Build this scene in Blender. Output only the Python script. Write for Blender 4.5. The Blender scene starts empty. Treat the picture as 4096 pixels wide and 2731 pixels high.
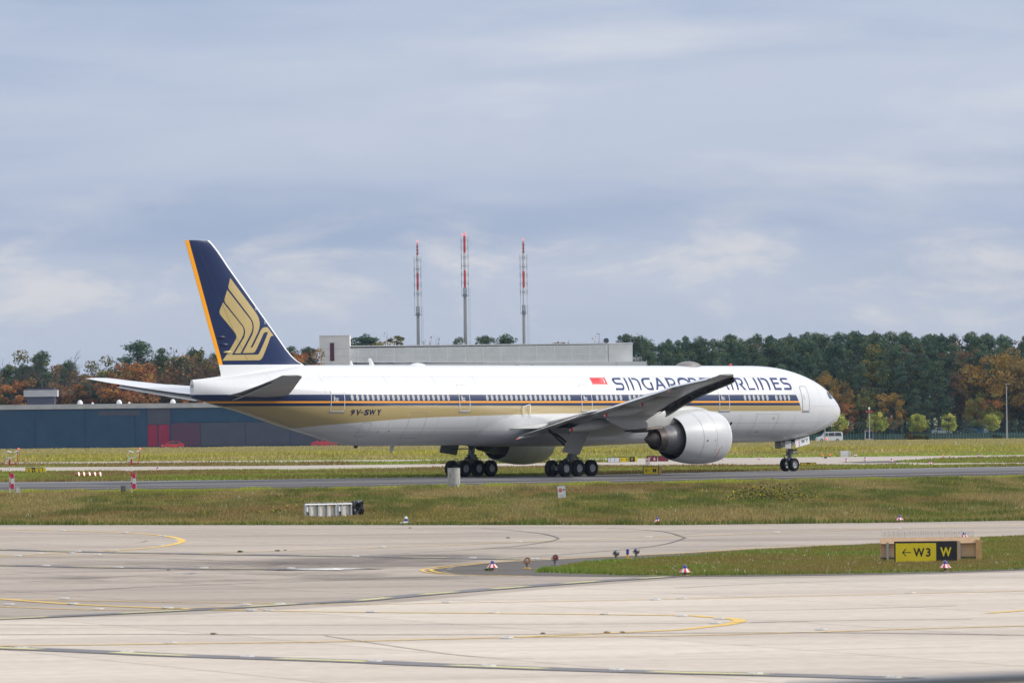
import bpy, bmesh, math, random
import numpy as np
from mathutils import Vector, Matrix
from mathutils.geometry import tessellate_polygon
random.seed(7); RNG = np.random.default_rng(7)
S = bpy.context.scene
COL = S.collection
R = math.radians
PI = math.pi

# ------------------------------------------------------------------ camera
FPX, PITCH, ROLL, CAMH = 28636.3, 0.0092116, 0.010542, 5.4128      # focal length in pixels of the 4096 px frame
PW, PH = 4096.0, 2731.0
cam_d = bpy.data.cameras.new('camera'); cam = bpy.data.objects.new('camera', cam_d); COL.objects.link(cam)
cam_d.sensor_width = 36.0; cam_d.lens = FPX / PW * 36.0
cam_d.clip_start = 1.0; cam_d.clip_end = 20000.0
cam.matrix_world = Matrix.Translation((0, 0, CAMH)) @ Matrix.Rotation(PI/2 + PITCH, 4, 'X') @ Matrix.Rotation(-ROLL, 4, 'Z')
cam_d.dof.use_dof = True; cam_d.dof.focus_distance = 560.0; cam_d.dof.aperture_fstop = 8.0
S.camera = cam
S.render.resolution_x = 1024; S.render.resolution_y = 682

# ------------------------------------------------------------------ sky and sun
SUN_AZ, SUN_EL = R(92), R(32)        # to the right of straight behind the camera, and height
sun_dir = Vector((math.sin(SUN_AZ)*math.cos(SUN_EL), -math.cos(SUN_AZ)*math.cos(SUN_EL), math.sin(SUN_EL)))
W = bpy.data.worlds.new('World'); S.world = W; W.use_nodes = True
nt = W.node_tree; nt.nodes.clear(); N = nt.nodes.new; LK = nt.links.new
def val(n, i, v): n.inputs[i].default_value = v
out = N('ShaderNodeOutputWorld'); bg = N('ShaderNodeBackground'); LK(bg.outputs[0], out.inputs[0])
sky = N('ShaderNodeTexSky'); sky.sky_type = 'NISHITA'; sky.sun_disc = False
sky.sun_elevation = SUN_EL; sky.sun_rotation = math.atan2(sun_dir.x, sun_dir.y)
sky.air_density = 1.0; sky.dust_density = 1.5; sky.ozone_density = 1.5
tc = N('ShaderNodeTexCoord')
sep = N('ShaderNodeSeparateXYZ'); LK(tc.outputs['Generated'], sep.inputs[0])
def mth(op, a, b=None, c=None, clamp=False):
    n = N('ShaderNodeMath'); n.operation = op; n.use_clamp = clamp
    for i, v in enumerate((a, b, c)):
        if v is None: continue
        if isinstance(v, (int, float)): n.inputs[i].default_value = v
        else: LK(v, n.inputs[i])
    return n.outputs[0]
def mrange(v, a, b, c, d, smooth=False):
    n = N('ShaderNodeMapRange'); n.interpolation_type = 'SMOOTHSTEP' if smooth else 'LINEAR'
    LK(v, n.inputs[0]); val(n, 1, a); val(n, 2, b); val(n, 3, c); val(n, 4, d); return n.outputs[0]
def mixc(f, a, b):
    n = N('ShaderNodeMix'); n.data_type = 'RGBA'
    if isinstance(f, (int, float)): n.inputs[0].default_value = f
    else: LK(f, n.inputs[0])
    for i, v in ((6, a), (7, b)):
        if isinstance(v, tuple): n.inputs[i].default_value = (*v, 1)
        else: LK(v, n.inputs[i])
    return n.outputs[2]
def wnoise(sc, loc, detail, rough, dist=0.0):
    m = N('ShaderNodeMapping'); m.inputs['Scale'].default_value = sc; m.inputs['Location'].default_value = loc
    LK(tc.outputs['Generated'], m.inputs[0])
    n = N('ShaderNodeTexNoise'); LK(m.outputs[0], n.inputs['Vector']); val(n, 'Scale', 1.0); val(n, 'Detail', detail)
    val(n, 'Roughness', rough); val(n, 'Distortion', dist); return n.outputs['Fac']
SKX, SKZ, HIX, HIZ = 16.71, 14.72, 13.39, 6.16
n_big = wnoise((5, 5, 48), (3.1, 1.7, 0.9), 4, .5, .25)       # broad layered deck
n_mid = wnoise((22, 22, 120), (7.7, 2.2, 5.1), 7, .56, .5)     # torn edges
n_hi = wnoise((9, 9, 45), (HIX, 4.9, HIZ), 6, .54, .3)      # brighter gaps
shade = mth('ADD', mth('MULTIPLY', n_big, .76), mth('MULTIPLY', n_mid, .24))
deck = mixc(mrange(shade, .36, .64, 0, 1, True), (.325, .405, .575), (.475, .535, .665))
elev = mrange(sep.outputs['Z'], .012, .026, 1, 0, True)         # paler layer lying near the horizon
deck = mixc(mth('MULTIPLY', elev, .62), deck, (.50, .55, .65))
bright = mth('MULTIPLY', mrange(n_hi, .52, .72, 0, 1, True), .6)
deck = mixc(bright, deck, (.68, .695, .74))
n_lo = wnoise((34, 34, 95), (SKX, 2.9, SKZ), 9, .62, .35)      # low sunlit cumulus wisps
lowband = mth('MULTIPLY', mrange(sep.outputs['Z'], .006, .014, 0, 1, True), mrange(sep.outputs['Z'], .021, .031, 1, .12, True))
deck = mixc(mth('MULTIPLY', mth('MULTIPLY', mrange(n_lo, .47, .68, 0, 1, True), lowband), .62), deck, (.74, .715, .71))
deck = mixc(mrange(sep.outputs['Z'], .08, .6, 0, .9, True), deck, (.56, .575, .60))
zen = mth('MULTIPLY_ADD', mth('MAXIMUM', sep.outputs['Z'], 0.0), 1.35, 1.0)   # an overcast sky brightens towards the zenith
mulz = N('ShaderNodeVectorMath'); mulz.operation = 'SCALE'; LK(deck, mulz.inputs[0]); LK(mth('MULTIPLY', zen, 10.0), mulz.inputs['Scale'])
fin = mixc(.90, sky.outputs[0], mulz.outputs[0])
LK(fin, bg.inputs['Color']); val(bg, 'Strength', .1)
sun_d = bpy.data.lights.new('sun', 'SUN'); sun = bpy.data.objects.new('sun', sun_d); COL.objects.link(sun)
sun_d.energy = 2.8; sun_d.angle = R(1.5); sun_d.color = (1, .95, .87)
sun.rotation_euler = sun_dir.to_track_quat('Z', 'Y').to_euler()
S.view_settings.view_transform = 'Standard'; S.view_settings.look = 'None'
S.view_settings.exposure = 0.12; S.view_settings.gamma = 1.0; S.view_settings.use_curve_mapping = False
S.cycles.max_bounces = 6; S.cycles.diffuse_bounces = 3; S.cycles.transparent_max_bounces = 12; S.cycles.volume_bounces = 0

# ------------------------------------------------------------------ where things stand: lines of sight meet the terrain
SLOPE0, SLOPE1, DROP = 780.0, 1420.0, 1.95
def gz(Y): return -DROP * min(max((Y - SLOPE0) / (SLOPE1 - SLOPE0), 0), 1)
_c, _s, _cp, _sp = math.cos(ROLL), math.sin(ROLL), math.cos(PITCH), math.sin(PITCH)
def ray(u, v):
    x, y = u - PW/2, v - PH/2
    x, y = _c*x - _s*y, _s*x + _c*y
    dx, dz = x/FPX, -y/FPX
    return dx, _cp - _sp*dz, _sp + _cp*dz
def G(u, v, z=0.0):
    dx, dy, dz = ray(u, v)
    t = (z - CAMH)/dz
    if t*dy > SLOPE0 and z == 0:
        k = DROP/(SLOPE1 - SLOPE0); t = (CAMH - k*SLOPE0)/(-dz - k*dy)
        if t < 0 or t*dy > SLOPE1: t = (-DROP - CAMH)/dz
    return Vector((dx*t, dy*t, gz(dy*t) if z == 0 else z))
def at(u, v, Y):
    dx, dy, dz = ray(u, v); t = Y/dy
    return Vector((dx*t, Y, CAMH + dz*t))
def pxm(Y): return FPX/Y
def project(X, Y, Z):
    Z = Z - CAMH; d = Y*_cp + Z*_sp; v = -Y*_sp + Z*_cp
    x, y = FPX*X/d, -FPX*v/d
    return PW/2 + _c*x + _s*y, PH/2 - _s*x + _c*y

# ------------------------------------------------------------------ materials
MATS = {}
def mat(name, c1, c2=None, scale=3.0, rough=.6, metal=0.0, bump=0.0, bscale=None, coat=0.0, lo=.35, hi=.65, detail=6, spec=.5, aniso=None):
    m = bpy.data.materials.new(name); m.use_nodes = True; MATS[name] = m
    t = m.node_tree; b = t.nodes['Principled BSDF']
    b.inputs['Base Color'].default_value = (*c1, 1); b.inputs['Roughness'].default_value = rough
    b.inputs['Metallic'].default_value = metal; b.inputs['Coat Weight'].default_value = coat; b.inputs['Specular IOR Level'].default_value = spec
    if c2 is not None or bump:
        co = t.nodes.new('ShaderNodeTexCoord'); vec = co.outputs['Object']
        if aniso:
            mp = t.nodes.new('ShaderNodeMapping'); mp.inputs['Scale'].default_value = aniso; t.links.new(vec, mp.inputs[0]); vec = mp.outputs[0]
    if c2 is not None:
        n = t.nodes.new('ShaderNodeTexNoise'); n.inputs['Scale'].default_value = scale; n.inputs['Detail'].default_value = detail; n.inputs['Roughness'].default_value = .62
        t.links.new(vec, n.inputs['Vector'])
        r = t.nodes.new('ShaderNodeValToRGB'); r.color_ramp.elements[0].position = lo; r.color_ramp.elements[1].position = hi
        r.color_ramp.elements[0].color = (*c1, 1); r.color_ramp.elements[1].color = (*c2, 1)
        t.links.new(n.outputs['Fac'], r.inputs[0]); t.links.new(r.outputs[0], b.inputs['Base Color'])
    if bump:
        n2 = t.nodes.new('ShaderNodeTexNoise'); n2.inputs['Scale'].default_value = bscale or scale*4; n2.inputs['Detail'].default_value = 5
        t.links.new(vec, n2.inputs['Vector'])
        bp = t.nodes.new('ShaderNodeBump'); bp.inputs['Strength'].default_value = bump; bp.inputs['Distance'].default_value = .02
        t.links.new(n2.outputs['Fac'], bp.inputs['Height']); t.links.new(bp.outputs[0], b.inputs['Normal'])
    return m
def emit(name, col, s):
    m = bpy.data.materials.new(name); m.use_nodes = True; MATS[name] = m
    b = m.node_tree.nodes['Principled BSDF']; b.inputs['Base Color'].default_value = (*col, 1)
    b.inputs['Emission Color'].default_value = (*col, 1); b.inputs['Emission Strength'].default_value = s; b.inputs['Roughness'].default_value = .3
    return m
def attr_mat(name, rough=.8, trans=0.0):
    """foliage and grass: colour of each blade or leaf comes from its own colour attribute"""
    m = bpy.data.materials.new(name); m.use_nodes = True; MATS[name] = m
    t = m.node_tree; b = t.nodes['Principled BSDF']; b.inputs['Roughness'].default_value = rough; b.inputs['Specular IOR Level'].default_value = .2
    a = t.nodes.new('ShaderNodeAttribute'); a.attribute_name = 'col'; t.links.new(a.outputs['Color'], b.inputs['Base Color'])
    if trans:
        tr = t.nodes.new('ShaderNodeBsdfTranslucent'); t.links.new(a.outputs['Color'], tr.inputs[0])
        mx = t.nodes.new('ShaderNodeMixShader'); mx.inputs[0].default_value = trans
        t.links.new(b.outputs[0], mx.inputs[1]); t.links.new(tr.outputs[0], mx.inputs[2]); t.links.new(mx.outputs[0], t.nodes['Material Output'].inputs[0])
    return m

# ------------------------------------------------------------------ mesh builder
class MB:
    def __init__(s): s.v = []; s.f = []; s.m = []
    def add(s, vs, fs, mi=0):
        k = len(s.v); s.v += [tuple(p) for p in vs]; s.f += [tuple(i + k for i in f) for f in fs]; s.m += [mi]*len(fs)
    def box(s, c, d, mi=0, rz=0.0, top=1.0):
        x, y, z = d[0]/2, d[1]/2, d[2]/2; cs, sn = math.cos(rz), math.sin(rz)
        P = []
        for (i, j, k) in ((-1,-1,-1),(1,-1,-1),(1,1,-1),(-1,1,-1),(-1,-1,1),(1,-1,1),(1,1,1),(-1,1,1)):
            sc = top if k > 0 else 1.0
            px, py = i*x*sc, j*y*sc
            P.append((c[0] + px*cs - py*sn, c[1] + px*sn + py*cs, c[2] + k*z))
        s.add(P, [(0,3,2,1),(4,5,6,7),(0,1,5,4),(1,2,6,5),(2,3,7,6),(3,0,4,7)], mi)
    def tube(s, pts, r, n=8, mi=0, cap=True):
        pts = [Vector(p) for p in pts]; rs = r if isinstance(r, (list, tuple)) else [r]*len(pts)
        V = []; up = None
        for i, p in enumerate(pts):
            d = (pts[min(i+1, len(pts)-1)] - pts[max(i-1, 0)]).normalized()
            if up is None: up = Vector((0, 0, 1)) if abs(d.z) < .9 else Vector((1, 0, 0))
            a = d.cross(up).normalized(); b = a.cross(d).normalized(); up = b
            for k in range(n):
                t = 2*PI*k/n; V.append(p + a*(rs[i]*math.cos(t)) + b*(rs[i]*math.sin(t)))
        F = []
        for i in range(len(pts)-1):
            for k in range(n):
                k2 = (k+1) % n; F.append((i*n+k, i*n+k2, (i+1)*n+k2, (i+1)*n+k))
        if cap: F += [tuple(reversed(range(n))), tuple(range((len(pts)-1)*n, len(pts)*n))]
        s.add(V, F, mi)
    def lathe(s, prof, o, ax, n=24, mi=0, cap=True):
        """prof: (distance along axis, radius)"""
        o = Vector(o); ax = Vector(ax).normalized(); a = ax.orthogonal().normalized(); b = ax.cross(a)
        V = []
        for d, r in prof:
            for k in range(n):
                t = 2*PI*k/n; V.append(o + ax*d + (a*math.cos(t) + b*math.sin(t))*r)
        F = []
        for i in range(len(prof)-1):
            for k in range(n):
                k2 = (k+1) % n; F.append((i*n+k, i*n+k2, (i+1)*n+k2, (i+1)*n+k))
        if cap:
            if prof[0][1] > 1e-4: F.append(tuple(reversed(range(n))))
            if prof[-1][1] > 1e-4: F.append(tuple(range((len(prof)-1)*n, len(prof)*n)))
        s.add(V, F, mi)
    def prism(s, poly, fn, d0, d1, mi=0):
        """poly in 2D, fn(x, y, depth) -> 3D"""
        n = len(poly); V = [fn(x, y, d0) for x, y in poly] + [fn(x, y, d1) for x, y in poly]
        tri = tessellate_polygon([[Vector((x, y, 0)) for x, y in poly]])
        F = [tuple(t) for t in tri] + [tuple(i + n for i in reversed(t)) for t in tri]
        F += [(i, (i+1) % n, (i+1) % n + n, i + n) for i in range(n)]
        s.add(V, F, mi)
    def loft(s, rings, mi=0, cap=True, closed=True):
        n = len(rings[0]); V = [p for r in rings for p in r]; F = []
        for i in range(len(rings)-1):
            for k in range(n if closed else n-1):
                k2 = (k+1) % n; F.append((i*n+k, i*n+k2, (i+1)*n+k2, (i+1)*n+k))
        if cap and closed: F += [tuple(reversed(range(n))), tuple(range((len(rings)-1)*n, len(rings)*n))]
        s.add(V, F, mi)
    def mesh(s, name, mats, smooth=False, fix=True, angle=40):
        me = bpy.data.meshes.new(name); me.from_pydata(s.v, [], s.f); me.update()
        for m in (mats if isinstance(mats, (list, tuple)) else [mats]): me.materials.append(MATS[m] if isinstance(m, str) else m)
        me.polygons.foreach_set('material_index', s.m)
        if fix:
            bm = bmesh.new(); bm.from_mesh(me); bmesh.ops.recalc_face_normals(bm, faces=bm.faces); bm.to_mesh(me); bm.free()
        if smooth: shade(me, angle)
        return me
    def build(s, name, mats, parent=None, smooth=False, loc=(0,0,0), fix=True, angle=40):
        return obj(name, s.mesh(name, mats, smooth, fix, angle), parent, loc)
def shade(me, angle=40):
    me.polygons.foreach_set('use_smooth', [True]*len(me.polygons))
    bm = bmesh.new(); bm.from_mesh(me)
    for e in bm.edges:
        if len(e.link_faces) == 2 and e.calc_face_angle(0) > R(angle): e.smooth = False
    bm.to_mesh(me); bm.free()
def obj(name, me, parent=None, loc=(0,0,0), rot=None):
    o = bpy.data.objects.new(name, me); COL.objects.link(o); o.location = loc
    if rot: o.rotation_euler = rot
    if parent: o.parent = parent
    return o
def tag(o, label=None, cat=None, group=None, kind=None):
    if label: o['label'] = label
    if cat: o['category'] = cat
    if group: o['group'] = group
    if kind: o['kind'] = kind
    return o
def thing(name, loc, label, cat, group=None, rz=0.0):
    o = bpy.data.objects.new(name, None); COL.objects.link(o); o.location = loc; o.rotation_euler = (0, 0, rz)
    o.empty_display_size = .2
    return tag(o, label, cat, group)
def copy_tree(o, parent=None):
    c = o.copy(); COL.objects.link(c); c.parent = parent
    for ch in o.children: copy_tree(ch, c)
    return c
_txt = {}
def text_geo(body, fat=0.0):
    """outline of a word as triangles, 1 unit high, from the built-in font"""
    if (body, fat) not in _txt:
        cu = bpy.data.curves.new('word', 'FONT'); cu.body = body; cu.resolution_u = 3; cu.offset = fat
        o = bpy.data.objects.new('word', cu); me = bpy.data.meshes.new_from_object(o)
        V = [tuple(v.co) for v in me.vertices]; F = [tuple(p.vertices) for p in me.polygons]
        bpy.data.objects.remove(o); bpy.data.curves.remove(cu); bpy.data.meshes.remove(me)
        x0 = min(v[0] for v in V); x1 = max(v[0] for v in V); y0 = min(v[1] for v in V); y1 = max(v[1] for v in V)
        _txt[(body, fat)] = ([((v[0]-x0)/(y1-y0), (v[1]-y0)/(y1-y0)) for v in V], F, (x1-x0)/(y1-y0))
    return _txt[(body, fat)]
def word(body, h, fn, mb=None, wscale=1.0, fat=0.0):
    """lay a word on a surface: fn(x, y) -> 3D, x centred"""
    V, F, w = text_geo(body, fat); mb = mb or MB()
    mb.add([fn((x - w/2)*h*wscale, y*h) for x, y in V], F)
    return mb
# ================================================================== THE SETTING
mat('turf', (.17, .17, .045), (.23, .19, .075), scale=.12, rough=.95, detail=10)
def concrete(name, cA, cB, cC, joint):
    m = mat(name, cA, cB, scale=.035, rough=.9, detail=9, lo=.32, hi=.68, spec=.08)
    t = m.node_tree; b = t.nodes['Principled BSDF']; ramp = [n for n in t.nodes if n.type == 'VALTORGB'][0]
    co = [n for n in t.nodes if n.type == 'TEX_COORD'][0]
    # stains: oil, rubber and water marks, long along the taxi direction
    mp = t.nodes.new('ShaderNodeMapping'); mp.inputs['Rotation'].default_value = (0, 0, R(-33)); mp.inputs['Scale'].default_value = (.02, .16, 1); t.links.new(co.outputs['Object'], mp.inputs[0])
    n = t.nodes.new('ShaderNodeTexNoise'); n.inputs['Scale'].default_value = 1.0; n.inputs['Detail'].default_value = 11; n.inputs['Roughness'].default_value = .7; t.links.new(mp.outputs[0], n.inputs['Vector'])
    r2 = t.nodes.new('ShaderNodeValToRGB'); r2.color_ramp.elements[0].position = .44; r2.color_ramp.elements[1].position = .74
    r2.color_ramp.elements[0].color = (0, 0, 0, 1); r2.color_ramp.elements[1].color = (.75, .75, .75, 1); t.links.new(n.outputs['Fac'], r2.inputs[0])
    mx = t.nodes.new('ShaderNodeMix'); mx.data_type = 'RGBA'; t.links.new(r2.outputs[0], mx.inputs[0]); t.links.new(ramp.outputs[0], mx.inputs[6]); mx.inputs[7].default_value = (*cC, 1)
    # slabs cast one by one differ a little; joints between them
    mp2 = t.nodes.new('ShaderNodeMapping'); mp2.inputs['Rotation'].default_value = (0, 0, R(-20)); t.links.new(co.outputs['Object'], mp2.inputs[0])
    br = t.nodes.new('ShaderNodeTexBrick'); br.offset = 0; br.inputs['Scale'].default_value = 1.0; br.inputs['Brick Width'].default_value = 7.5; br.inputs['Row Height'].default_value = 7.5
    br.inputs['Mortar Size'].default_value = .035; br.inputs['Mortar Smooth'].default_value = .3; br.inputs['Color1'].default_value = (1, 1, 1, 1); br.inputs['Color2'].default_value = (.90, .90, .91, 1); br.inputs['Mortar'].default_value = (*joint, 1)
    t.links.new(mp2.outputs[0], br.inputs['Vector'])
    ml = t.nodes.new('ShaderNodeMix'); ml.data_type = 'RGBA'; ml.blend_type = 'MULTIPLY'; ml.inputs[0].default_value = 1
    t.links.new(mx.outputs[2], ml.inputs[6]); t.links.new(br.outputs[0], ml.inputs[7])
    fn = t.nodes.new('ShaderNodeTexNoise'); fn.inputs['Scale'].default_value = 2.2; fn.inputs['Detail'].default_value = 8; t.links.new(co.outputs['Object'], fn.inputs['Vector'])
    r3 = t.nodes.new('ShaderNodeValToRGB'); r3.color_ramp.elements[0].position = .3; r3.color_ramp.elements[1].position = .7; r3.color_ramp.elements[0].color = (.86, .86, .86, 1); r3.color_ramp.elements[1].color = (1.05, 1.05, 1.05, 1); t.links.new(fn.outputs['Fac'], r3.inputs[0])
    m2 = t.nodes.new('ShaderNodeMix'); m2.data_type = 'RGBA'; m2.blend_type = 'MULTIPLY'; m2.inputs[0].default_value = 1; t.links.new(ml.outputs[2], m2.inputs[6]); t.links.new(r3.outputs[0], m2.inputs[7])
    t.links.new(m2.outputs[2], b.inputs['Base Color'])
    return m
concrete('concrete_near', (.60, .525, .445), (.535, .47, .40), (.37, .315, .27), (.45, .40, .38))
concrete('concrete_darker', (.45, .385, .325), (.38, .33, .28), (.22, .18, .155), (.45, .40, .37))  # darker tone than the near slabs
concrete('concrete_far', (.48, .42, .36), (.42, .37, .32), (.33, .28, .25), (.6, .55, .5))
mat('asphalt', (.15, .148, .15), (.115, .112, .112), scale=.05, rough=.85, detail=9, spec=.2)
mat('asphalt_brown', (.085, .074, .074), (.065, .057, .058), scale=.06, rough=.9, detail=8, spec=.15)
mat('shoulder_asphalt', (.135, .12, .11), (.10, .09, .082), scale=.3, rough=.9, detail=8, spec=.1)
mat('line_yellow', (.68, .42, .05), (.60, .40, .12), scale=.5, rough=.7, lo=.3, hi=.75)
mat('line_pale_yellow', (.62, .55, .20), (.50, .46, .26), scale=.5, rough=.7)
mat('line_white', (.78, .78, .78), (.62, .62, .63), scale=.4, rough=.7)
mat('line_black', (.115, .11, .12), (.17, .16, .165), scale=.4, rough=.8)
mat('sealant', (.10, .085, .08), (.2, .175, .16), scale=.25, rough=.8, detail=8)
mat('soil', (.07, .055, .035), (.11, .09, .05), scale=.6, rough=1)
mat('puddle', (.30, .31, .34), rough=.04, spec=.9)
m_ = mat('oil_stain', (.10, .08, .07), (.17, .14, .12), scale=.2, rough=.7, detail=9)
t_ = m_.node_tree; tr_ = t_.nodes.new('ShaderNodeBsdfTransparent'); mx_ = t_.nodes.new('ShaderNodeMixShader'); no_ = t_.nodes.new('ShaderNodeTexNoise'); mp_ = t_.nodes.new('ShaderNodeMapping'); co_ = t_.nodes.new('ShaderNodeTexCoord'); rp_ = t_.nodes.new('ShaderNodeValToRGB')
mp_.inputs['Scale'].default_value = (.10, .055, 1); mp_.inputs['Rotation'].default_value = (0, 0, R(-30)); no_.inputs['Scale'].default_value = 1.0; no_.inputs['Detail'].default_value = 12; no_.inputs['Roughness'].default_value = .68
rp_.color_ramp.elements[0].position = .42; rp_.color_ramp.elements[1].position = .75; rp_.color_ramp.elements[1].color = (.85, .85, .85, 1); fo_ = t_.nodes.new('ShaderNodeAttribute'); fo_.attribute_name = 'fo'; mu_ = t_.nodes.new('ShaderNodeMath'); mu_.operation = 'MULTIPLY'; sm_ = t_.nodes.new('ShaderNodeMapRange'); sm_.interpolation_type = 'SMOOTHSTEP'; sm_.inputs[2].default_value = .6; t_.links.new(fo_.outputs['Fac'], sm_.inputs[0])
t_.links.new(co_.outputs['Object'], mp_.inputs[0]); t_.links.new(mp_.outputs[0], no_.inputs['Vector']); t_.links.new(no_.outputs['Fac'], rp_.inputs[0]); t_.links.new(rp_.outputs[0], mu_.inputs[0]); t_.links.new(sm_.outputs[0], mu_.inputs[1]); t_.links.new(mu_.outputs[0], mx_.inputs[0]); t_.links.new(tr_.outputs[0], mx_.inputs[1]); t_.links.new(t_.nodes['Principled BSDF'].outputs[0], mx_.inputs[2]); t_.links.new(mx_.outputs[0], t_.nodes['Material Output'].inputs[0])

def sheet(name, poly, z, m, kind='structure', drop=True):
    mb = MB(); n = len(poly)
    V = [(p[0], p[1], (gz(p[1]) if drop else 0) + z) for p in poly]
    tri = tessellate_polygon([[Vector((p[0], p[1], 0)) for p in poly]])
    mb.add(V, [tuple(t) for t in tri])
    o = mb.build(name, m, fix=False)
    me = o.data
    if me.polygons and sum(p.normal.z for p in me.polygons) < 0: me.flip_normals()
    if kind: o['kind'] = kind
    return o
def g2(pts): return [G(u, v).xy[:] for u, v in pts]
def ext(p, q, t):      # a point beyond q on the line p -> q
    return (q[0] + (q[0]-p[0])*t, q[1] + (q[1]-p[1])*t)
def line2(pts, tl=1.5, tr=1.5):
    """ground line through seen points, run on beyond the frame on both sides"""
    P = g2(pts); return [ext(P[1], P[0], tl*abs(P[0][0]-P[-1][0])/max(1, abs(P[0][0]-P[1][0])))] + P + [ext(P[-2], P[-1], tr*abs(P[0][0]-P[-1][0])/max(1, abs(P[-1][0]-P[-2][0])))]

# the ground: one sheet to the horizon, falling away gently beyond the far taxiway
ys = [-60, 100, 300, 500, 700, SLOPE0, 900, 1050, 1200, 1320, SLOPE1, 1700, 2500, 9000]
mb = MB(); xs = [-3000, -400, -120, 0, 120, 400, 3000]
mb.add([(x, y, gz(y) - .02) for y in ys for x in xs], [(j*len(xs)+i, j*len(xs)+i+1, (j+1)*len(xs)+i+1, (j+1)*len(xs)+i) for j in range(len(ys)-1) for i in range(len(xs)-1)])
tag(mb.build('ground', 'turf', fix=False), kind='structure')

# the apron of concrete slabs the camera looks across
edge = g2([(0, 2099), (1400, 2099), (2700, 2099), (3590, 2089), (4096, 2081)])
edge = [(-150, edge[0][1] + 60)] + edge + [(120, edge[-1][1] + 28)]
sheet('apron', [(-150, 60), (120, 60)] + [tuple(p) for p in reversed(edge)], 0.0, 'concrete_darker')
# paler slabs nearest the camera
nearE = g2([(0, 2478), (800, 2455), (1500, 2418), (2300, 2345), (2700, 2316), (3300, 2309), (4096, 2287)])
sheet('apron_paler_slabs', [(-150, 60), (120, 60)] + [(100, 255)] + [tuple(p) for p in reversed(nearE)] + [(-100, 120)], .004, 'concrete_near')

# the dark shoulder round the grass island, then the island itself
sh_up = [(1700, 2283), (1760, 2268), (1836, 2261), (1950, 2252), (2074, 2244), (2350, 2230), (2700, 2214), (3056, 2193), (3353, 2180), (3700, 2163), (4096, 2140)]
sh_lo = [(4096, 2280), (3798, 2290), (3471, 2298), (3056, 2304), (2700, 2307), (2490, 2306), (2190, 2303), (1985, 2301), (1850, 2298), (1745, 2293)]
P_up, P_lo = g2(sh_up), g2(sh_lo)
sheet('island_shoulder', P_up + [(60, 330), (60, 250)] + P_lo, .008, 'shoulder_asphalt')
is_up = [(2136, 2288), (2193, 2275), (2312, 2259), (2431, 2248), (2700, 2231), (3056, 2206), (3501, 2176), (3922, 2155), (4096, 2144)]
is_lo = [(4096, 2275), (3798, 2285), (3471, 2293), (3056, 2299), (2700, 2302), (2490, 2300), (2190, 2290)]
ISL = g2(is_up) + [(55, 328), (55, 246)] + g2(is_lo)
sheet('island_turf', ISL, .012, 'turf')

# taxiway the airliner rolls along: asphalt with white edge lines
tw_far = line2([(0, 1928), (1000, 1918), (2450, 1897), (3000, 1884), (4096, 1864)], .6, .6)
tw_near = line2([(0, 1963), (1000, 1956), (2500, 1930), (4096, 1902)], .6, .6)
sheet('taxiway', tw_near + list(reversed(tw_far)), 0.0, 'asphalt')
tw_mid = line2([(0, 1948), (1000, 1939), (2500, 1914), (4096, 1881)], .6, .6)
sheet('taxiway_worn_strip', [ (a[0], a[1]) for a in tw_near] + list(reversed(tw_mid)), .004, 'asphalt_brown')

# far taxiways of pale concrete, with grass and a dark patch between them
ft_a = line2([(0, 1849), (1000, 1842), (2300, 1834), (3000, 1830), (4096, 1819)], .8, .8)
ft_b = line2([(0, 1888), (1000, 1883), (2300, 1866), (3000, 1863), (4096, 1860)], .8, .8)
sheet('far_taxiway', ft_b + list(reversed(ft_a)), .004, 'concrete_far')
gi = [(0, 1860), (1000, 1855), (2300, 1845), (2450, 1844), (2450, 1848), (2300, 1850), (1000, 1863), (0, 1869)]
gP = g2(gi); FARISL = [ext(gP[1], gP[0], 1)] + gP + [ext(gP[-2], gP[-1], 1)]
sheet('far_island_turf', FARISL, .008, 'turf')
gi2 = [(3590, 1846), (3750, 1838), (4096, 1829)]; gi3 = [(4096, 1850), (3750, 1852), (3610, 1849)]
a_, b_ = g2(gi2), g2(gi3); FARISL2 = a_ + [ext(a_[-2], a_[-1], 1.2), ext(b_[1], b_[0], 1.2)] + b_
sheet('far_turf_patch', FARISL2, .008, 'turf')
sheet('far_asphalt_patch', g2([(3345, 1849), (3450, 1845), (3700, 1838), (4096, 1828), (4096, 1830), (3700, 1842), (3600, 1850), (3450, 1852)]), .006, 'shoulder_asphalt')

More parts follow.
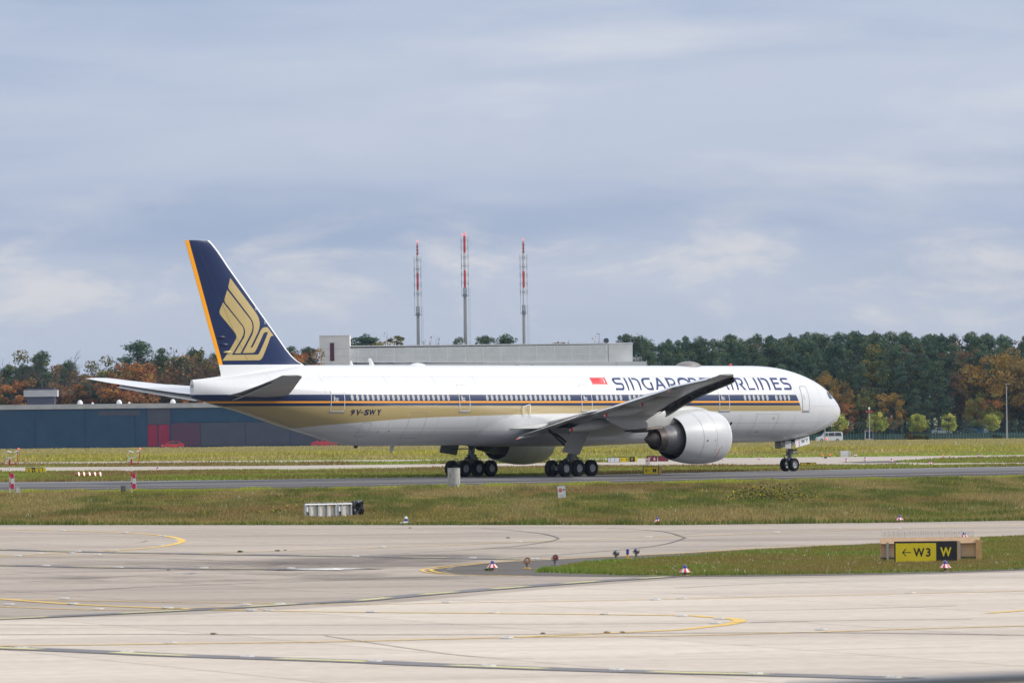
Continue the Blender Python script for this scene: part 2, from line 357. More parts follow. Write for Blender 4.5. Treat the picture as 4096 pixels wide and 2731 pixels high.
# ------------------------------------------------------------------ painted lines, joints, wear
def ribbon(pts, w, z, m, name, dash=None, kind='structure', smooth=True, parent=None, px=True):
    P = [Vector(p) for p in (g2(pts) if px else pts)]
    if smooth and len(P) > 2:
        Q = []
        for i in range(len(P)-1):
            p0, p1, p2, p3 = P[max(i-1, 0)], P[i], P[i+1], P[min(i+2, len(P)-1)]
            for k in range(8):
                t = k/8; Q.append(.5*((2*p1) + (p2-p0)*t + (2*p0-5*p1+4*p2-p3)*t*t + (3*p1-p0-3*p2+p3)*t**3))
        P = Q + [P[-1]]
    mb = MB(); L = []; R_ = []
    segs = []
    if dash:
        acc = 0; on = True; cur = [P[0]]; i = 0; p = P[0]
        rest = dash[0]
        for q in P[1:]:
            while (q - p).length > rest:
                p = p + (q-p).normalized()*rest
                if on: cur.append(p); segs.append(cur)
                on = not on; cur = [p]; rest = dash[0] if on else dash[1]
            rest -= (q-p).length; p = q
            if on: cur.append(p)
        if on and len(cur) > 1: segs.append(cur)
    else: segs = [P]
    for Sg in segs:
        V = []
        for i, p in enumerate(Sg):
            d = (Sg[min(i+1, len(Sg)-1)] - Sg[max(i-1, 0)])
            if d.length < 1e-6: d = Vector((1, 0))
            d.normalize(); n = Vector((-d.y, d.x))*(w/2)
            V += [(p.x+n.x, p.y+n.y, gz(p.y)+z), (p.x-n.x, p.y-n.y, gz(p.y)+z)]
        mb.add(V, [(2*i, 2*i+1, 2*i+3, 2*i+2) for i in range(len(Sg)-1)])
    if not mb.f: return None
    o = mb.build(name, m, fix=False, parent=parent)
    if sum(p.normal.z for p in o.data.polygons) < 0: o.data.flip_normals()
    if kind: o['kind'] = kind
    return o
def za(x, y): return (x/1.68, 1900 + y/1.68)
def zb(x, y): return (1300 + x/1.68, 1900 + y/1.68)
def zr(x, y): return (2700 + x/1.685, 1900 + y/1.685)
Y = 'line_yellow'
ribbon([za(-200, 358), za(0, 365), za(500, 375), za(850, 388), za(1060, 402), za(1180, 421), za(1224, 440), za(1190, 459), za(1060, 482), za(800, 505), za(500, 520), za(250, 533), za(-100, 549)], .32, .010, Y, 'taxi_line')
ribbon([za(-200, 556), za(0, 552), za(500, 545), za(1000, 536), za(1500, 520), za(2352, 494), zb(700, 475), zb(1500, 443), zb(2352, 412), zr(1000, 378), zr(1500, 360), zr(2500, 330)], .22, .014, Y, 'taxi_line')
L2 = [za(-200, 496), za(0, 500), za(550, 515), za(1100, 525), za(1650, 535), za(2352, 545), zb(600, 552), zb(1000, 560), zb(1400, 568)]
ribbon(L2, 1.1, .018, 'line_black', 'line_border'); ribbon(L2, .28, .022, 'line_pale_yellow', 'dashed_taxi_line', dash=(3, 3))
L3 = [za(-200, 600), za(0, 605), za(700, 620), za(1400, 630), za(1800, 632), za(2352, 632), zb(350, 628)]
ribbon(L3, .9, .018, 'line_black', 'line_border'); ribbon(L3, .25, .022, 'line_pale_yellow', 'dashed_taxi_line', dash=(3, 4))
L4 = [za(-200, 975), za(0, 967), za(800, 930), za(1400, 900), za(2000, 865), za(2352, 848), zb(600, 808), zb(1200, 760), zb(1800, 715), zb(2300, 684)]
ribbon(L4, .95, .018, 'line_black', 'line_border'); ribbon(L4, .38, .022, 'line_pale_yellow', 'dashed_taxi_line', dash=(3, 3))
L5 = [za(-200, 1152), za(0, 1162), za(600, 1185), za(1200, 1213), za(2352, 1251), zb(700, 1274), zb(1500, 1303), zb(2352, 1328), zr(700, 1348), zr(1560, 1372)]
ribbon(L5, 1.15, .018, 'line_black', 'line_border'); ribbon(L5, .42, .022, 'line_pale_yellow', 'dashed_taxi_line', dash=(3.2, 3.2))
ribbon([za(-150, 824), za(0, 832), za(500, 868), za(1000, 890), za(1600, 908), za(2352, 920), zb(1200, 930), zb(2352, 943), zr(200, 955), zr(370, 967), zr(437, 981), zr(370, 1003), zr(200, 1025), zb(2352, 1041), zb(2000, 1058), zb(1400, 1084), zb(700, 1104), zb(0, 1120), za(1400, 1131), za(700, 1140), za(-150, 1149)], .34, .014, Y, 'taxi_line')
ribbon([za(-150, 830), za(800, 847), za(1600, 858), za(2352, 868), zb(1000, 856), zb(2000, 840), zr(1000, 812), zr(2500, 776)], .22, .010, Y, 'taxi_line')
ribbon([zb(1300, 1090), zr(0, 1083), zr(900, 1060), zr(1500, 1040), zr(2500, 1012)], .26, .014, Y, 'taxi_line')
ribbon([za(-100, 880), za(400, 898), za(900, 905), za(1500, 885), za(2000, 868)], .2, .014, Y, 'taxi_line')
ribbon([zr(2120, 930), zr(2400, 908)], .3, .014, Y, 'taxi_line')
# double yellow edge line round the island's shoulder
e1 = [(3353, 2178), (3056, 2191), (2700, 2212), (2350, 2228), (2074, 2241), (1950, 2249), (1836, 2258), (1740, 2269), (1688, 2281), (1740, 2293), (1850, 2299), (1985, 2303), (2120, 2305)]
ribbon(e1, .14, .014, Y, 'edge_line')
ribbon([(u + (34 if 1600 < u < 1900 else 10), v + (1.5 if v < 2281 else -1.5)) for u, v in e1], .14, .014, Y, 'edge_line')
ribbon([(1790, 2281), (1810, 2270), (1850, 2263), (1990, 2252)], .16, .016, 'sealant', 'pavement_joint')
ribbon([(1770, 2283), (1800, 2292), (1880, 2298), (2000, 2301)], .16, .016, 'sealant', 'pavement_joint')
# white edge lines of the taxiway
ribbon(line2([(0, 1957), (1000, 1944), (2500, 1921), (4096, 1888)], .5, .5), .55, .010, 'line_white', 'taxiway_edge_line', px=False)
ribbon(line2([(0, 1931), (1000, 1920.5), (2450, 1899), (3000, 1886), (4096, 1866.5)], .5, .5), .5, .010, 'line_white', 'taxiway_edge_line', px=False)
# sealed joints and cracks in the slabs
J = [([zb(1050, 357), zb(1300, 375), zb(1480, 397), zb(1560, 420), zb(1555, 433), zb(1450, 455), zb(1200, 485), zb(800, 512), zb(300, 535)], .10),
     ([zb(1900, 355), zb(2130, 367), zb(2300, 384), (2736, 2149), (2738, 2152), zb(2300, 460), zb(2100, 490), zb(1700, 525), zb(1300, 553), zb(700, 585)], .10),
     ([za(0, 610), za(600, 622), za(1000, 626), za(1650, 600), za(1930, 587)], .16), ([za(0, 788), za(500, 775), za(1000, 750), za(1500, 733), za(2352, 703), zb(700, 683), zb(1100, 679)], .16),
     ([za(0, 1005), za(700, 1010), za(1400, 1008), za(2352, 1008), zb(700, 1005), zb(2352, 996), zr(900, 985)], .12), ([za(0, 1072), za(900, 1070), za(1600, 1072), za(2352, 1073), zb(1000, 1072), zb(2000, 1064), zr(0, 1065), zr(900, 1062), zr(1600, 1068), zr(2400, 1080)], .2),
     ([za(0, 470), za(500, 462), za(900, 455), za(990, 440)], .06), ([za(0, 385), za(800, 400), za(1500, 405), za(2352, 412)], .06), ([za(900, 352), za(1600, 363), za(2352, 358)], .08),
     ([zb(0, 385), zb(600, 380), zb(1000, 377)], .07), ([zb(600, 500), zb(1300, 497), zb(2352, 498), zr(600, 470)], .07), ([zr(0, 405), zr(60, 400), zr(300, 380), zr(700, 372)], .07), ([zr(0, 440), zr(600, 420), zr(1400, 405), zr(2400, 370)], .07), ([zr(0, 365), zr(700, 350), zr(1500, 340)], .06),
     ([za(0, 668), za(350, 657), za(900, 648), za(1150, 640)], .12), ([za(0, 705), za(600, 690), za(1300, 660), za(2000, 672), zb(400, 680)], .1), ([zr(0, 760), zr(700, 728), zr(1500, 705), zr(2400, 690)], .1), ([zr(0, 920), zr(1000, 905), zr(1900, 880)], .12), ([zr(500, 995), zr(1100, 980), zr(2000, 972)], .12), ([za(0, 1210), za(700, 1200), za(1100, 1203)], .06), ([zb(0, 1080), zb(900, 1210), zb(1400, 1232)], .05), ([zr(0, 1205), zr(900, 1180), zr(2000, 1155)], .06),
     ([za(0, 555), za(600, 552), za(1100, 562), za(1500, 575), za(1930, 588)], .14), ([zb(0, 705), zb(500, 690), zb(1000, 676)], .12)]
for pts, w in J: ribbon(pts, w, .016, 'sealant', 'pavement_joint')
# wet patch and dark stain left of the island
def blob(name, pts, z, m):
    P = g2(pts); n = len(P); c = (sum(p[0] for p in P)/n, sum(p[1] for p in P)/n); mb = MB(); mb.add([(*c, z)] + [(p[0], p[1], z) for p in P], [(0, i + 1, (i + 1) % n + 1) for i in range(n)]); o = mb.build(name, m, fix=False)
    if sum(p.normal.z for p in o.data.polygons) < 0: o.data.flip_normals()
    at_ = o.data.attributes.new('fo', 'FLOAT', 'POINT'); at_.data.foreach_set('value', [1.0] + [0.0]*n); o['kind'] = 'structure'
blob('stain', [(1480 + 620*math.cos(t), 2250.0 + 34.0*math.sin(t)) for t in [2*PI*k/20 for k in range(20)]], 0.0112, 'oil_stain')
blob('stain', [(1250 + 520*math.cos(t), 2284.0 + 22.0*math.sin(t)) for t in [2*PI*k/20 for k in range(20)]], 0.0116, 'oil_stain')
blob('stain', [(700 + 800*math.cos(t), 2262.0 + 26.0*math.sin(t)) for t in [2*PI*k/20 for k in range(20)]], 0.0120, 'oil_stain')
blob('stain', [(1750 + 380*math.cos(t), 2225.0 + 14.0*math.sin(t)) for t in [2*PI*k/20 for k in range(20)]], 0.0124, 'oil_stain')
blob('stain', [(500 + 700*math.cos(t), 2318.0 + 24.0*math.sin(t)) for t in [2*PI*k/20 for k in range(20)]], 0.0128, 'oil_stain')
blob('stain', [(1500 + 500*math.cos(t), 2310.0 + 16.0*math.sin(t)) for t in [2*PI*k/20 for k in range(20)]], 0.0132, 'oil_stain')
blob('stain', [(2050 + 260*math.cos(t), 2190.0 + 7.0*math.sin(t)) for t in [2*PI*k/20 for k in range(20)]], 0.0136, 'oil_stain')
blob('puddle', [za(1750, 640), za(2000, 630), za(2352, 628), zb(300, 632), zb(420, 630), zb(120, 636), za(2300, 640), za(2000, 640)], .024, 'puddle')
blob('puddle', [za(1210, 662), za(1280, 659), za(1340, 660), za(1290, 663)], .024, 'puddle')
# strip of bare soil along the far edge of the apron
ed = [Vector(p) for p in edge]
sheet('soil_verge', [(p.x, p.y - .05) for p in ed] + [(p.x, p.y + .5) for p in reversed(ed)], .006, 'soil')

# inset lights in the apron: flat metal housings along the lines
mat('inset_metal', (.62, .60, .58), (.42, .40, .39), scale=6, rough=.5)
for i, (u, v) in enumerate([za(420, 374), za(840, 388), za(1090, 411), za(1172, 441), za(1072, 472), za(770, 506), za(265, 528), za(480, 525), za(655, 536), za(120, 544), za(520, 514), za(310, 611), za(800, 622), za(1370, 626), za(1955, 628), za(490, 868), za(660, 902), za(1128, 895), za(1690, 912), za(1805, 912), za(1650, 872), za(1880, 869), za(430, 831), za(60, 871), za(1145, 1130), za(145, 1162), za(855, 1191), za(1660, 1224),
        zb(315, 922), zb(1135, 927), zb(1888, 936), zb(820, 856), zb(2220, 839), zb(335, 1255), zb(1100, 1285), zb(1960, 1312), zb(380, 483), zb(1300, 449), zb(2175, 416), zb(205, 548), zb(992, 559), zb(1410, 566), zb(1220, 1097), zr(45, 952), zr(300, 970), zr(272, 1000), zr(45, 833), zr(1585, 796), zr(1500, 360), zr(680, 386), zr(540, 1340), zr(1475, 1367), zr(985, 1043)]):
    p = G(u, v)
    mb = MB(); mb.lathe([(0, .17), (.018, .16), (.03, .09)], (0, 0, 0), (0, 0, 1), 12); mb.box((.0, -.02, .026), (.12, .1, .02))
    o = mb.build('inset_light', 'inset_metal', loc=(p.x, p.y, .02))
    tag(o, 'small flat metal light set into the pale concrete', 'inset light', 'inset lights in the apron')
# ================================================================== THE AIRLINER
PSI = R(45.498); NOSE = Vector((26.8495, 587.1117, 0))
plane = thing('airliner', NOSE, 'white twin-engine airliner with navy, orange and gold stripes rolling along the taxiway', 'airplane', rz=PSI)
FW = Vector((math.cos(PSI), math.sin(PSI), 0)); ST = Vector((math.sin(PSI), -math.cos(PSI), 0))
def AC(a, l, z): return (-a, -l, z)                # metres aft of the datum, towards the near (right) wing, above ground
def zc(a): return 5.48 + .0045*(a - 12)
def A_(u, v, l=0.0):
    """where a line of sight meets the airliner's fore-and-aft plane l metres right of its centreline -> (a, z)"""
    dx, dy, dz = ray(u, v); P0 = NOSE + ST*l; d = Vector((dx, dy, 0))
    t = P0.dot(ST)/d.dot(ST); q = d*t - P0
    return -q.dot(FW), CAMH + dz*t
def pchip(x, y):
    x = np.array(x, float); y = np.array(y, float); h = np.diff(x); d = np.diff(y)/h; m = np.zeros_like(y)
    for i in range(1, len(x)-1):
        if d[i-1]*d[i] > 0:
            w1, w2 = 2*h[i]+h[i-1], h[i]+2*h[i-1]; m[i] = (w1+w2)/(w1/d[i-1]+w2/d[i])
    m[0], m[-1] = d[0], d[-1]
    def f(q):
        i = int(np.clip(np.searchsorted(x, q) - 1, 0, len(h)-1)); t = (min(max(q, x[0]), x[-1]) - x[i])/h[i]
        return float((1+2*t)*(1-t)**2*y[i] + t*(1-t)**2*h[i]*m[i] + t*t*(3-2*t)*y[i+1] + t*t*(t-1)*h[i]*m[i+1])
    return f
FT = [[.45,-.68,-.68,0],[.5,-.43,-.93,.27],[.63,-.22,-1.14,.5],[.86,.02,-1.36,.78],[1.2,.29,-1.58,1.06],[1.67,.62,-1.82,1.38],[2.25,1.02,-2.03,1.68],[2.83,1.41,-2.22,1.92],[3.5,1.76,-2.4,2.14],[4.28,2.07,-2.57,2.35],[5.25,2.38,-2.75,2.55],[6.2,2.62,-2.9,2.71],[7.17,2.81,-3.0,2.84],[8.14,2.95,-3.06,2.94],[9.6,3.06,-3.09,3.04],[11,3.1,-3.1,3.09],[12.5,3.1,-3.1,3.1],
      [55,3.1,-3.1,3.1],[56.5,3.1,-3.0,3.08],[58,3.1,-2.73,3.03],[60,3.09,-2.27,2.92],[62,3.04,-1.82,2.72],[64,2.91,-1.34,2.45],[66,2.7,-.82,2.1],[68,2.44,-.34,1.7],[70,2.2,.04,1.2],[71,2.1,.26,.9],[71.9,2.02,.48,.52],[72.5,1.98,.6,.24]]
xs_ = [r[0] for r in FT]; fT, fB, fW = [pchip(xs_, [r[k] for r in FT]) for k in (1, 2, 3)]
def surf_l(a, q, off=0.0):
    """half width of the body at station a, height q over its axis"""
    t, b, w = fT(a), fB(a), fW(a); s = ((q - (t+b)/2)/max((t-b)/2, 1e-4))
    return w*math.sqrt(max(0, 1 - s*s)) + off
def stripe_fields(a, q):
    qs = q - .002*(a - 10.2)
    g = GOLD(a); return qs, qs - g, a - (8.52 + (q - .73)*.5)
GOLD = pchip([0, 20, 30, 34.6, 40.5, 43, 51, 57, 61, 63.5, 66, 73], [-.56, -.58, -.66, -.72, -.80, -.85, -1.04, -1.34, -1.62, -2.0, -2.9, -4])
def livery(me, base=(.0, 0, 0)):
    for k, nm in enumerate(('qs', 'gd', 'fe')):
        at_ = me.attributes.new(nm, 'FLOAT', 'POINT')
        at_.data.foreach_set('value', [stripe_fields(-v.co.x - base[0], v.co.z - zc(-v.co.x - base[0]))[k] for v in me.vertices])
def body_mat(name, stripes=True):
    m = bpy.data.materials.new(name); m.use_nodes = True; MATS[name] = m
    t = m.node_tree; b = t.nodes['Principled BSDF']; n_ = t.nodes.new; l_ = t.links.new
    def A(nm): a = n_('ShaderNodeAttribute'); a.attribute_name = nm; return a.outputs['Fac']
    def M(op, a, b_=0.0):
        x = n_('ShaderNodeMath'); x.operation = op
        for i, v in enumerate((a, b_)):
            if isinstance(v, (int, float)): x.inputs[i].default_value = v
            else: l_(v, x.inputs[i])
        return x.outputs[0]
    def MX(f, a, c):
        x = n_('ShaderNodeMix'); x.data_type = 'RGBA'; l_(f, x.inputs[0])
        for i, v in ((6, a), (7, c)):
            if isinstance(v, tuple): x.inputs[i].default_value = (*v, 1)
            else: l_(v, x.inputs[i])
        return x.outputs[2]
    co = n_('ShaderNodeTexCoord'); mp = n_('ShaderNodeMapping'); mp.inputs['Scale'].default_value = (1.6, 1, .22); l_(co.outputs['Object'], mp.inputs[0])
    no = n_('ShaderNodeTexNoise'); no.inputs['Scale'].default_value = 1.5; no.inputs['Detail'].default_value = 8; l_(mp.outputs[0], no.inputs['Vector'])
    rp = n_('ShaderNodeValToRGB'); rp.color_ramp.elements[0].position = .3; rp.color_ramp.elements[1].position = .75; rp.color_ramp.elements[0].color = (.635, .64, .655, 1); rp.color_ramp.elements[1].color = (.605, .605, .615, 1); l_(no.outputs['Fac'], rp.inputs[0])
    qs, gd, fe = A('qs'), A('gd'), A('fe')
    f0 = M('GREATER_THAN', fe, 0.0)
    grey = M('LESS_THAN', qs, -2.05)          # belly coat is a light grey
    col = MX(grey, rp.outputs[0], (.55, .555, .57))
    gold = M('MULTIPLY', M('MULTIPLY', M('LESS_THAN', qs, .74), M('GREATER_THAN', gd, 0.0)), f0)
    navy = M('MULTIPLY', M('MULTIPLY', M('LESS_THAN', qs, .74), M('GREATER_THAN', qs, -.13)), f0)
    orng = M('MULTIPLY', M('MULTIPLY', M('LESS_THAN', qs, .235), M('GREATER_THAN', qs, .10)), f0)
    col = MX(gold, col, (.41, .315, .14)); col = MX(navy, col, (.007, .019, .075)); col = MX(orng, col, (.90, .36, .012))
    l_(col, b.inputs['Base Color']); b.inputs['Roughness'].default_value = .28; b.inputs['Coat Weight'].default_value = .35; b.inputs['Coat Roughness'].default_value = .12
    return m
body_mat('livery')
mat('paint_white', (.66, .665, .68), (.62, .62, .63), scale=.8, rough=.28, coat=.3)
mat('paint_grey', (.53, .535, .545), (.48, .485, .495), scale=.9, rough=.42, coat=.15, aniso=(.4, 1, 1))
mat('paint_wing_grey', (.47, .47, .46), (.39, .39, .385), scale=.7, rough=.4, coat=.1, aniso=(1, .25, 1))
mat('paint_navy', (.007, .019, .075), (.009, .015, .045), scale=1.0, rough=.3, coat=.05, spec=.3)
mat('paint_gold', (.47, .36, .155), (.43, .32, .13), scale=.6, rough=.35, coat=.2)
mat('paint_letter', (.028, .045, .13), (.036, .054, .15), scale=2, rough=.6, spec=.15)
mat('paint_red', (.62, .012, .02), (.52, .012, .02), scale=4, rough=.4)
mat('paint_orange', (.72, .25, .015), rough=.4)
mat('slat_cove', (.018, .018, .02), (.035, .034, .034), scale=3, rough=.7)
mat('dark_gear', (.03, .03, .033), (.07, .068, .066), scale=6, rough=.55, metal=.2)
mat('gear_metal', (.17, .175, .19), (.09, .093, .10), scale=8, rough=.42, metal=.5)
mat('chrome', (.7, .7, .72), rough=.12, metal=1.0)
mat('tyre', (.007, .007, .008), (.013, .012, .012), scale=5, rough=.8, spec=.2)
mat('rim_grey', (.42, .43, .45), (.30, .31, .32), scale=9, rough=.4, metal=.3)
mat('exhaust_metal', (.06, .047, .042), (.10, .082, .075), scale=2.5, rough=.5, metal=.6)
mat('core_metal', (.17, .165, .17), (.11, .105, .11), scale=2, rough=.42, metal=.6)
mat('dark_duct', (.012, .012, .014), rough=.6)
mat('glass_dark', (.02, .025, .03), rough=.06, spec=.9)
mat('window_shade', (.50, .50, .49), (.32, .33, .35), scale=4, rough=.3, coat=.5)
mat('window_rim', (.20, .21, .24), rough=.35)
mat('panel_line', (.22, .225, .24), rough=.6)
mat('panel_line_pale', (.36, .36, .37), rough=.6)
mat('well_black', (.008, .008, .009), rough=.8)

def place(o): return o
# ---- fuselage
st = [.45, .455, .47, .5, .55, .62, .7, .8, .92, 1.05, 1.2, 1.4, 1.6, 1.85, 2.1, 2.4, 2.7, 3.05, 3.4, 3.8, 4.2, 4.7, 5.2, 5.7, 6.2, 6.8, 7.4, 8.0, 8.7, 9.4, 10.2, 11, 12] + [12.5 + i*1.0 for i in range(42)] + [54.4 + .45*i for i in range(40)] + [72.3, 72.5]
NA = 120; rings = []
for a in st:
    t, b, w = fT(a), fB(a), fW(a); w = max(w, .004); t2 = max(t, b + .008)
    rings.append([AC(a, w*math.cos(2*PI*k/NA), zc(a) + (t2+b)/2 + (t2-b)/2*math.sin(2*PI*k/NA)) for k in range(NA)])
mb = MB(); mb.loft(rings); me = mb.mesh('fuselage', 'livery', True); livery(me)
fus = obj('fuselage', me, plane); fus['label'] = 'white body with navy, orange and gold stripes'
# tail-end exhaust
mb = MB(); mb.lathe([(0, .13), (.06, .12), (.061, .09), (-.1, .08)], AC(72.46, 0, zc(72.5) + 1.5), (-1, 0, 0), 16); mb.build('tail_exhaust', 'core_metal', plane, True)

def skin_poly(polys, off, name, m, parent, step=.12, side=1, smooth=True, fields=False):
    """lay flat shapes given as (a, q) outlines onto the body's near side"""
    bm = bmesh.new()
    for poly in polys:
        vs = [bm.verts.new((a, q, 0)) for a, q in poly]
        tri = tessellate_polygon([[Vector((a, q, 0)) for a, q in poly]])
        for t in tri:
            try: bm.faces.new([vs[i] for i in t])
            except ValueError: pass
    q0 = min(v.co.y for v in bm.verts); q1 = max(v.co.y for v in bm.verts)
    k = q0 + step
    while k < q1:
        bmesh.ops.bisect_plane(bm, geom=bm.verts[:] + bm.edges[:] + bm.faces[:], plane_co=(0, k, 0), plane_no=(0, 1, 0)); k += step
    for v in bm.verts:
        a, q = v.co.x, v.co.y; v.co = AC(a, side*surf_l(a, q, off), zc(a) + q)
    bmesh.ops.recalc_face_normals(bm, faces=bm.faces)
    me = bpy.data.meshes.new(name); bm.to_mesh(me); bm.free()
    if sum(p.normal.y for p in me.polygons)*side > 0: me.flip_normals()
    me.materials.append(MATS[m]); me.polygons.foreach_set('use_smooth', [True]*len(me.polygons))
    if fields: livery(me)
    return obj(name, me, parent)
def cyl_hit(u, v):
    """line of sight -> (a, q) on the body's near side"""
    a = 30.0
    for _ in range(40):
        q = 0
        a0, z0 = A_(u, v, 3.0); q = z0 - zc(a0); l = surf_l(min(max(a0, 3), 70), q)
        for _ in range(12):
            a0, z0 = A_(u, v, l); q = z0 - zc(a0); l = .5*l + .5*surf_l(min(max(a0, .5), 72), q)
        return a0, q
# ---- airline name, traced letter by letter
def T1(P): return [cyl_hit(2430 + x/5.88, 1480 + y/5.88) for x, y in P]
def T2(P): return [cyl_hit(2800 + x/5.88, 1480 + y/5.88) for x, y in P]
def shift(P, d): return [(a + d, q) for a, q in P]
def flat(P, lo=1.115, hi=2.115):      # keep every letter on the same base and cap line
    q0 = min(q for a, q in P); q1 = max(q for a, q in P); return [(a, lo + (q-q0)/(q1-q0)*(hi-lo)) for a, q in P]
S1 = T1([(290,175),(135,175),(105,185),(95,205),(103,235),(135,285),(170,315),(205,333),(230,338),(310,338),(335,348),(350,370),(355,395),(345,410),(185,410),(200,468),(370,468),(392,460),(400,440),(400,405),(390,370),(370,330),(345,303),(305,290),(225,290),(190,280),(165,258),(152,235),(155,222),(170,218),(308,220)])
I1 = T1([(355,176),(398,176),(525,468),(483,468)])
Ns = T1([(470,176),(515,176),(645,468),(600,468)])
Na = T1([(545,176),(610,179),(660,192),(705,220),(740,265),(775,340),(815,468),(770,468),(735,350),(705,280),(675,240),(640,222),(600,218),(563,218)])
G1 = T1([(975,178),(850,178),(805,190),(788,215),(790,255),(805,300),(835,350),(880,405),(930,445),(975,468),(1103,468),(1030,280),(985,280),(1040,412),(965,412),(925,395),(885,355),(858,310),(845,270),(845,240),(858,225),(1000,222)])
Al = T1([(1128,178),(1150,178),(1188,240),(1196,468),(1142,468)]); Ar = T1([(1150,178),(1180,178),(1418,468),(1362,468),(1186,236)]); Ab = T1([(1192,335),(1272,335),(1306,378),(1193,378)])
P1 = T1([(1330,178),(1470,181),(1525,200),(1570,240),(1595,290),(1600,330),(1585,355),(1550,370),(1495,370),(1458,320),(1530,320),(1552,300),(1550,270),(1530,240),(1490,222),(1406,220),(1508,468),(1458,468)])
R2 = T2([(780,188),(905,188),(960,210),(1000,260),(1018,310),(1010,345),(995,360),(1108,475),(1045,475),(900,320),(955,322),(970,300),(965,265),(940,240),(900,228),(840,228),(925,475),(880,475)])
E2 = T2([(1630,192),(1805,192),(1830,238),(1705,238),(1735,297),(1850,297),(1870,343),(1758,343),(1790,424),(1918,424),(1935,480),(1760,480)])
Lz = T2([(1020,190),(1060,190),(1165,424),(1300,424),(1315,475),(1150,475)])
I2 = T2([(1228,190),(1270,190),(1402,478),(1360,478)])
N2s = T2([(1340,192),(1390,192),(1515,480),(1470,480)])
N2a = T2([(1412,192),(1490,195),(1550,215),(1595,260),(1635,340),(1678,480),(1632,480),(1590,350),(1560,285),(1525,250),(1490,238),(1432,236)])
S2 = T2([(2040,203),(1925,200),(1890,208),(1882,230),(1895,265),(1925,310),(1960,340),(2000,355),(2060,358),(2090,370),(2110,395),(2120,425),(1975,428),(1990,480),(2140,482),(2160,470),(2165,440),(2150,390),(2125,345),(2085,318),(2040,308),(1985,308),(1955,290),(1935,262),(1935,245),(2070,245)])
a_left = lambda P: max(p[0] for p in P)
R1 = shift(R2, cyl_hit(2430 + 1872/5.88, 1480 + 180/5.88)[0] - R2[0][0]); E1 = shift(E2, cyl_hit(2430 + 2143/5.88, 1480 + 183/5.88)[0] - E2[0][0])
dA = cyl_hit(2800 + 445/5.88, 1480 + 475/5.88)[0] - Al[4][0]
dI = cyl_hit(2800 + 765/5.88, 1480 + 475/5.88)[0] - I1[3][0]
oa0 = cyl_hit(2430 + 1622/5.88, 1480 + 235/5.88)[0]; oc, orx = oa0 - .70, .70
def oval(rx, ry): return [(oc + rx*math.copysign(abs(math.cos(t))**.8, math.cos(t)), 1.615 + ry*math.copysign(abs(math.sin(t))**.85, math.sin(t))) for t in [2*PI*k/36 for k in range(36)]]
oo, oi = oval(orx, .52), oval(orx - .19, .34)
Oq = [[oo[k], oo[(k+1) % 36], oi[(k+1) % 36], oi[k]] for k in range(36)]
polys = [flat(P) for P in (S1, I1, Ns, G1, P1, R1, E1, R2, E2, Lz, I2, N2s, S2)] + [flat(Na, 1.115, 2.11), flat(N2a, 1.115, 2.11)]
Aset = [[(a, q) for a, q in X] for X in (Al, Ar, Ab)]; polys += Aset + [shift(X, dA) for X in Aset] + [shift(flat(I1), dI)] + Oq
skin_poly(polys, .006, 'airline_lettering', 'paint_letter', fus)['label'] = 'navy airline name in wide geometric capitals'
# ---- flag
fl = [(32.0, 2.12), (30.27, 2.12), (30.3, 1.62), (32.02, 1.62)]
skin_poly([fl], .006, 'flag', 'paint_red', fus)['label'] = 'red and white flag with crescent and stars'
skin_poly([[(32.02, 1.62), (30.3, 1.62), (30.32, 1.60), (30.32, 1.13), (32.04, 1.13), (32.04, 1.60), (32.02, 1.14), (30.34, 1.14), (30.34, 1.60)][:3] + [(32.02, 1.60)], [(30.34, 1.61), (30.30, 1.61), (30.32, 1.12), (30.36, 1.12)], [(32.05, 1.61), (32.01, 1.61), (32.03, 1.12), (32.07, 1.12)], [(32.07, 1.145), (30.32, 1.145), (30.32, 1.115), (32.07, 1.115)]], .0065, 'flag_border', 'paint_red', fus)
cr = []
for k in range(13):
    t = R(-80 + 160*k/12); cr.append((30.68 - .20*math.cos(t), 1.88 + .19*math.sin(t)))
for k in range(13):
    t = R(80 - 160*k/12); cr.append((30.72 - .13*math.cos(t), 1.88 + .17*math.sin(t)))
stars = []
for k in range(5):
    ang = R(90 + 72*k); cx, cy = 30.86 + .10*math.cos(ang), 1.88 + .10*math.sin(ang)
    stars.append([(cx + (.042 if j % 2 == 0 else .018)*math.cos(R(90 + 36*j)), cy + (.042 if j % 2 == 0 else .018)*math.sin(R(90 + 36*j))) for j in range(10)])
skin_poly([cr] + stars, .011, 'crescent_and_stars', 'paint_white', fus)
# ---- registration
def word_skin(body, a0, a1, q0, q1, slant, name, m, off=.012):
    V, F, w = text_geo(body, .03)
    bm = bmesh.new(); vs = [bm.verts.new((a0 + (a1-a0)*(x/w) - slant*y, q0 + (q1-q0)*y, 0)) for x, y in V]
    for f in F: bm.faces.new([vs[i] for i in f])
    for v in bm.verts:
        a, q = v.co.x, v.co.y; v.co = AC(a, surf_l(a, q, off), zc(a) + q)
    me = bpy.data.meshes.new(name); bm.to_mesh(me); bm.free()
    if sum(p.normal.y for p in me.polygons) > 0: me.flip_normals()
    me.materials.append(MATS[m]); return obj(name, me, fus)
def char_skin(ch, u, w_px):
    a, q = cyl_hit(u, 1648); V, F, w = text_geo(ch, .035); wd = w_px/36.3; hq = .43 if ch != '-' else .07; q0 = -.735 if ch != '-' else -.56
    return [(a + wd/2 - wd*x/w - .05*(y*hq/.43 - .5), q0 + hq*y) for x, y in V], F
bm = bmesh.new()
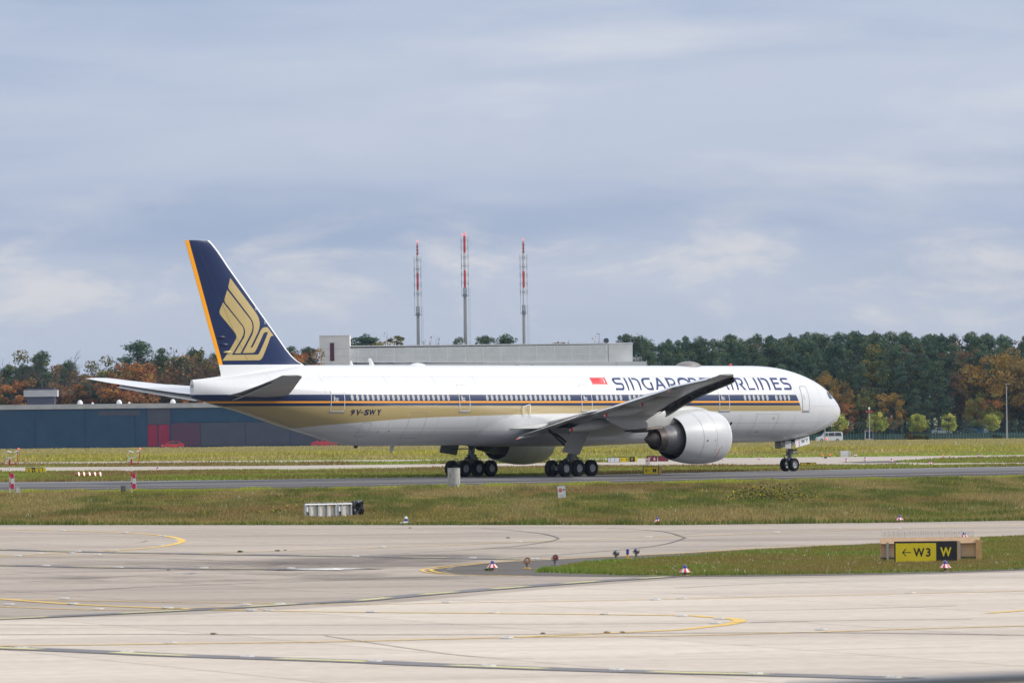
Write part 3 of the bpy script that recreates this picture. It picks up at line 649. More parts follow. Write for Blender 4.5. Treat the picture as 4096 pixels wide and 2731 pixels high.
for ch, xz, wz in (('9', 551, 36), ('V', 610, 46), ('-', 651, 26), ('S', 697, 44), ('W', 756, 62), ('Y', 826, 44)):
    P_, F_ = char_skin(ch, 1200 + xz/2.614, wz/2.614); vs = [bm.verts.new(AC(a, surf_l(a, q, .014), zc(a) + q)) for a, q in P_]
    for f in F_: bm.faces.new([vs[i] for i in f])
me = bpy.data.meshes.new('registration'); bm.to_mesh(me); bm.free()
if sum(p.normal.y for p in me.polygons) > 0: me.flip_normals()
me.materials.append(MATS['paint_navy']); obj('registration', me, fus)['label'] = 'navy registration letters on the gold band'
# ---- doors
def rr(a0, a1, q0, q1, r, n=4):
    P = []
    for cx, cy, s in ((a1 - r, q1 - r, 0), (a0 + r, q1 - r, 90), (a0 + r, q0 + r, 180), (a1 - r, q0 + r, 270)):
        for k in range(n+1):
            t = R(s + 90*k/n); P.append((cx + r*math.cos(t), cy + r*math.sin(t)))
    return P
def ringp(o, i): n = len(o); return [[o[k], o[(k+1) % n], i[(k+1) % n], i[k]] for k in range(n)]
for nm, a0, a1, q0, q1, fm in (('aft', 59.45, 60.8, -.47, 1.53, 'paint_white'), ('', 46.12, 47.3, -.48, 1.55, 'paint_white'), ('', 32.54, 33.74, -.5, 1.54, 'paint_white'), ('', 16.68, 17.88, -.54, 1.5, 'paint_white'), ('', 6.82, 7.8, -.59, 1.45, 'panel_line')):
    o_, i_ = rr(a0, a1, q0, q1, .18), rr(a0 + .05, a1 - .05, q0 + .05, q1 - .05, .14)
    d = skin_poly([i_], .012, 'cabin_door', 'livery', plane, fields=True)
    fr = skin_poly(ringp(o_, i_), .020, 'door_frame', fm, d)
    if fm == 'paint_white':
        o2 = rr(a0 - .025, a1 + .025, q0 - .025, q1 + .025, .2); skin_poly(ringp(o2, o_), .010, 'door_seam', 'panel_line', d)
    skin_poly([[(a0 - .06, q0 - .03), (a1 + .06, q0 - .03), (a1 + .06, q0 - .10), (a0 - .06, q0 - .10)]], .03, 'door_sill', 'panel_line', d)
    skin_poly([rr(a1 - .38, a1 - .25, .33, .73, .06)], .022, 'door_window', 'window_shade', d)
    ac = (a0 + a1)/2
    skin_poly([rr(ac - .05, ac + .33, .50, .56, .03), [(ac - .12, .38), (ac + .1, .42), (ac + .32, .38), (ac + .1, .34)]], .022, 'door_placard', 'paint_white', d)
# ---- cabin windows: one shape, placed along the body
def window_mesh():
    q = .56; out_ = []
    V, F, Mi = [], [], []
    n = 20
    def ov(rx, ry, off): return [AC(rx*math.cos(2*PI*k/n), surf_l(40, q + ry*math.sin(2*PI*k/n), off) - surf_l(40, q), q + ry*math.sin(2*PI*k/n)) for k in range(n)]
    return ov(.125, .20, .016), ov(.165, .245, .012)
pin, pout = window_mesh()
mbp = MB(); mbp.add(pin, [tuple(range(20))]); wp_me = mbp.mesh('cabin_window', 'window_shade', fix=False)
mbr = MB(); mbr.add(pout + pin, [(k, (k+1) % 20, (k+1) % 20 + 20, k + 20) for k in range(20)]); wr_me = mbr.mesh('window_frame', 'window_rim', fix=False)
for me_ in (wp_me, wr_me):
    if sum(p.normal.y for p in me_.polygons) > 0: me_.flip_normals()
wa = [58.69 - i*.5385 for i in range(20)] + [44.21 - i*.5348 for i in range(18)] + [31.94 - i*.538 for i in range(6)] + [28.22 - i*.5334 for i in range(14)] + [14.82 - i*.529 for i in range(6)] + [11.09 - i*.52 for i in range(4)]
for a in wa:
    k = .002*(a - 10.2) - .075
    w_ = obj('cabin_window', wp_me, plane, (-a, -surf_l(a, .56 + k), zc(a) + k), (0, 0, math.atan((surf_l(a + .1, .56) - surf_l(a - .1, .56))/.2))); obj('window_frame', wr_me, w_)
# ---- cargo doors and panel seams on the belly
def seam(P, w=.022): 
    out_ = []
    for i in range(len(P)-1):
        (a, q), (b, r) = P[i], P[i+1]; L = math.hypot(b-a, r-q); nx, ny = -(r-q)/L*w/2, (b-a)/L*w/2
        k = max(1, int(L/.3))
        for j in range(k):
            p0 = (a + (b-a)*j/k, q + (r-q)*j/k); p1 = (a + (b-a)*(j+1)/k, q + (r-q)*(j+1)/k)
            out_.append([(p0[0]+nx, p0[1]+ny), (p1[0]+nx, p1[1]+ny), (p1[0]-nx, p1[1]-ny), (p0[0]-nx, p0[1]-ny)])
    return out_
for nm, a0, a1, q0, q1 in (('c', 50.72, 52.58, -2.5, -.55), ('b', 56.4, 57.35, -2.35, -1.3), ('f', 10.7, 13.32, -2.55, -.72)):
    skin_poly(seam([(a0, q0), (a0, q1 - .12), (a0 + .12, q1), (a1 - .12, q1), (a1, q1 - .12), (a1, q0), (a0, q0)]), .008, 'cargo_door_seam', 'panel_line', fus)
skin_poly([[(13.3, -.70), (10.75, -.70), (10.75, -.80), (13.3, -.80)]], .02, 'cargo_door_hinge', 'paint_white', fus)
skin_poly([[(52.9, -.62), (52.58, -.62), (52.58, -.85), (52.9, -.85)]], .009, 'access_panel', 'paint_gold', fus)
for a, q, r in ((16.1, -1.55, .13), (15.5, -2.2, .07), (54.3, -1.95, .05), (55.4, -2.0, .05)):
    skin_poly([[(a + r*math.cos(2*PI*k/12), q + r*math.sin(2*PI*k/12)) for k in range(12)]], .009, 'vent_port', 'well_black', fus)
skin_poly([[(12.7, -2.2), (12.3, -2.2), (12.3, -2.28), (12.7, -2.28)], [(11.3, -1.05), (11.15, -1.05), (11.15, -1.25), (11.3, -1.25)]], .009, 'placard', 'paint_gold', fus)
for a in (5.2, 8.6, 15.2, 21.9, 28.6, 45.0, 49.4, 54.6, 61.3, 66.0):
    skin_poly(seam([(a, min(2.6, fT(a) - .3)), (a, .78)], .022), .004, 'skin_joint', 'panel_line_pale', fus)
    skin_poly(seam([(a, -.9), (a, max(-2.6, fB(a) + .3))], .022), .004, 'skin_joint', 'panel_line_pale', fus) if fB(a) < -1.6 else None
skin_poly(seam([(61, 2.2), (9, 2.18)], .016), .004, 'skin_joint', 'panel_line_pale', fus)
skin_poly(seam([(56, -1.75), (45.5, -1.75)], .016), .004, 'skin_joint', 'panel_line_pale', fus); skin_poly(seam([(22, -1.55), (4, -1.5)], .016), .004, 'skin_joint', 'panel_line_pale', fus); skin_poly(seam([(6.7, -.2), (1.6, -.2)], .016), .004, 'skin_joint', 'panel_line_pale', fus)
# ---- cockpit windows
skin_poly([[(3.22, .98), (2.75, 1.0), (2.32, .55), (2.5, .42), (2.86, .45)]], .012, 'cockpit_window', 'glass_dark', fus, step=.06)
skin_poly([[(3.50, 1.0), (3.30, .99), (2.93, .47), (3.19, .37), (3.58, .47), (3.64, .72)]], .012, 'cockpit_window', 'glass_dark', fus, step=.06)
for s in (1, -1):
    mb = MB()
    ws = [(1.62, .30, .36), (1.62, .93, .25), (2.35, 1.32, .90), (2.4, .42, 1.04)]
    mb.add([AC(a, s*l, zc(a) + q + .02) for a, l, q in [(1.72, .08, .68), (1.86, .95, .50), (2.38, 1.0, .92), (2.36, .08, 1.12)]], [(0, 1, 2, 3)]); mb.build('windscreen', 'glass_dark', fus, fix=False)
mk = [cyl_hit(*p_) for p_ in ((2090, 1668), (2088.7, 1626), (2116, 1617), (2116, 1668))]
skin_poly(seam(mk, .075), .14, 'overwing_marking', 'paint_white', fus)
# ---- probes, aerials, beacon, antenna humps
def blade(a, l, z, h, c, sweep, name='aerial', m='paint_white', down=False, t=.05):
    s = -1 if down else 1; mb = MB()
    mb.loft([[AC(a, l, z - s*.1), AC(a + c*.5, l + t, z - s*.1), AC(a + c, l, z - s*.1), AC(a + c*.5, l - t, z - s*.1)], [AC(a + sweep, l, z + s*h), AC(a + sweep + c*.25, l + t*.5, z + s*h), AC(a + sweep + c*.5, l, z + s*h), AC(a + sweep + c*.25, l - t*.5, z + s*h)]])
    return mb.build(name, m, plane)
a1 = A_(1405, 1457)[0]; a2 = A_(1484, 1457)[0]
blade(a1 - .3, 0, zc(a1) + 3.1, .32, .45, .25); blade(a2 - .45, 0, zc(a2) + 3.1, .52, .6, .45)
def hump(a0, a1_, h, w, name, m):
    rg = []; n = 14
    for i in range(n+1):
        t = i/n; a = a0 + (a1_-a0)*t; s = max(.02, math.sin(PI*min(1, max(0, t)))**.55)
        rg.append([AC(a, w*s*math.cos(PI*k/10), zc(a) + 3.04 + (h + .06)*s*math.sin(PI*k/10)) for k in range(11)])
    mb = MB(); mb.loft(rg, closed=False, cap=False); return mb.build(name, m, plane, True)
b0, b1 = A_(1640, 1458)[0], A_(1701, 1458)[0]; hump(b1, b0, .18, .45, 'antenna_hump', 'paint_white')
b0, b1 = A_(2707, 1461)[0], A_(2799, 1462)[0]; hump(b1, b0, .36, .75, 'antenna_dome', mat('dome_grey', (.20, .19, .18), (.15, .145, .14), scale=2, rough=.5))['label'] = 'grey satellite dome on the crown'
ab = A_(2921, 1461)[0]; mb = MB(); mb.lathe([(0, .12), (.08, .12), (.16, .07), (.18, .001)], AC(ab, 0, zc(ab) + 3.09), (0, 0, 1), 12); mb.build('beacon', mat('beacon_red', (.6, .02, .02), rough=.2, coat=.5), plane, True)
for u in (2070, 2130): 
    aa = A_(u, 1458)[0]; hump(aa - .3, aa + .35, .07, .12, 'antenna_hump', 'core_metal')
ad = A_(1570, 1780)[0]; blade(ad - .25, 0, zc(ad) - 3.1, .5, .5, .3, down=True, m='paint_grey'); ad = A_(1428, 1778)[0]; blade(ad - .2, 0, zc(ad) - 3.05, .2, .6, .2, down=True, m='dark_gear')
for q_, a_p in ((-1.35, 2.6), (-1.75, 2.75)):
    l = surf_l(a_p, q_); mb = MB(); mb.tube([AC(a_p, l - .02, zc(a_p) + q_), AC(a_p - .05, l + .12, zc(a_p) + q_ - .02), AC(a_p - .38, l + .14, zc(a_p) + q_ - .04)], .022, 8); mb.build('air_data_probe', 'paint_white', plane, True)

# ---- wing-to-body fairing
rg = []
fa = [22.5 + .4*i for i in range(58)]
for a in fa:
    ring_ = []
    for k in range(61):
        th = R(-180 - 6 + 192*k/60)
        deg = math.degrees(th) if th > R(-90) else -180 - math.degrees(th)     # 0 at the side, -90 below
        top = np.interp(a, [22.5, 25, 28, 40.2, 41.5, 43, 44.2, 45.3], [-80, -45, -16, -5, -12, -23, -34, -75])
        amp = np.interp(a, [22.5, 24.5, 27, 38, 42, 44.2, 45.3], [-.12, .1, .42, .46, .34, .10, -.12])
        x = (deg - top)/(-90 - top) if top > -89 else 1
        s = max(0, min(1, x))
        bul = -.06 + (amp*.62 + .06)*math.sin(PI*s)**.9 if x > 0 else -.06
        low = np.interp(a, [22.5, 26, 30, 38, 43, 45.3], [-.12, .05, .16, .14, .06, -.12])*max(0, min(1, (-deg - 45)/35))
        r = 3.1 + max(bul, low if x > 0 else -.1)
        ring_.append(AC(a, r*math.cos(th), zc(a) + r*math.sin(th)))
    rg.append(ring_)
mb = MB(); mb.loft(rg, closed=False, cap=False); me = mb.mesh('body_fairing', 'livery', True, angle=75); livery(me)
obj('body_fairing', me, plane)
for a in (31, 33.5, 36, 38.5, 40.2, 41.6, 42.8):
    pass
# ---- wings
def airfoil(n=13, cut=1.0):
    """unit section, from the upper trailing corner round the nose to the lower trailing corner"""
    xs = [cut*.5*(1 + math.cos(PI*i/n)) for i in range(n+1)]
    yt = lambda x: 5*(.2969*math.sqrt(x) - .126*x - .3516*x*x + .2843*x**3 - .1036*x**4)
    cam_ = lambda x: .018*(1 - (2*x - 1)**2)
    up = [(x, cam_(x) + yt(x)) for x in xs]; lo = [(x, cam_(x) - yt(x)*.85) for x in reversed(xs[:-1])]
    return up + lo
WS = [[1.5, 26.4, 40.3, 3.65, .125], [3.2, 27.6, 40.4, 3.9, .122], [6, 29.5, 40.5, 4.35, .118], [9.4, 31.9, 40.7, 4.93, .11], [11.6, 33.35, 41.2, 5.2, .105], [17, 37.05, 43.2, 6.02, .10], [23.6, 41.55, 45.55, 6.82, .096], [27, 43.9, 46.9, 7.12, .095], [29.8, 45.75, 47.95, 7.38, .092], [31.2, 46.75, 48.65, 7.53, .088], [32.1, 47.55, 49.2, 7.64, .085], [32.4, 47.95, 49.4, 7.68, .08]]
wl = [r[0] for r in WS]; wLE, wTE, wZ, wT = [pchip(wl, [r[k] for r in WS]) for k in (1, 2, 3, 4)]
def wing_pt(l, x, y, side):
    c = wTE(l) - wLE(l); return AC(wLE(l) + x*c, side*l, wZ(l) + y*wT(l)*c*(1 if True else 0))
def make_wing(side):
    mb = MB(); A1 = airfoil(13, .76); A2 = airfoil(13, 1.0)
    def ringw(l, af):
        c = wTE(l) - wLE(l); t = wT(l)
        return [AC(wLE(l) + x*c, side*l, wZ(l) + (y*t if abs(y) < 9 else 0)*c) for x, y in af]
    mb.loft([ringw(l, A1) for l in (1.5, 3.2, 4.5, 6, 8, 9.4, 10.5, 11.6, 13.5, 15, 17, 19, 21, 22.5, 23.6, 25.3, 27, 28.5, 29.7)])
    mb.loft([ringw(l, A2) for l in (29.72, 30.2, 30.6, 31.2, 31.7, 32.1, 32.4)])
    w_ = mb.build('wing', 'paint_wing_grey', plane, True, angle=50)
    w_['label'] = 'grey swept wing with slats and flaps lowered'
    # flaps: nose tucked under the wing, trailing edge drooped
    def flap(l0, l1, te0, z0, te1, z1, up, name, n=6, tch=.09, m='paint_white'):
        rg = []; af = airfoil(9)
        for i in range(n+1):
            t = i/n; l = l0 + (l1-l0)*t; te = te0 + (te1-te0)*t; z = z0 + (z1-z0)*t
            c0 = wLE(l) + .735*(wTE(l) - wLE(l)); le = Vector((c0, z + up)); d = Vector((te, z)) - le; L = d.length; d.normalize(); nn = Vector((-d.y, d.x))
            rg.append([AC(le.x + d.x*x*L + nn.x*y*tch*L, side*l, le.y + d.y*x*L + nn.y*y*tch*L) for x, y in af])
        mb = MB(); mb.loft(rg); return mb.build(name, m, plane, True, angle=50)
    f_in = flap(2.65, 9.25, 41.2, 2.98, 40.95, 4.56, .62, 'inboard_flap', 7)
    flap(9.45, 11.5, 40.95, 4.78, 41.4, 5.02, .28, 'flaperon', 3, m='paint_wing_grey')
    f_out = flap(11.7, 23.5, 41.85, 4.78, 45.75, 6.58, .46, 'outboard_flap', 8)
    flap(23.7, 29.65, 45.72, 6.72, 47.95, 7.30, .24, 'aileron', 5)
    for l0, l1, te0, te1, z0, z1 in ((3.6, 9.2, 39.6, 39.7, 3.78, 5.02),):
        mb = MB(); mb.add([AC(te0 - .5, side*l0, z0 - .05), AC(te1 - .5, side*l1, z1 - .05), AC(te1 + .35, side*l1, z1 - .16), AC(te0 + .35, side*l0, z0 - .16)], [(0, 1, 2, 3)]); mb.build('vane', 'paint_wing_grey', f_in, fix=False)
    # slats: curved shells hung ahead of and below the leading edge, dark behind
    def slat(l0, l1, n):
        sh = [(.42, .10), (.22, .13), (.02, .09), (-.16, -.04), (-.24, -.2), (-.24, -.36), (-.16, -.50)]
        rib = []
        for i in range(n+1):
            l = l0 + (l1-l0)*i/n; k = np.interp(l, [3, 12, 24, 31.5], [1.25, 1.1, .95, .72])
            base = Vector((wLE(l) - .22*k, wZ(l) - .03))
            o_ = [AC(base.x + x*k, side*l, base.y + z*k) for x, z in sh]; i_ = [AC(base.x + (x + .05)*k, side*l, base.y + (z + (.10 if j_ == len(sh)-1 else -.035))*k) for j_, (x, z) in enumerate(sh)]
            rib.append((o_, i_))
        mb = MB(); m_ = len(sh)
        V = []; F = []; Mi = []
        for o_, i_ in rib: V += o_ + i_
        for i in range(n):
            b0, b1 = i*2*m_, (i+1)*2*m_
            for k in range(m_-1):
                F.append((b0+k, b0+k+1, b1+k+1, b1+k)); Mi.append(0)
                F.append((b0+m_+k, b1+m_+k, b1+m_+k+1, b0+m_+k+1)); Mi.append(1)
            F.append((b0+m_-1, b0+2*m_-1, b1+2*m_-1, b1+m_-1)); Mi.append(0); F.append((b0, b1, b1+m_, b0+m_)); Mi.append(0)
        F.append(tuple(range(m_)) + tuple(reversed(range(m_, 2*m_)))); Mi.append(1)
        e = n*2*m_; F.append(tuple(range(e, e+m_)) + tuple(reversed(range(e+m_, e+2*m_)))); Mi.append(1)
        mb.v = V; mb.f = F; mb.m = Mi
        s_ = mb.build('slat', ['paint_wing_grey', 'slat_cove'], plane, True, angle=60)
        # strut ribs and tracks in the dark cove
        L = l1 - l0; cnt = max(2, int(L/1.05))
        for j in range(cnt):
            l = l0 + L*(j + .5)/cnt; k = np.interp(l, [3, 12, 24, 31.5], [1.25, 1.1, .95, .72])
            mb = MB(); mb.loft([[AC(wLE(l) + x*k, side*(l + d), wZ(l) + z*k) for x, z in ((-.38, -.12), (.25, -.16), (.25, -.05), (-.32, -.02))] for d in (-.07, .07)]); mb.build('slat_track', 'dark_gear', s_)
        # fixed nose of the wing behind the slat, in a dark tone
        return s_
    for l0, l1 in ((4.3, 8.2), (10.9, 14.8), (14.86, 18.8), (18.86, 22.8), (22.86, 26.9), (26.96, 31.0)): slat(l0, l1, 4)
    # dark leading-edge strip exposed by the slats
    mb = MB(); rg = []
    for l in (10.9, 14, 18, 22, 26, 29, 31.0):
        c = wTE(l) - wLE(l); k = np.interp(l, [3, 12, 24, 31.5], [1.25, 1.1, .95, .72])
        rg.append([AC(wLE(l) - .006, side*l, wZ(l) - .0), AC(wLE(l) + .12*k, side*l, wZ(l) - .32*wT(l)*c*.5 - .10*k), AC(wLE(l) + .62*k, side*l, wZ(l) - .5*wT(l)*c*.85 - .035*k)])
    mb.loft(rg, closed=False, cap=False); mb.build('exposed_nose', 'slat_cove', w_, True)
    # flap-track fairings
    def canoe(l, a_tip, z_tip, a0, w, h, name='flap_track_fairing', z_up=None):
        rg = []; n = 12
        for i in range(n+1):
            t = i/n; a = a_tip + (a0 - a_tip)*t
            s = math.sin(PI*min(1, .06 + t*.94)*.62)**.7 if t < .62 else math.cos((t - .62)/.38*PI/2*.95)**.6
            zt = z_tip + t*np.interp(t, [0, 1], [.75, .55])
            rg.append([AC(a, side*(l + w*s*math.cos(2*PI*k/12)), zt + h*s*math.sin(2*PI*k/12)) for k in range(12)])
        mb = MB(); mb.loft(rg); c_ = mb.build(name, 'paint_wing_grey', plane, True)
        rt = [[AC(a_tip + .22*j/3, 0, 0) for _ in range(12)] for j in range(4)]; mb = MB(); rg = []
        for j in range(4):
            t = .05*j/3; a = a_tip - .02 + (a0 - a_tip)*t; s = math.sin(PI*(.06 + t*.94)*.62)**.7 + .03; zt = z_tip + t*.75
            rg.append([AC(a, side*(l + w*s*math.cos(2*PI*k/12)), zt + h*s*math.sin(2*PI*k/12)) for k in range(12)])
        mb.loft(rg); mb.build('fairing_tip', 'paint_red', c_, True)
    canoe(3.75, 41.75, 2.95, 38.2, .22, .22); canoe(8.25, 40.45, 3.62, 36.0, .34, .42); canoe(13.8, 42.35, 4.72, 38.0, .32, .38); canoe(18.7, 43.5, 5.5, 39.6, .28, .33)
    canoe(23.0, 45.2, 6.45, 42.4, .16, .18)
    return w_
w_near = make_wing(1); w_far = make_wing(-1)
# wing-root fillet
for s in (1, -1):
    mb = MB(); rg = []
    for i in range(13):
        t = i/12; a = 26.2 + 15.2*t; h = .55*math.sin(PI*t)**.5 + .02
        rg.append([AC(a, s*(2.7 + 1.9*math.sin(PI*t)**.6*u_), 3.75 + h*(1 - u_)**2*1.3 - .1 + .12*u_) for u_ in (0, .25, .5, .75, 1)])
    mb.loft(rg, closed=False, cap=False); mb.build('wing_root_fillet', 'paint_wing_grey', plane, True)
# ---- engines
def engine(side):
    L = 9.6*side; o = Vector(AC(25.35, L, 2.96)); ax = Vector((-1, 0, -.018)).normalized()
    mb = MB()
    mb.lathe([(.0, 1.70), (.03, 1.77), (.12, 1.86), (.35, 1.955), (.8, 2.035), (1.4, 2.085), (2.1, 2.10), (2.9, 2.06), (3.7, 1.965), (4.5, 1.82), (5.15, 1.67), (5.14, 1.63), (4.4, 1.66)], o, ax, 56, cap=False)
    n_ = mb.build('nacelle', 'paint_grey', plane, True, angle=60); n_['label'] = 'pale grey engine nacelle'
    mb = MB(); mb.lathe([(0, 1.705), (.02, 1.63), (.1, 1.575), (.5, 1.55), (1.5, 1.58), (1.55, .01)], o, ax, 48, cap=False); mb.build('intake', 'core_metal', n_, True)
    mb = MB(); mb.lathe([(-.002, 1.70), (-.02, 1.735), (.025, 1.785), (.12, 1.868), (.34, 1.96), (.36, 1.955)], o, ax, 56, cap=False); mb.build('inlet_lip', 'paint_white', n_, True)
    for d, r in ((2.05, 2.103), (3.45, 2.005)):
        mb = MB(); mb.lathe([(d, r + .003), (d + .025, r + .002)], o, ax, 56, cap=False); mb.build('cowl_seam', 'panel_line', n_)
    mb = MB(); mb.lathe([(5.14, 1.60), (3.2, 1.62), (3.2, 1.1)], o, ax, 48, cap=False); mb.build('fan_duct', 'dark_duct', n_, True)
    mb = MB(); mb.lathe([(3.0, 1.36), (4.2, 1.36), (5.2, 1.24), (6.1, 1.03), (6.55, .90), (6.53, .87), (6.0, .86)], o, ax, 44, cap=False); co_ = mb.build('core_cowl', 'core_metal', plane, True, angle=60)
    mb = MB(); mb.lathe([(6.0, 1.02), (6.62, .905), (7.05, .80), (7.04, .77), (6.2, .76)], o, ax, 44, cap=False); mb.build('core_nozzle', 'exhaust_metal', co_, True)
    mb = MB(); mb.lathe([(6.0, .70), (6.9, .66), (7.35, .52), (7.85, .25), (8.0, .13), (8.12, .07), (8.14, .001)], o, ax, 36, cap=False); mb.build('exhaust_cone', 'exhaust_metal', co_, True)
    mb = MB(); mb.lathe([(6.35, .80), (6.4, .2)], o, ax, 36, cap=False); mb.build('turbine_face', 'well_black', co_)
    # pylon: strut from the cowl's crown back under the wing
    mb = MB(); rg = []
    for a, zt, zb, w in ((26.3, 5.05, 4.9, .05), (27.0, 5.24, 4.8, .16), (28.2, 5.36, 4.3, .27), (30.0, 5.38, 3.75, .33), (32.0, 5.15, 3.72, .33), (34.0, 4.9, 3.55, .30), (35.6, 4.8, 3.55, .24), (36.8, 4.7, 3.95, .15), (37.8, 4.6, 4.4, .05)):
        rg.append([AC(a, L + w*x, zb + (zt-zb)*y) for x, y in ((0, 0), (.7, .04), (1, .2), (1, .8), (.6, .97), (0, 1), (-.6, .97), (-1, .8), (-1, .2), (-.7, .04))])
    mb.loft(rg); mb.build('pylon', 'paint_wing_grey', plane, True, angle=50)
    mb = MB(); rg = []
    for a, z, h in ((31.6, 3.72, .2), (33.0, 3.62, .24), (34.6, 3.5, .16), (35.5, 3.5, .05)):
        rg.append([AC(a, L + .33*math.cos(2*PI*k/10), z + h*math.sin(2*PI*k/10)) for k in range(10)])
    mb.loft(rg); mb.build('heat_shield', 'exhaust_metal', plane, True)
    # strakes / markings on the cowl
    if side > 0:
        mb = MB()
        for k in range(9):
            t0, t1 = R(-62 + 4.2*k), R(-62 + 4.2*(k+1)); 
            for t in ((t0, t1),): mb.add([AC(25.35 + 1.55 + dx, L + 2.100*math.cos(t_), 2.94 + 2.100*math.sin(t_)) for dx, t_ in ((0, t[0]), (.05, t[0]), (.05, t[1]), (0, t[1]))], [(0, 1, 2, 3)])
        mb.build('warning_stripe', 'paint_red', n_, fix=False)
        for dx, tt, w, h in ((1.25, -21, .22, .14), (1.35, -42, .2, .16), (.75, -38, .16, .1)):
            mb = MB(); mb.add([AC(25.35 + dx + sx*w, L + 2.106*math.cos(R(tt + sy)), 2.94 + 2.106*math.sin(R(tt + sy))) for sx, sy in ((-.5, -1.6), (.5, -1.6), (.5, 1.6), (-.5, 1.6))], [(0, 1, 2, 3)]); mb.build('placard', 'paint_white', n_, fix=False)
        for dx, tt, r in ((3.1, -7, .07), (2.3, -7, .04)):
            mb = MB(); mb.lathe([(0, r), (.01, r*.8)], AC(25.35 + dx, L + (2.055 if dx > 3 else 2.105)*math.cos(R(tt)), 2.93 + 2.055*math.sin(R(tt))), (0, -1, 0), 12); mb.build('drain_port', 'well_black', n_)
engine(1); engine(-1)
# ---- tail fin
FIN = [[8.2, 60.6, 69.55, .62], [8.8, 60.95, 69.72, .56], [9.05, 61.5, 69.8, .52], [9.5, 62.2, 69.95, .50], [11, 63.68, 70.5, .46], [13.4, 65.98, 71.37, .38], [16, 68.46, 72.3, .29], [18.0, 70.38, 73.02, .20], [18.17, 70.62, 73.07, .14]]
fz = [r[0] for r in FIN]; fLE, fTE, fTh = [pchip(fz, [r[k] for r in FIN]) for k in (1, 2, 3)]
def fin_l(a, z, off=0.0):
    c = fTE(z) - fLE(z); x = min(max((a - fLE(z))/c, 0), 1)
    return fTh(z)*2.5*(.2969*math.sqrt(x) - .126*x - .3516*x*x + .2843*x**3 - .1036*x**4)/.3 + .012 + off
def fin_mat():
    m = bpy.data.materials.new('fin_paint'); m.use_nodes = True; MATS['fin_paint'] = m
    t = m.node_tree; b = t.nodes['Principled BSDF']; n_ = t.nodes.new; l_ = t.links.new
    a = n_('ShaderNodeAttribute'); a.attribute_name = 'fz'; le = n_('ShaderNodeAttribute'); le.attribute_name = 'fle'; te = n_('ShaderNodeAttribute'); te.attribute_name = 'fte'
    def cmp(v, op, k): x = n_('ShaderNodeMath'); x.operation = op; l_(v, x.inputs[0]); x.inputs[1].default_value = k; return x.outputs[0]
    def MX(f, A, B):
        x = n_('ShaderNodeMix'); x.data_type = 'RGBA'; l_(f, x.inputs[0])
        for i, v in ((6, A), (7, B)):
            if isinstance(v, tuple): x.inputs[i].default_value = (*v, 1)
            else: l_(v, x.inputs[i])
        return x.outputs[2]
    c = MX(cmp(te.outputs['Fac'], 'LESS_THAN', .36), (.007, .019, .075), (.90, .36, .012))
    c = MX(cmp(le.outputs['Fac'], 'LESS_THAN', .30), c, (.74, .745, .76))
    c = MX(cmp(a.outputs['Fac'], 'LESS_THAN', 8.84), c, (.72, .725, .74))
    l_(c, b.inputs['Base Color']); b.inputs['Roughness'].default_value = .3; b.inputs['Coat Weight'].default_value = .1; b.inputs['Specular IOR Level'].default_value = .3
fin_mat()
zs = [8.0, 8.2, 8.5, 8.8, 8.9, 9.05, 9.25, 9.5, 10, 10.6, 11.2] + [11.8 + .55*i for i in range(12)] + [18.1, 18.17]
xs2 = [.5*(1 - math.cos(PI*i/18)) for i in range(19)]; rg = []
for z in zs:
    zz = max(z, 8.2); c = fTE(zz) - fLE(zz)
    up = [AC(fLE(zz) + c*x, fin_l(fLE(zz) + c*x, zz), z) for x in xs2]; dn = [AC(fLE(zz) + c*x, -fin_l(fLE(zz) + c*x, zz), z) for x in reversed(xs2)]
    rg.append(up + dn)
mb = MB(); mb.loft(rg); me = mb.mesh('tail_fin', 'fin_paint', True, angle=50)
for nm, fn_ in (('fz', lambda a, z: z), ('fle', lambda a, z: a - fLE(max(z, 8.2))), ('fte', lambda a, z: fTE(max(z, 8.2)) - a)):
    at_ = me.attributes.new(nm, 'FLOAT', 'POINT'); at_.data.foreach_set('value', [fn_(-v.co.x, v.co.z) for v in me.vertices])
finO = obj('tail_fin', me, plane); finO['label'] = 'navy tail fin with gold bird emblem and orange rear edge'
def fin_poly(polys, off, name, m, step=.35):
    bm = bmesh.new()
    for poly in polys:
        vs = [bm.verts.new((a, z, 0)) for a, z in poly]
        for t in tessellate_polygon([[Vector((a, z, 0)) for a, z in poly]]):
            try: bm.faces.new([vs[i] for i in t])
            except ValueError: pass
    for ax_, st_ in ((0, .4), (1, step)):
        lo = min(v.co[ax_] for v in bm.verts); hi = max(v.co[ax_] for v in bm.verts); k = lo + st_
        while k < hi:
            co = [0, 0, 0]; no = [0, 0, 0]; co[ax_] = k; no[ax_] = 1
            bmesh.ops.bisect_plane(bm, geom=bm.verts[:] + bm.edges[:] + bm.faces[:], plane_co=co, plane_no=no); k += st_
    for v in bm.verts: a, z = v.co.x, v.co.y; v.co = AC(a, fin_l(a, z, off), z)
    bmesh.ops.recalc_face_normals(bm, faces=bm.faces)
    me = bpy.data.meshes.new(name); bm.to_mesh(me); bm.free()
    if sum(p.normal.y for p in me.polygons) > 0: me.flip_normals()
    me.materials.append(MATS[m]); return obj(name, me, finO)
def TF(P): return [A_(850 + x/3.92, 1080 + y/3.92, .25) for x, y in P]
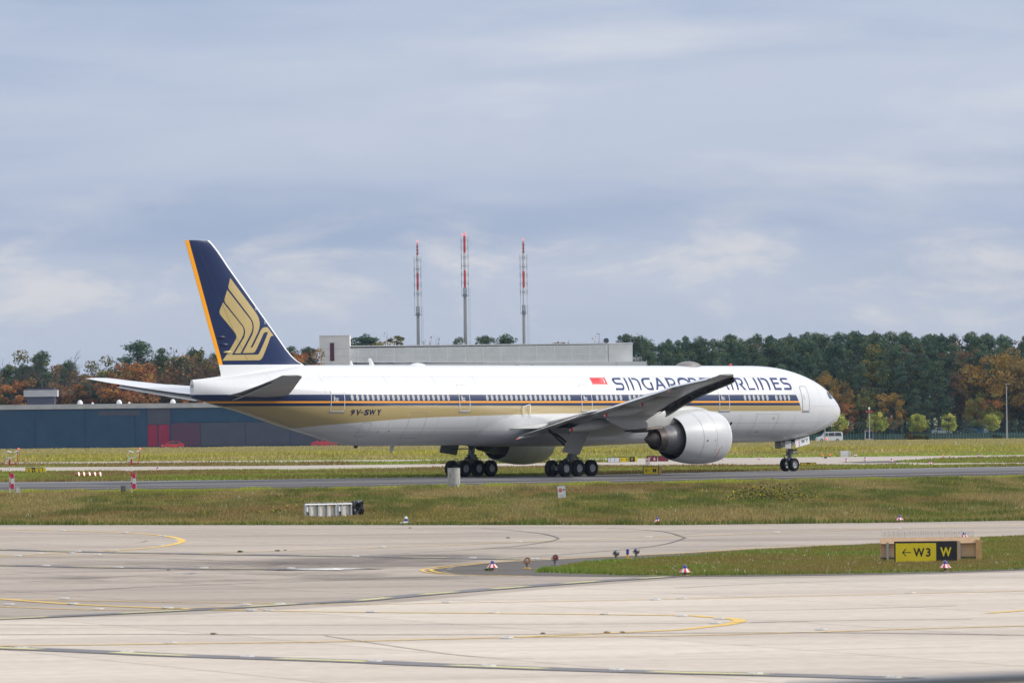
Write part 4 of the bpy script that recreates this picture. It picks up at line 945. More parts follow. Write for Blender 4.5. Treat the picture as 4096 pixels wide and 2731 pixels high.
E1_ = [(273,122),(650,640),(690,700),(715,760),(725,830),(718,895),(695,965),(580,1213),(608,1213),(735,945),(765,910),(800,897),(855,897),(950,1028),(920,1030),(895,1045),(880,1072),(770,1350),(745,1395),(715,1413),(180,1418),(255,1300),(365,1080),(372,1045),(360,1000),(320,945),(130,700),(117,660),(120,630),(165,507),(430,850),(465,900),(477,960),(470,1015),(445,1075),(312,1328),(690,1325),(712,1300),(845,995),(860,972),(805,975),(780,992),(665,1250),(645,1283),(622,1297),(465,1302),(605,1010),(622,950),(627,880),(615,810),(580,745),(258,312),(243,285),(242,250)]
E2_ = [(225,310),(575,775),(600,830),(608,890),(600,950),(580,1000),(435,1305),(350,1305),(485,1050),(497,980),(490,920),(465,870),(195,510),(185,470),(188,440)]
fin_poly([TF(E1_), TF(E2_)], .012, 'bird_emblem', 'paint_gold')['label'] = 'gold stylised bird with three feathers'
# rudder joint, hinge fairings, static lines
mat('joint_navy', (.03, .04, .08), rough=.5)
pp = [(fLE(z) + (fTE(z) - fLE(z))*.66, z) for z in (9.0, 11, 13, 15, 17.5)]
fin_poly([[(pp[i][0], pp[i][1]), (pp[i][0] + .03, pp[i][1]), (pp[i+1][0] + .03, pp[i+1][1]), (pp[i+1][0], pp[i+1][1])] for i in range(4)], .012, 'rudder_joint', 'joint_navy')
for u, v in ((891, 1348), (902, 1378), (915, 1408)):
    a, z = A_(u, v, .2); mb = MB(); rgs = []
    for i in range(9):
        t = i/8; s = math.sin(PI*(.03 + .94*t))**.6; rgs.append([AC(a - .35 + .8*t, fin_l(a - .35 + .8*t, z) + .14*s*math.cos(2*PI*k/8), z + .11*s*math.sin(2*PI*k/8)) for k in range(8)])
    mb.loft(rgs); mb.build('rudder_actuator', 'paint_navy' if v < 1400 else 'paint_gold', finO, True)
for u, v in ((1020.5, 1235.5), (1057.5, 1290)):
    a, z = A_(u, v, .2); fin_poly([[(a + .11*math.cos(t), z + .11*math.sin(t)), (a + .11*math.cos(t2), z + .11*math.sin(t2)), (a + .075*math.cos(t2), z + .075*math.sin(t2)), (a + .075*math.cos(t), z + .075*math.sin(t))] for t, t2 in [(2*PI*k/14, 2*PI*(k+1)/14) for k in range(14)]], .014, 'access_ring', 'paint_grey')
# ---- horizontal stabilisers
def stab(side):
    te_t, le_t = 73.45, 71.55
    HS = [[.8, 63.4, 69.9, 6.42, .10], [1.8, 64.2, 70.2, 6.55, .10], [5, 66.75, 71.35, 7.0, .095], [9, 69.95, 72.8, 7.62, .09], [10.4, 71.1, 73.3, 7.88, .085], [10.77, 71.75, 73.45, 7.95, .05]]
    f = [pchip([r[0] for r in HS], [r[k] for r in HS]) for k in (1, 2, 3, 4)]
    mb = MB(); af = airfoil(12)
    mb.loft([[AC(f[0](l) + x*(f[1](l) - f[0](l)), side*l, f[2](l) + (.06 if l < 2 else .0) + y*f[3](l)*(f[1](l) - f[0](l))) for x, y in af] for l in (.8, 1.8, 3.4, 5, 7, 9, 10, 10.4, 10.65, 10.77)])
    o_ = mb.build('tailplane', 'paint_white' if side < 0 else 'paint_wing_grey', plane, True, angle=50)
    mb = MB(); rg = []
    for l in (2.0, 4, 6, 8.2):        # elevator drooped below the trailing edge
        c = f[1](l) - f[0](l); a0 = f[0](l) + .74*c; te = f[1](l) + .05; z = f[2](l) - .03
        rg.append([AC(a0 + (te - a0)*x, side*l, z - .30*x*(te-a0)/1.2 + y*.1) for x, y in ((0, .6), (.5, .5), (1, .06), (1, -.06), (.5, -.45), (0, -.6))])
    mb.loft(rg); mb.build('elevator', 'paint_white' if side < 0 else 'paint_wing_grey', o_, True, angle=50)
stab(1); stab(-1)
mb = MB(); rg = []
for i in range(9):
    t = i/8; s = math.sin(PI*t)**.5 + .02; rg.append([AC(63.1 + 1.6*t, 2.25 - .3*t + .25*s*math.cos(2*PI*k/10), 6.35 + .28*s*math.sin(2*PI*k/10)) for k in range(10)])
mb.loft(rg); mb.build('tailplane_root_fairing', 'paint_white', plane, True)

# ---- wheels and undercarriage
def wheel_meshes(r, w, rr_, name):
    mb = MB(); h = w/2
    mb.lathe([(-h*.62, rr_), (-h*.9, rr_ + .03), (-h, (r + rr_)/2), (-h*.93, r*.9), (-h*.72, r*.975), (-h*.4, r), (h*.4, r), (h*.72, r*.975), (h*.93, r*.9), (h, (r + rr_)/2), (h*.9, rr_ + .03), (h*.62, rr_)], (0, 0, 0), (0, 1, 0), 36, cap=False)
    for g in (-.3, -.1, .1, .3): mb.lathe([(g*w - .012, r + .001), (g*w, r - .012), (g*w + .012, r + .001)], (0, 0, 0), (0, 1, 0), 36, cap=False)
    ty = mb.mesh('wheel', 'tyre', True)
    mb = MB()
    for s in (-1, 1):
        mb.lathe([(s*h*.60, rr_ + .01), (s*h*.84, rr_), (s*h*.80, rr_*.86), (s*h*.45, rr_*.74), (s*h*.42, rr_*.42), (s*h*.66, rr_*.34), (s*h*.70, .02)], (0, 0, 0), (0, 1, 0), 30, cap=False)
        for k in range(9):
            t = 2*PI*k/9; mb.lathe([(s*h*.43, .045), (s*h*.50, .04)], (rr_*.58*math.cos(t), 0, rr_*.58*math.sin(t)), (0, 1, 0), 6)
    rm = mb.mesh('rim', 'rim_grey', True)
    return ty, rm
ty_m, rm_m = wheel_meshes(.645, .50, .30, 'main'); ty_n, rm_n = wheel_meshes(.535, .43, .27, 'nose')
def add_wheel(tm, rm, a, l, r):
    w_ = obj('wheel', tm, plane, AC(a, l, r + .006)); w_.rotation_euler = (0, random.uniform(0, 6), 0); obj('rim', rm, w_)
MG = 37.46
for s in (1, -1):
    L = 5.49*s
    for da in (-1.46, 0, 1.46):
        for dl in (-.70, .70): add_wheel(ty_m, rm_m, MG + da, L + dl, .645)
    mb = MB(); mb.tube([AC(MG - 1.7, L, .64), AC(MG + 1.7, L, .64)], .17, 10); mb.build('bogie_beam', 'gear_metal', plane, True)
    for da in (-1.46, 0, 1.46):
        mb = MB(); mb.tube([AC(MG + da, L - .72, .65), AC(MG + da, L + .72, .65)], .10, 10); mb.build('axle', 'gear_metal', plane, True)
        for dl in (-.33, .33):
            mb = MB(); mb.lathe([(-.14, .24), (.14, .24)], AC(MG + da, L + dl, .65), (0, 1, 0), 16); mb.build('brake', 'dark_gear', plane, True)
    mb = MB(); mb.tube([AC(MG + .05, L, .70), AC(MG, L, 1.55)], .15, 14); mb.tube([AC(MG, L, 1.4), AC(MG - .05, L, 1.95), AC(MG - .25, L - s*.1, 4.2)], [.22, .26, .26], 14); st_ = mb.build('main_gear_strut', 'gear_metal', plane, True)
    mb = MB(); mb.tube([AC(MG + .1, L, 1.75), AC(MG + .62, L, 1.35), AC(MG + .35, L, .85)], [.09, .08, .09], 8); mb.tube([AC(MG - .1, L, 1.9), AC(MG - .75, L, 1.3), AC(MG - .95, L, .8)], [.08, .07, .08], 8); mb.build('torque_link', 'gear_metal', st_, True)
    mb = MB(); mb.tube([AC(MG + .1, L - s*.1, 2.15), AC(MG + 1.0, L - s*.4, 2.9), AC(MG + 1.9, L - s*.6, 3.7)], .10, 8); mb.build('drag_brace', 'dark_gear', st_, True)
    mb = MB(); mb.tube([AC(MG - .1, L, 2.3), AC(MG - .2, L - s*1.6, 3.2), AC(MG - .2, L - s*2.6, 3.5)], .09, 8); mb.build('side_brace', 'dark_gear', st_, True)
    mb = MB()
    for k in range(7):
        y0 = -.3 + .1*k
        P = [AC(MG + .12 + .06*math.sin(k*2.1), L + s*(.15 + .03*k), 1.5), AC(MG + .5 + .12*math.sin(k), L + y0, 1.25 + .05*math.cos(k*1.7)), AC(MG + 1.0 + .1*k*.3, L + y0*1.2, 1.22 + .04*math.sin(k*3)), AC(MG + 1.45, L + y0*1.4, 1.05 - .03*k)]
        mb.tube(P, .022, 5)
        mb.tube([AC(MG - .1, L + y0, 1.55), AC(MG - .45 - .05*k, L + y0, 1.45 - .05*math.sin(k)), AC(MG - .8, L + y0, 1.1), AC(MG - 1.3, L + y0, .95)], .02, 5)
    mb.tube([AC(MG + .9, L + s*.5, 1.1), AC(MG + 1.05, L + s*.5, 1.42), AC(MG + 1.35, L + s*.5, 1.38), AC(MG + 1.5, L + s*.5, 1.0)], .03, 6)
    mb.build('hydraulic_lines', 'dark_gear', st_, True)
    mb = MB(); mb.box(AC(MG - .1, L, 1.62), (.5, .55, .28)); mb.box(AC(MG + .25, L + s*.2, 1.45), (.25, .3, .22)); mb.box(AC(MG - .3, L - s*.15, 1.35), (.3, .25, .2)); mb.build('gear_fittings', 'gear_metal', st_)
    # strut door hung outboard of the leg
    D = [(39.0, 7.0, 3.55), (37.0, 7.0, 3.42), (37.85, 6.75, 1.70), (39.75, 6.75, 1.93)]
    mb = MB(); V = [AC(a, s*l, z) for a, l, z in D] + [AC(a, s*(l - .06), z) for a, l, z in D]; mb.add(V, [(0, 1, 2, 3), (7, 6, 5, 4), (0, 4, 5, 1), (1, 5, 6, 2), (2, 6, 7, 3), (3, 7, 4, 0)]); mb.build('gear_door', mat('gear_door_grey', (.24, .235, .23), (.20, .195, .19), scale=1, rough=.5) if s > 0 else 'gear_door_grey', plane)
    for zz in (2.2, 3.0):
        mb = MB(); mb.tube([AC(MG, L, zz), AC(38.4, s*6.72, zz)], .05, 6); mb.build('door_rod', 'gear_metal', plane)
    mb = MB(); mb.box(AC(37.2, s*5.0, 3.95), (2.2, 2.0, .3)); mb.build('wheel_well', 'well_black', plane)
NG = 6.24
for s in (1, -1): add_wheel(ty_n, rm_n, NG, s*.44, .535)
mb = MB(); mb.tube([AC(NG, -.5, .54), AC(NG, .5, .54)], .09, 10); mb.tube([AC(NG, 0, .5), AC(NG - .02, 0, 1.15)], .10, 12); mb.build('nose_gear_piston', 'chrome', plane, True)
mb = MB(); mb.tube([AC(NG - .02, 0, 1.05), AC(NG - .04, 0, 1.5), AC(NG - .1, 0, 3.0)], [.17, .19, .20], 14); mb.tube([AC(NG - .04, 0, 1.35), AC(NG - .04, 0, 1.62)], .25, 12); ns_ = mb.build('nose_gear_strut', 'gear_metal', plane, True)
mb = MB(); mb.tube([AC(NG + .12, 0, 1.4), AC(NG + .68, 0, 1.25), AC(NG + .35, 0, .85), AC(NG + .1, 0, .65)], [.07, .06, .06, .06], 8); mb.build('torque_link', 'gear_metal', ns_, True)
mb = MB()
for x, y, z, r in ((-.55, .16, 1.72, .10), (-.55, -.16, 1.72, .10), (-.5, .3, 1.5, .09), (-.5, -.3, 1.5, .09)): mb.lathe([(0, .04), (.1, r), (.16, r), (.17, .01)], AC(NG + x + .1, y, z), (1, 0, 0), 12)
mb.tube([AC(NG - .1, .32, 1.5), AC(NG - .45, .32, 1.5)], .035, 6); mb.tube([AC(NG - .1, -.32, 1.5), AC(NG - .45, -.32, 1.5)], .035, 6); mb.box(AC(NG - .3, 0, 1.66), (.35, .5, .10)); mb.box(AC(NG - .55, 0, 1.42), (.5, .25, .06)); mb.build('taxi_lights', 'gear_metal', ns_, True)
mb = MB(); mb.tube([AC(NG + .15, .12, 2.2), AC(NG + .55, .14, 1.75), AC(NG + .5, .1, 1.45), AC(NG + .15, .05, 1.4)], .025, 6); mb.tube([AC(NG + .1, -.1, 2.4), AC(NG + .3, -.15, 1.9), AC(NG + .2, -.1, 1.5)], .025, 6); mb.build('hydraulic_lines', 'dark_gear', ns_, True)
mb = MB(); mb.box(AC(NG - .1, 0, 2.62), (2.3, 1.1, .5)); mb.build('nose_wheel_well', 'well_black', plane)
for s in (1, -1):
    # forward doors of the nose bay hang open, carrying the last letters of the registration
    D = [A_(3180, 1757, .72), A_(3236.5, 1742.7, .72), A_(3239, 1774, .82), A_(3183, 1790, .82)]
    ls = [.72, .72, .82, .82]
    mb = MB(); V = [AC(a, s*l, z) for (a, z), l in zip(D, ls)] + [AC(a, s*(l - .04), z) for (a, z), l in zip(D, ls)]
    mb.add(V, [(0, 1, 2, 3), (7, 6, 5, 4), (0, 4, 5, 1), (1, 5, 6, 2), (2, 6, 7, 3), (3, 7, 4, 0)]); nd = mb.build('nose_gear_door', 'paint_white', plane)
    if s > 0:
        nd['label'] = 'white nose gear door marked WY'
        (a0, z0), (a1_, z1), (a2_, z2), (a3, z3) = D
        def on_door(x, y): 
            t = .65 - 0 + 0; p = [a0 + (a1_-a0)*x, z0 + (z1-z0)*x]; q_ = [a3 + (a2_-a3)*x, z3 + (z2-z3)*x]
            return AC(p[0] + (q_[0]-p[0])*(1-y), .72 + .10*(1-y) + .008, p[1] + (q_[1]-p[1])*(1-y))
        V, F, w = text_geo('W Y', .03); mb = MB(); mb.add([on_door(.40 + .50*x/w, .30 + .48*y) for x, y in V], F); mb.build('door_letters', 'well_black', nd, fix=False)
        mb = MB(); mb.add([on_door(x, y) for x, y in ((.25, .0), (.29, .0), (.29, 1), (.25, 1))], [(0, 1, 2, 3)]); mb.build('door_stripe', 'paint_red', nd, fix=False)
    # small aft doors
    mb = MB(); mb.box(AC(NG + .75, s*.55, 2.15), (.75, .04, .62)); mb.build('nose_gear_aft_door', 'paint_wing_grey', plane)
# ================================================================== THINGS BESIDE THE PAVEMENT
mat('tan_paint', (.55, .33, .14), (.47, .28, .12), scale=4, rough=.6)
mat('tan_weather', (.50, .33, .20), (.42, .27, .15), scale=5, rough=.7)
mat('sign_yellow', (.74, .58, .008), (.68, .53, .008), scale=3, rough=.5)
mat('sign_black', (.012, .013, .016), rough=.5)
mat('sign_red', (.22, .012, .03), (.18, .012, .028), scale=4, rough=.5)
mat('sign_white', (.72, .72, .72), (.64, .64, .65), scale=4, rough=.5)
mat('galvanised', (.42, .43, .44), (.32, .33, .34), scale=12, rough=.5, metal=.4)
mat('pole_red', (.50, .012, .02), (.42, .012, .02), scale=8, rough=.45)
mat('panel_pink', (.62, .01, .12), (.55, .01, .10), scale=6, rough=.5)
mat('pole_white', (.70, .70, .70), (.60, .60, .61), scale=8, rough=.5)
mat('blue_glass', (.010, .018, .20), (.015, .03, .28), scale=9, rough=.1, coat=.6)
mat('lamp_orange', (.48, .17, .03), (.38, .13, .03), scale=8, rough=.5)
mat('lamp_yellow', (.62, .33, .02), (.55, .29, .02), scale=6, rough=.55)
mat('lamp_grey', (.11, .11, .12), (.18, .18, .185), scale=9, rough=.5, metal=.2)
mat('lens_glass', (.35, .36, .36), rough=.08, coat=.5)
mat('lens_red', (.30, .03, .03), rough=.12, coat=.5)
mat('panel_cream', (.62, .585, .53), (.55, .52, .48), scale=3, rough=.55)
mat('plastic_black', (.010, .010, .012), (.02, .02, .024), scale=9, rough=.22)
mat('drum_white', (.36, .355, .34), (.15, .135, .10), scale=5, rough=.7, aniso=(3, 3, .55), lo=.48, hi=.70, detail=9)
mat('drum_moss', (.16, .16, .085), (.42, .41, .36), scale=6, rough=.9, lo=.4, hi=.62, detail=9)
mat('white_box', (.75, .75, .76), (.66, .66, .68), scale=3, rough=.5)
mat('box_dark', (.03, .03, .034), (.08, .08, .08), scale=9, rough=.6)
LAMP = emit('lamp_lit', (.9, .84, .74), .35); LAMPR = emit('lamp_lit_red', (1, .12, .10), 1.2); LAMPO = emit('lamp_lit_orange', (.9, .16, .05), .35)

# ---- edge lights: blue cap over a red and white striped skirt
def edge_light(name='edge_light', s=1.0, cols=12):
    root = thing(name, (0, 0, 0), 'x', 'taxiway light')
    mb = MB(); mb.lathe([(0, .15), (.012, .15), (.03, .05)], (0, 0, 0), (0, 0, 1), 14); mb.build('base_plate', 'tan_weather', root, True)
    mb = MB(); mb.lathe([(.01, .045), (.13, .045)], (0, 0, 0), (0, 0, 1), 10); mb.build('stem', 'lamp_grey', root, True)
    mb = MB(); n = 24; a = []; b = []
    for k in range(n):
        t = 2*PI*k/n + PI/n; a.append((.19*math.cos(t), .19*math.sin(t), .115)); b.append((.085*math.cos(t), .085*math.sin(t), .235))
    for k in range(n): mb.add([a[k], a[(k+1) % n], b[(k+1) % n], b[k]], [(0, 1, 2, 3)], (k//2) % 2)
    mb.build('skirt', ['sign_white', 'paint_red'], root, fix=False)
    mb = MB(); mb.lathe([(.225, .075), (.30, .065), (.335, .045), (.345, .01)], (0, 0, 0), (0, 0, 1), 14); mb.build('blue_lens', 'blue_glass', root, True)
    return root
proto_el = edge_light()
EL = [((1970, 2284), 'blue capped taxiway light standing alone on the dark tip of the island', 1.0), ((2740, 2303), 'blue capped light on the near edge of the island, left of the big yellow sign', 1.0),
      ((3781, 2285), 'blue capped taxiway light in front of the big yellow sign', 1.0), ((3857, 2160), 'blue capped taxiway light behind the big yellow sign, on the far apron edge', .92),
      ((2629, 2097), 'blue capped light at the grass edge, midway along the far side of the apron', .95), ((3599, 2089), 'blue capped light at the grass edge, rightmost on the far side of the apron', .95),
      ((3385, 1849), 'leftmost of three tiny blue capped lights on the dark patch right of the nose wheel', 1.1), ((3460, 1844), 'middle of three tiny blue capped lights on the dark patch right of the nose wheel', 1.1), ((3566, 1850), 'rightmost of three tiny blue capped lights on the dark patch', 1.1),
      ((3421, 1827), 'tiny blue capped light just right of the small white cabinet', 1.1), ((3721, 1860), 'tiny blue capped light at the near edge of the far taxiway', 1.1), ((3914, 1831), 'tiny blue capped light nearest the right edge on the far taxiway', 1.2),
      ((630, 1886), 'tiny blue capped light on the far taxiway right of the red and white masts', 1.2), ((2892, 1841), 'tiny dark light right behind the near engine', .9), ((3037, 1838), 'tiny dark light left of the nose wheels on the far taxiway', 1.0)]
for i, ((u, v), lab, sc) in enumerate(EL):
    o = proto_el if i == 0 else copy_tree(proto_el); p = G(u, v); o.location = p + Vector((0, 0, .012)); o.scale = (sc, sc, sc); o.rotation_euler.z = i*.7
    tag(o, lab, 'taxiway light', 'blue taxiway edge lights')
# the leftmost one has lost its striped skirt: white cap, dark band
p = G(1624, 2096); r = thing('edge_light', p, 'taxiway light with plain white skirt at the grass edge, leftmost on the far side', 'taxiway light', 'blue taxiway edge lights')
mb = MB(); mb.lathe([(0, .30), (.03, .30), (.06, .12), (.10, .06)], (0, 0, .05), (0, 0, 1), 18); mb.build('skirt', 'sign_white', r, True)
mb = MB(); mb.lathe([(.10, .07), (.22, .085), (.26, .07)], (0, 0, 0), (0, 0, 1), 14); mb.build('blue_lens', 'blue_glass', r, True)
mb = MB(); mb.lathe([(.26, .08), (.33, .07), (.37, .02)], (0, 0, 0), (0, 0, 1), 14); mb.build('cap', 'sign_white', r, True)

# ---- lamps on short stems by the island
def stem_lamp(uv, lab, body, lens, base, face):
    p = G(*uv); r = thing('guard_light', p + Vector((0, 0, .012)), lab, 'guard light')
    mb = MB(); mb.lathe([(0, .15), (.018, .15), (.035, .05)], (0, 0, 0), (0, 0, 1), 14); mb.build('base_plate', base, r, True)
    mb = MB(); mb.lathe([(.02, .032), (.10, .032), (.11, .05), (.14, .05), (.15, .03), (.21, .03)], (0, 0, 0), (0, 0, 1), 10); mb.build('stem', 'lamp_grey', r, True)
    mb = MB(); f = Vector((math.sin(face), -math.cos(face), .08)).normalized(); c = Vector((0, 0, .275))
    mb.lathe([(-.09, .03), (-.07, .07), (0, .098), (.06, .105), (.075, .10), (.076, .08), (.05, .078)], c, f, 18, cap=False); mb.tube([c + Vector((-.115, 0, 0)), c + Vector((-.10, 0, -.08)), c + Vector((0, 0, -.12)), c + Vector((.10, 0, -.08)), c + Vector((.115, 0, 0))], .014, 6); mb.build('lamp_head', body, r, True)
    mb = MB(); mb.lathe([(.045, .079), (.062, .05), (.068, .01)], c, f, 16); mb.build('lens', lens, r, True)
stem_lamp((2108, 2274), 'orange round lamp on a yellow base at the tip of the grass island', 'lamp_orange', 'lens_glass', 'lamp_yellow', .25)
stem_lamp((2220, 2262), 'grey lamp with red lens half hidden by the island grass', 'lamp_grey', 'lens_red', 'lamp_grey', .3)
stem_lamp((2464, 2242), 'grey round lamp on a yellow base left of the blue capped post', 'lamp_grey', 'box_dark', 'lamp_yellow', 2.6)
stem_lamp((2545, 2234), 'grey round lamp right of the blue capped post', 'lamp_grey', 'box_dark', 'lamp_grey', 2.7)
p = G(2510.5, 2235); r = thing('marker_post', p + Vector((0, 0, .012)), 'slim blue marker on a yellow stem between two grey lamps', 'marker post')
mb = MB(); mb.lathe([(0, .15), (.018, .15), (.03, .05)], (0, 0, 0), (0, 0, 1), 14); mb.lathe([(.02, .035), (.17, .035)], (0, 0, 0), (0, 0, 1), 10); mb.build('stem', 'lamp_yellow', r, True)
mb = MB(); mb.lathe([(.16, .055), (.28, .05), (.285, .055), (.33, .055), (.345, .03), (.36, .01)], (0, 0, 0), (0, 0, 1), 12); mb.build('blue_sleeve', 'blue_glass', r, True)

# ---- guidance signs
def face_fn(x0, z0, yf): return lambda x, y: (x0 + x, yf, z0 + y)
def arrow(mb, cx, cz, h, y, w=.045):
    mb.add([(cx + px*h, y, cz + pz*h) for px, pz in ((-.40, -w*1.1), (.62, -w*1.1), (.62, w*1.1), (-.40, w*1.1))], [(0, 1, 2, 3)])
    for s in (1, -1):
        P = [(-.52, 0), (-.10, .46), (.03, .46), (-.34, 0)] if s > 0 else [(-.52, 0), (-.34, 0), (.03, -.46), (-.10, -.46)]
        mb.add([(cx + px*h, y - .001, cz + pz*h) for px, pz in P], [(0, 1, 2, 3)])
def spikes(parent, x0, x1, y, z, n, h=.13, name='bird_spikes'):
    mb = MB()
    for k in range(n):
        x = x0 + (x1-x0)*(k + .5)/n + random.uniform(-.008, .008); l = random.uniform(-.02, .02)
        mb.tube([(x, y, z), (x + l, y + random.uniform(-.04, .04), z + h*random.uniform(.8, 1.05))], .0035, 3, cap=False)
    o = mb.build(name, 'galvanised', parent, fix=False); o['kind'] = 'stuff'; return o
# the big W3 sign on the island
p = G(3703, 2252); k = 1/pxm(p.y)
W3 = thing('taxiway_sign', p, 'large yellow and black taxiway sign reading W3 and W on the grass island', 'sign')
xl, xs_mid, xr = (3577.8-3703)*k, (3745-3703)*k, (3829-3703)*k; ht = .74
mb = MB(); mb.box(((xl+xr)/2, .06, ht/2 + .01), (xr-xl, .12, ht)); mb.build('frame', 'sign_black', W3)
mb = MB(); mb.box((xr + .03, .11, ht/2 + .01), (.06, .22, ht)); mb.build('end_cap', 'tan_paint', W3)
mb = MB(); mb.box(((xl + .045 + xs_mid)/2, -.004, ht/2 - .01), (xs_mid - xl - .045, .01, ht - .09)); yp = mb.build('yellow_panel', 'sign_yellow', W3); 
mb = MB(); mb.box(((xr - .03 + xs_mid)/2, -.004, ht/2 - .01), (xr - .03 - xs_mid, .008, ht - .09)); bp_ = mb.build('black_panel', 'sign_black', W3)
mb = MB(); arrow(mb, xl + .40, .375, .27, -.0125); mb.build('arrow', 'sign_black', yp, fix=False)
word('W', .30, face_fn(xl + .833, .225, -.0125), wscale=.85, fat=.03).build('letters', 'sign_black', yp, fix=False)
word('3', .30, face_fn(xl + 1.15, .225, -.0125), wscale=.95, fat=.03).build('letters', 'sign_black', yp, fix=False)
word('W', .31, face_fn(xs_mid + .33, .23, -.0125), wscale=.82, fat=.03).build('letters', 'sign_yellow', bp_, fix=False)
# the other sign behind it, seen from the back
q = G(3724, 2243); k = 1/pxm(q.y); B = thing('taxiway_sign', q + Vector((0, .35, 0)), 'tan back of a longer sign with grey posts and bird spikes behind the W3 sign', 'sign')
xl2, xr2 = (3524.5-3724)*k, (3924-3724)*k; h2 = .80
mb = MB(); mb.box(((xl2+xr2)/2, .14, .37), (xr2-xl2, .10, .58)); mb.build('back_panel', 'tan_weather', B)
mb = MB(); V = [(xl2, .0, .60), (xr2, .0, .60), (xr2, .20, h2), (xl2, .20, h2), (xl2, .28, h2), (xr2, .28, h2), (xl2, .28, .6), (xr2, .28, .6)]; mb.add(V, [(0, 1, 2, 3), (3, 2, 5, 4), (4, 5, 7, 6), (0, 3, 4, 6), (1, 7, 5, 2), (0, 6, 7, 1)]); mb.build('sloping_hood', 'tan_weather', B)
mb = MB(); mb.box(((xl2+xr2)/2, .10, .07), (xr2-xl2 - .02, .2, .13)); mb.build('plinth', 'soil', B)
for x in (xl2 + .24, xr2 - .72):
    mb = MB(); mb.box((x, -.05, .33), (.075, .09, .66)); mb.build('post', 'galvanised', B)
mb = MB(); mb.box((xr2 - .05, .10, .36), (.20, .26, .70)); mb.build('end_cap', 'tan_paint', B)
for z in (.52, .12):
    mb = MB(); mb.box(((xl2+xr2)/2, .075, z), (xr2-xl2 - .01, .04, .03)); mb.build('rail', 'tan_paint', B)
spikes(B, xl2 + .05, xr2 - .2, .24, h2, 110, .24)

def small_sign(uv0, uv1, lab, panels, hpx, end=None, name='taxiway_sign', yb=None, letter_h=.3, depth=.3):
    """panels: (fraction, material, text, text material)"""
    (u0, v0), (u1, v1) = uv0, uv1; um = (u0+u1)/2; p = G(um, (v0+v1)/2); k = 1/pxm(p.y); w = (u1-u0)*k; h = hpx*k
    r = thing(name, p, lab, 'sign'); x = -w/2
    mb = MB(); mb.box((0, depth/2 + .02, h/2), (w + .08, depth, h + .06)); mb.build('frame', 'sign_black', r)
    for fr, m, txt, tm in panels:
        pw = fr*w; mb = MB(); mb.box((x + pw/2, .01, h/2), (pw - .03, .03, h - .04)); pl = mb.build('panel', m, r)
        if txt:
            segs = txt.split(' '); n = len(segs)
            for i, sg in enumerate(segs):
                cx = x + pw*(i + .5)/n
                if sg == '<': m2 = MB(); arrow(m2, cx, h/2, letter_h*.85, -.0075, .06); m2.build('arrow', tm, pl, fix=False)
                else: word(sg, letter_h, face_fn(cx, h/2 - letter_h/2, -.0075), fat=.03, wscale=.85).build('letters', tm, pl, fix=False)
        x += pw
    if end: mb = MB(); mb.box((w/2 + .04 + .12, depth/2 + .02, h/2), (.24, depth + .01, h + .02)); mb.build('end_cap', end, r)
    return r
ms = small_sign((2574, 1897), (2633, 1896), 'yellow sign with a left arrow and M beyond the taxiway, under the near engine', [(1, 'sign_yellow', '< M', 'sign_black')], 31, 'tan_paint', letter_h=.36, depth=.5)
small_sign((2479, 1847), (2538, 1846.5), 'far yellow sign reading Y3 with black Y panel, right of the near main wheels', [(.66, 'sign_yellow', '< Y3', 'sign_black'), (.34, 'sign_black', 'Y', 'sign_yellow')], 19, 'sign_yellow', letter_h=.28)
small_sign((2432, 1849.5), (2478, 1849), 'blank white far sign back joined to the left of the Y3 sign', [(.2, 'white_box', None, None), (.4, 'white_box', None, None), (.4, 'white_box', None, None)], 20)
small_sign((2588, 1845.5), (2628, 1845), 'dark red far sign reading Y6 behind a small stop sign', [(1, 'sign_red', 'Y 6', 'sign_white')], 22, letter_h=.32)
small_sign((2634, 1845), (2672, 1844.5), 'dark red far sign partly hidden by the near engine', [(1, 'sign_red', None, None)], 21)
small_sign((104, 1895), (170, 1894), 'far yellow sign with black centre panel, beside the leftmost red and white mast', [(.36, 'sign_yellow', 'S', 'sign_black'), (.2, 'sign_black', 'Y', 'sign_yellow'), (.44, 'sign_yellow', 'S', 'sign_black')], 24, 'sign_yellow')
small_sign((3203, 1866), (3263, 1865), 'low yellow sign with black centre panel half sunk in grass by the nose wheels', [(.40, 'sign_yellow', 'V', 'sign_black'), (.2, 'sign_black', 'Y', 'sign_yellow'), (.4, 'sign_yellow', 'V', 'sign_black')], 15, letter_h=.2)
small_sign((2170, 1850), (2197, 1850), 'tiny brown far sign left of the near main wheels', [(1, 'tan_weather', None, None)], 14)

# ---- white panels seen from behind, with a black sheet tied over one end
p = G(1300, 2072); pr_ = G(1405, 2069.5); k = 1/pxm(p.y); ang = R(34)
P = thing('sign_board', p, 'row of low white boards with posts, black plastic tied over the right end', 'sign', rz=ang)
sx = 1/math.cos(ang); X = lambda zx: ((1180 + zx/6.918) - 1300)*k*sx; hb = .70
for x0, x1 in ((285, 1150), (1165, 1565)):
    a, b = X(x0), X(x1); mb = MB(); mb.box(((a+b)/2, .05, hb/2 + .02), (b-a, .04, hb)); mb.build('board', 'panel_cream', P)
    mb = MB(); mb.tube([(a, .0, hb - .01), (b, .0, hb - .01)], .045, 10); mb.build('top_tube', 'white_box', P, True)
    for x in (a + .02, b - .02): mb = MB(); mb.box((x, 0, hb/2), (.05, .08, hb)); mb.build('side_rail', 'galvanised', P)
    mb = MB(); mb.box(((a+b)/2, .02, .05), (b-a, .06, .05)); mb.build('bottom_rail', 'galvanised', P)
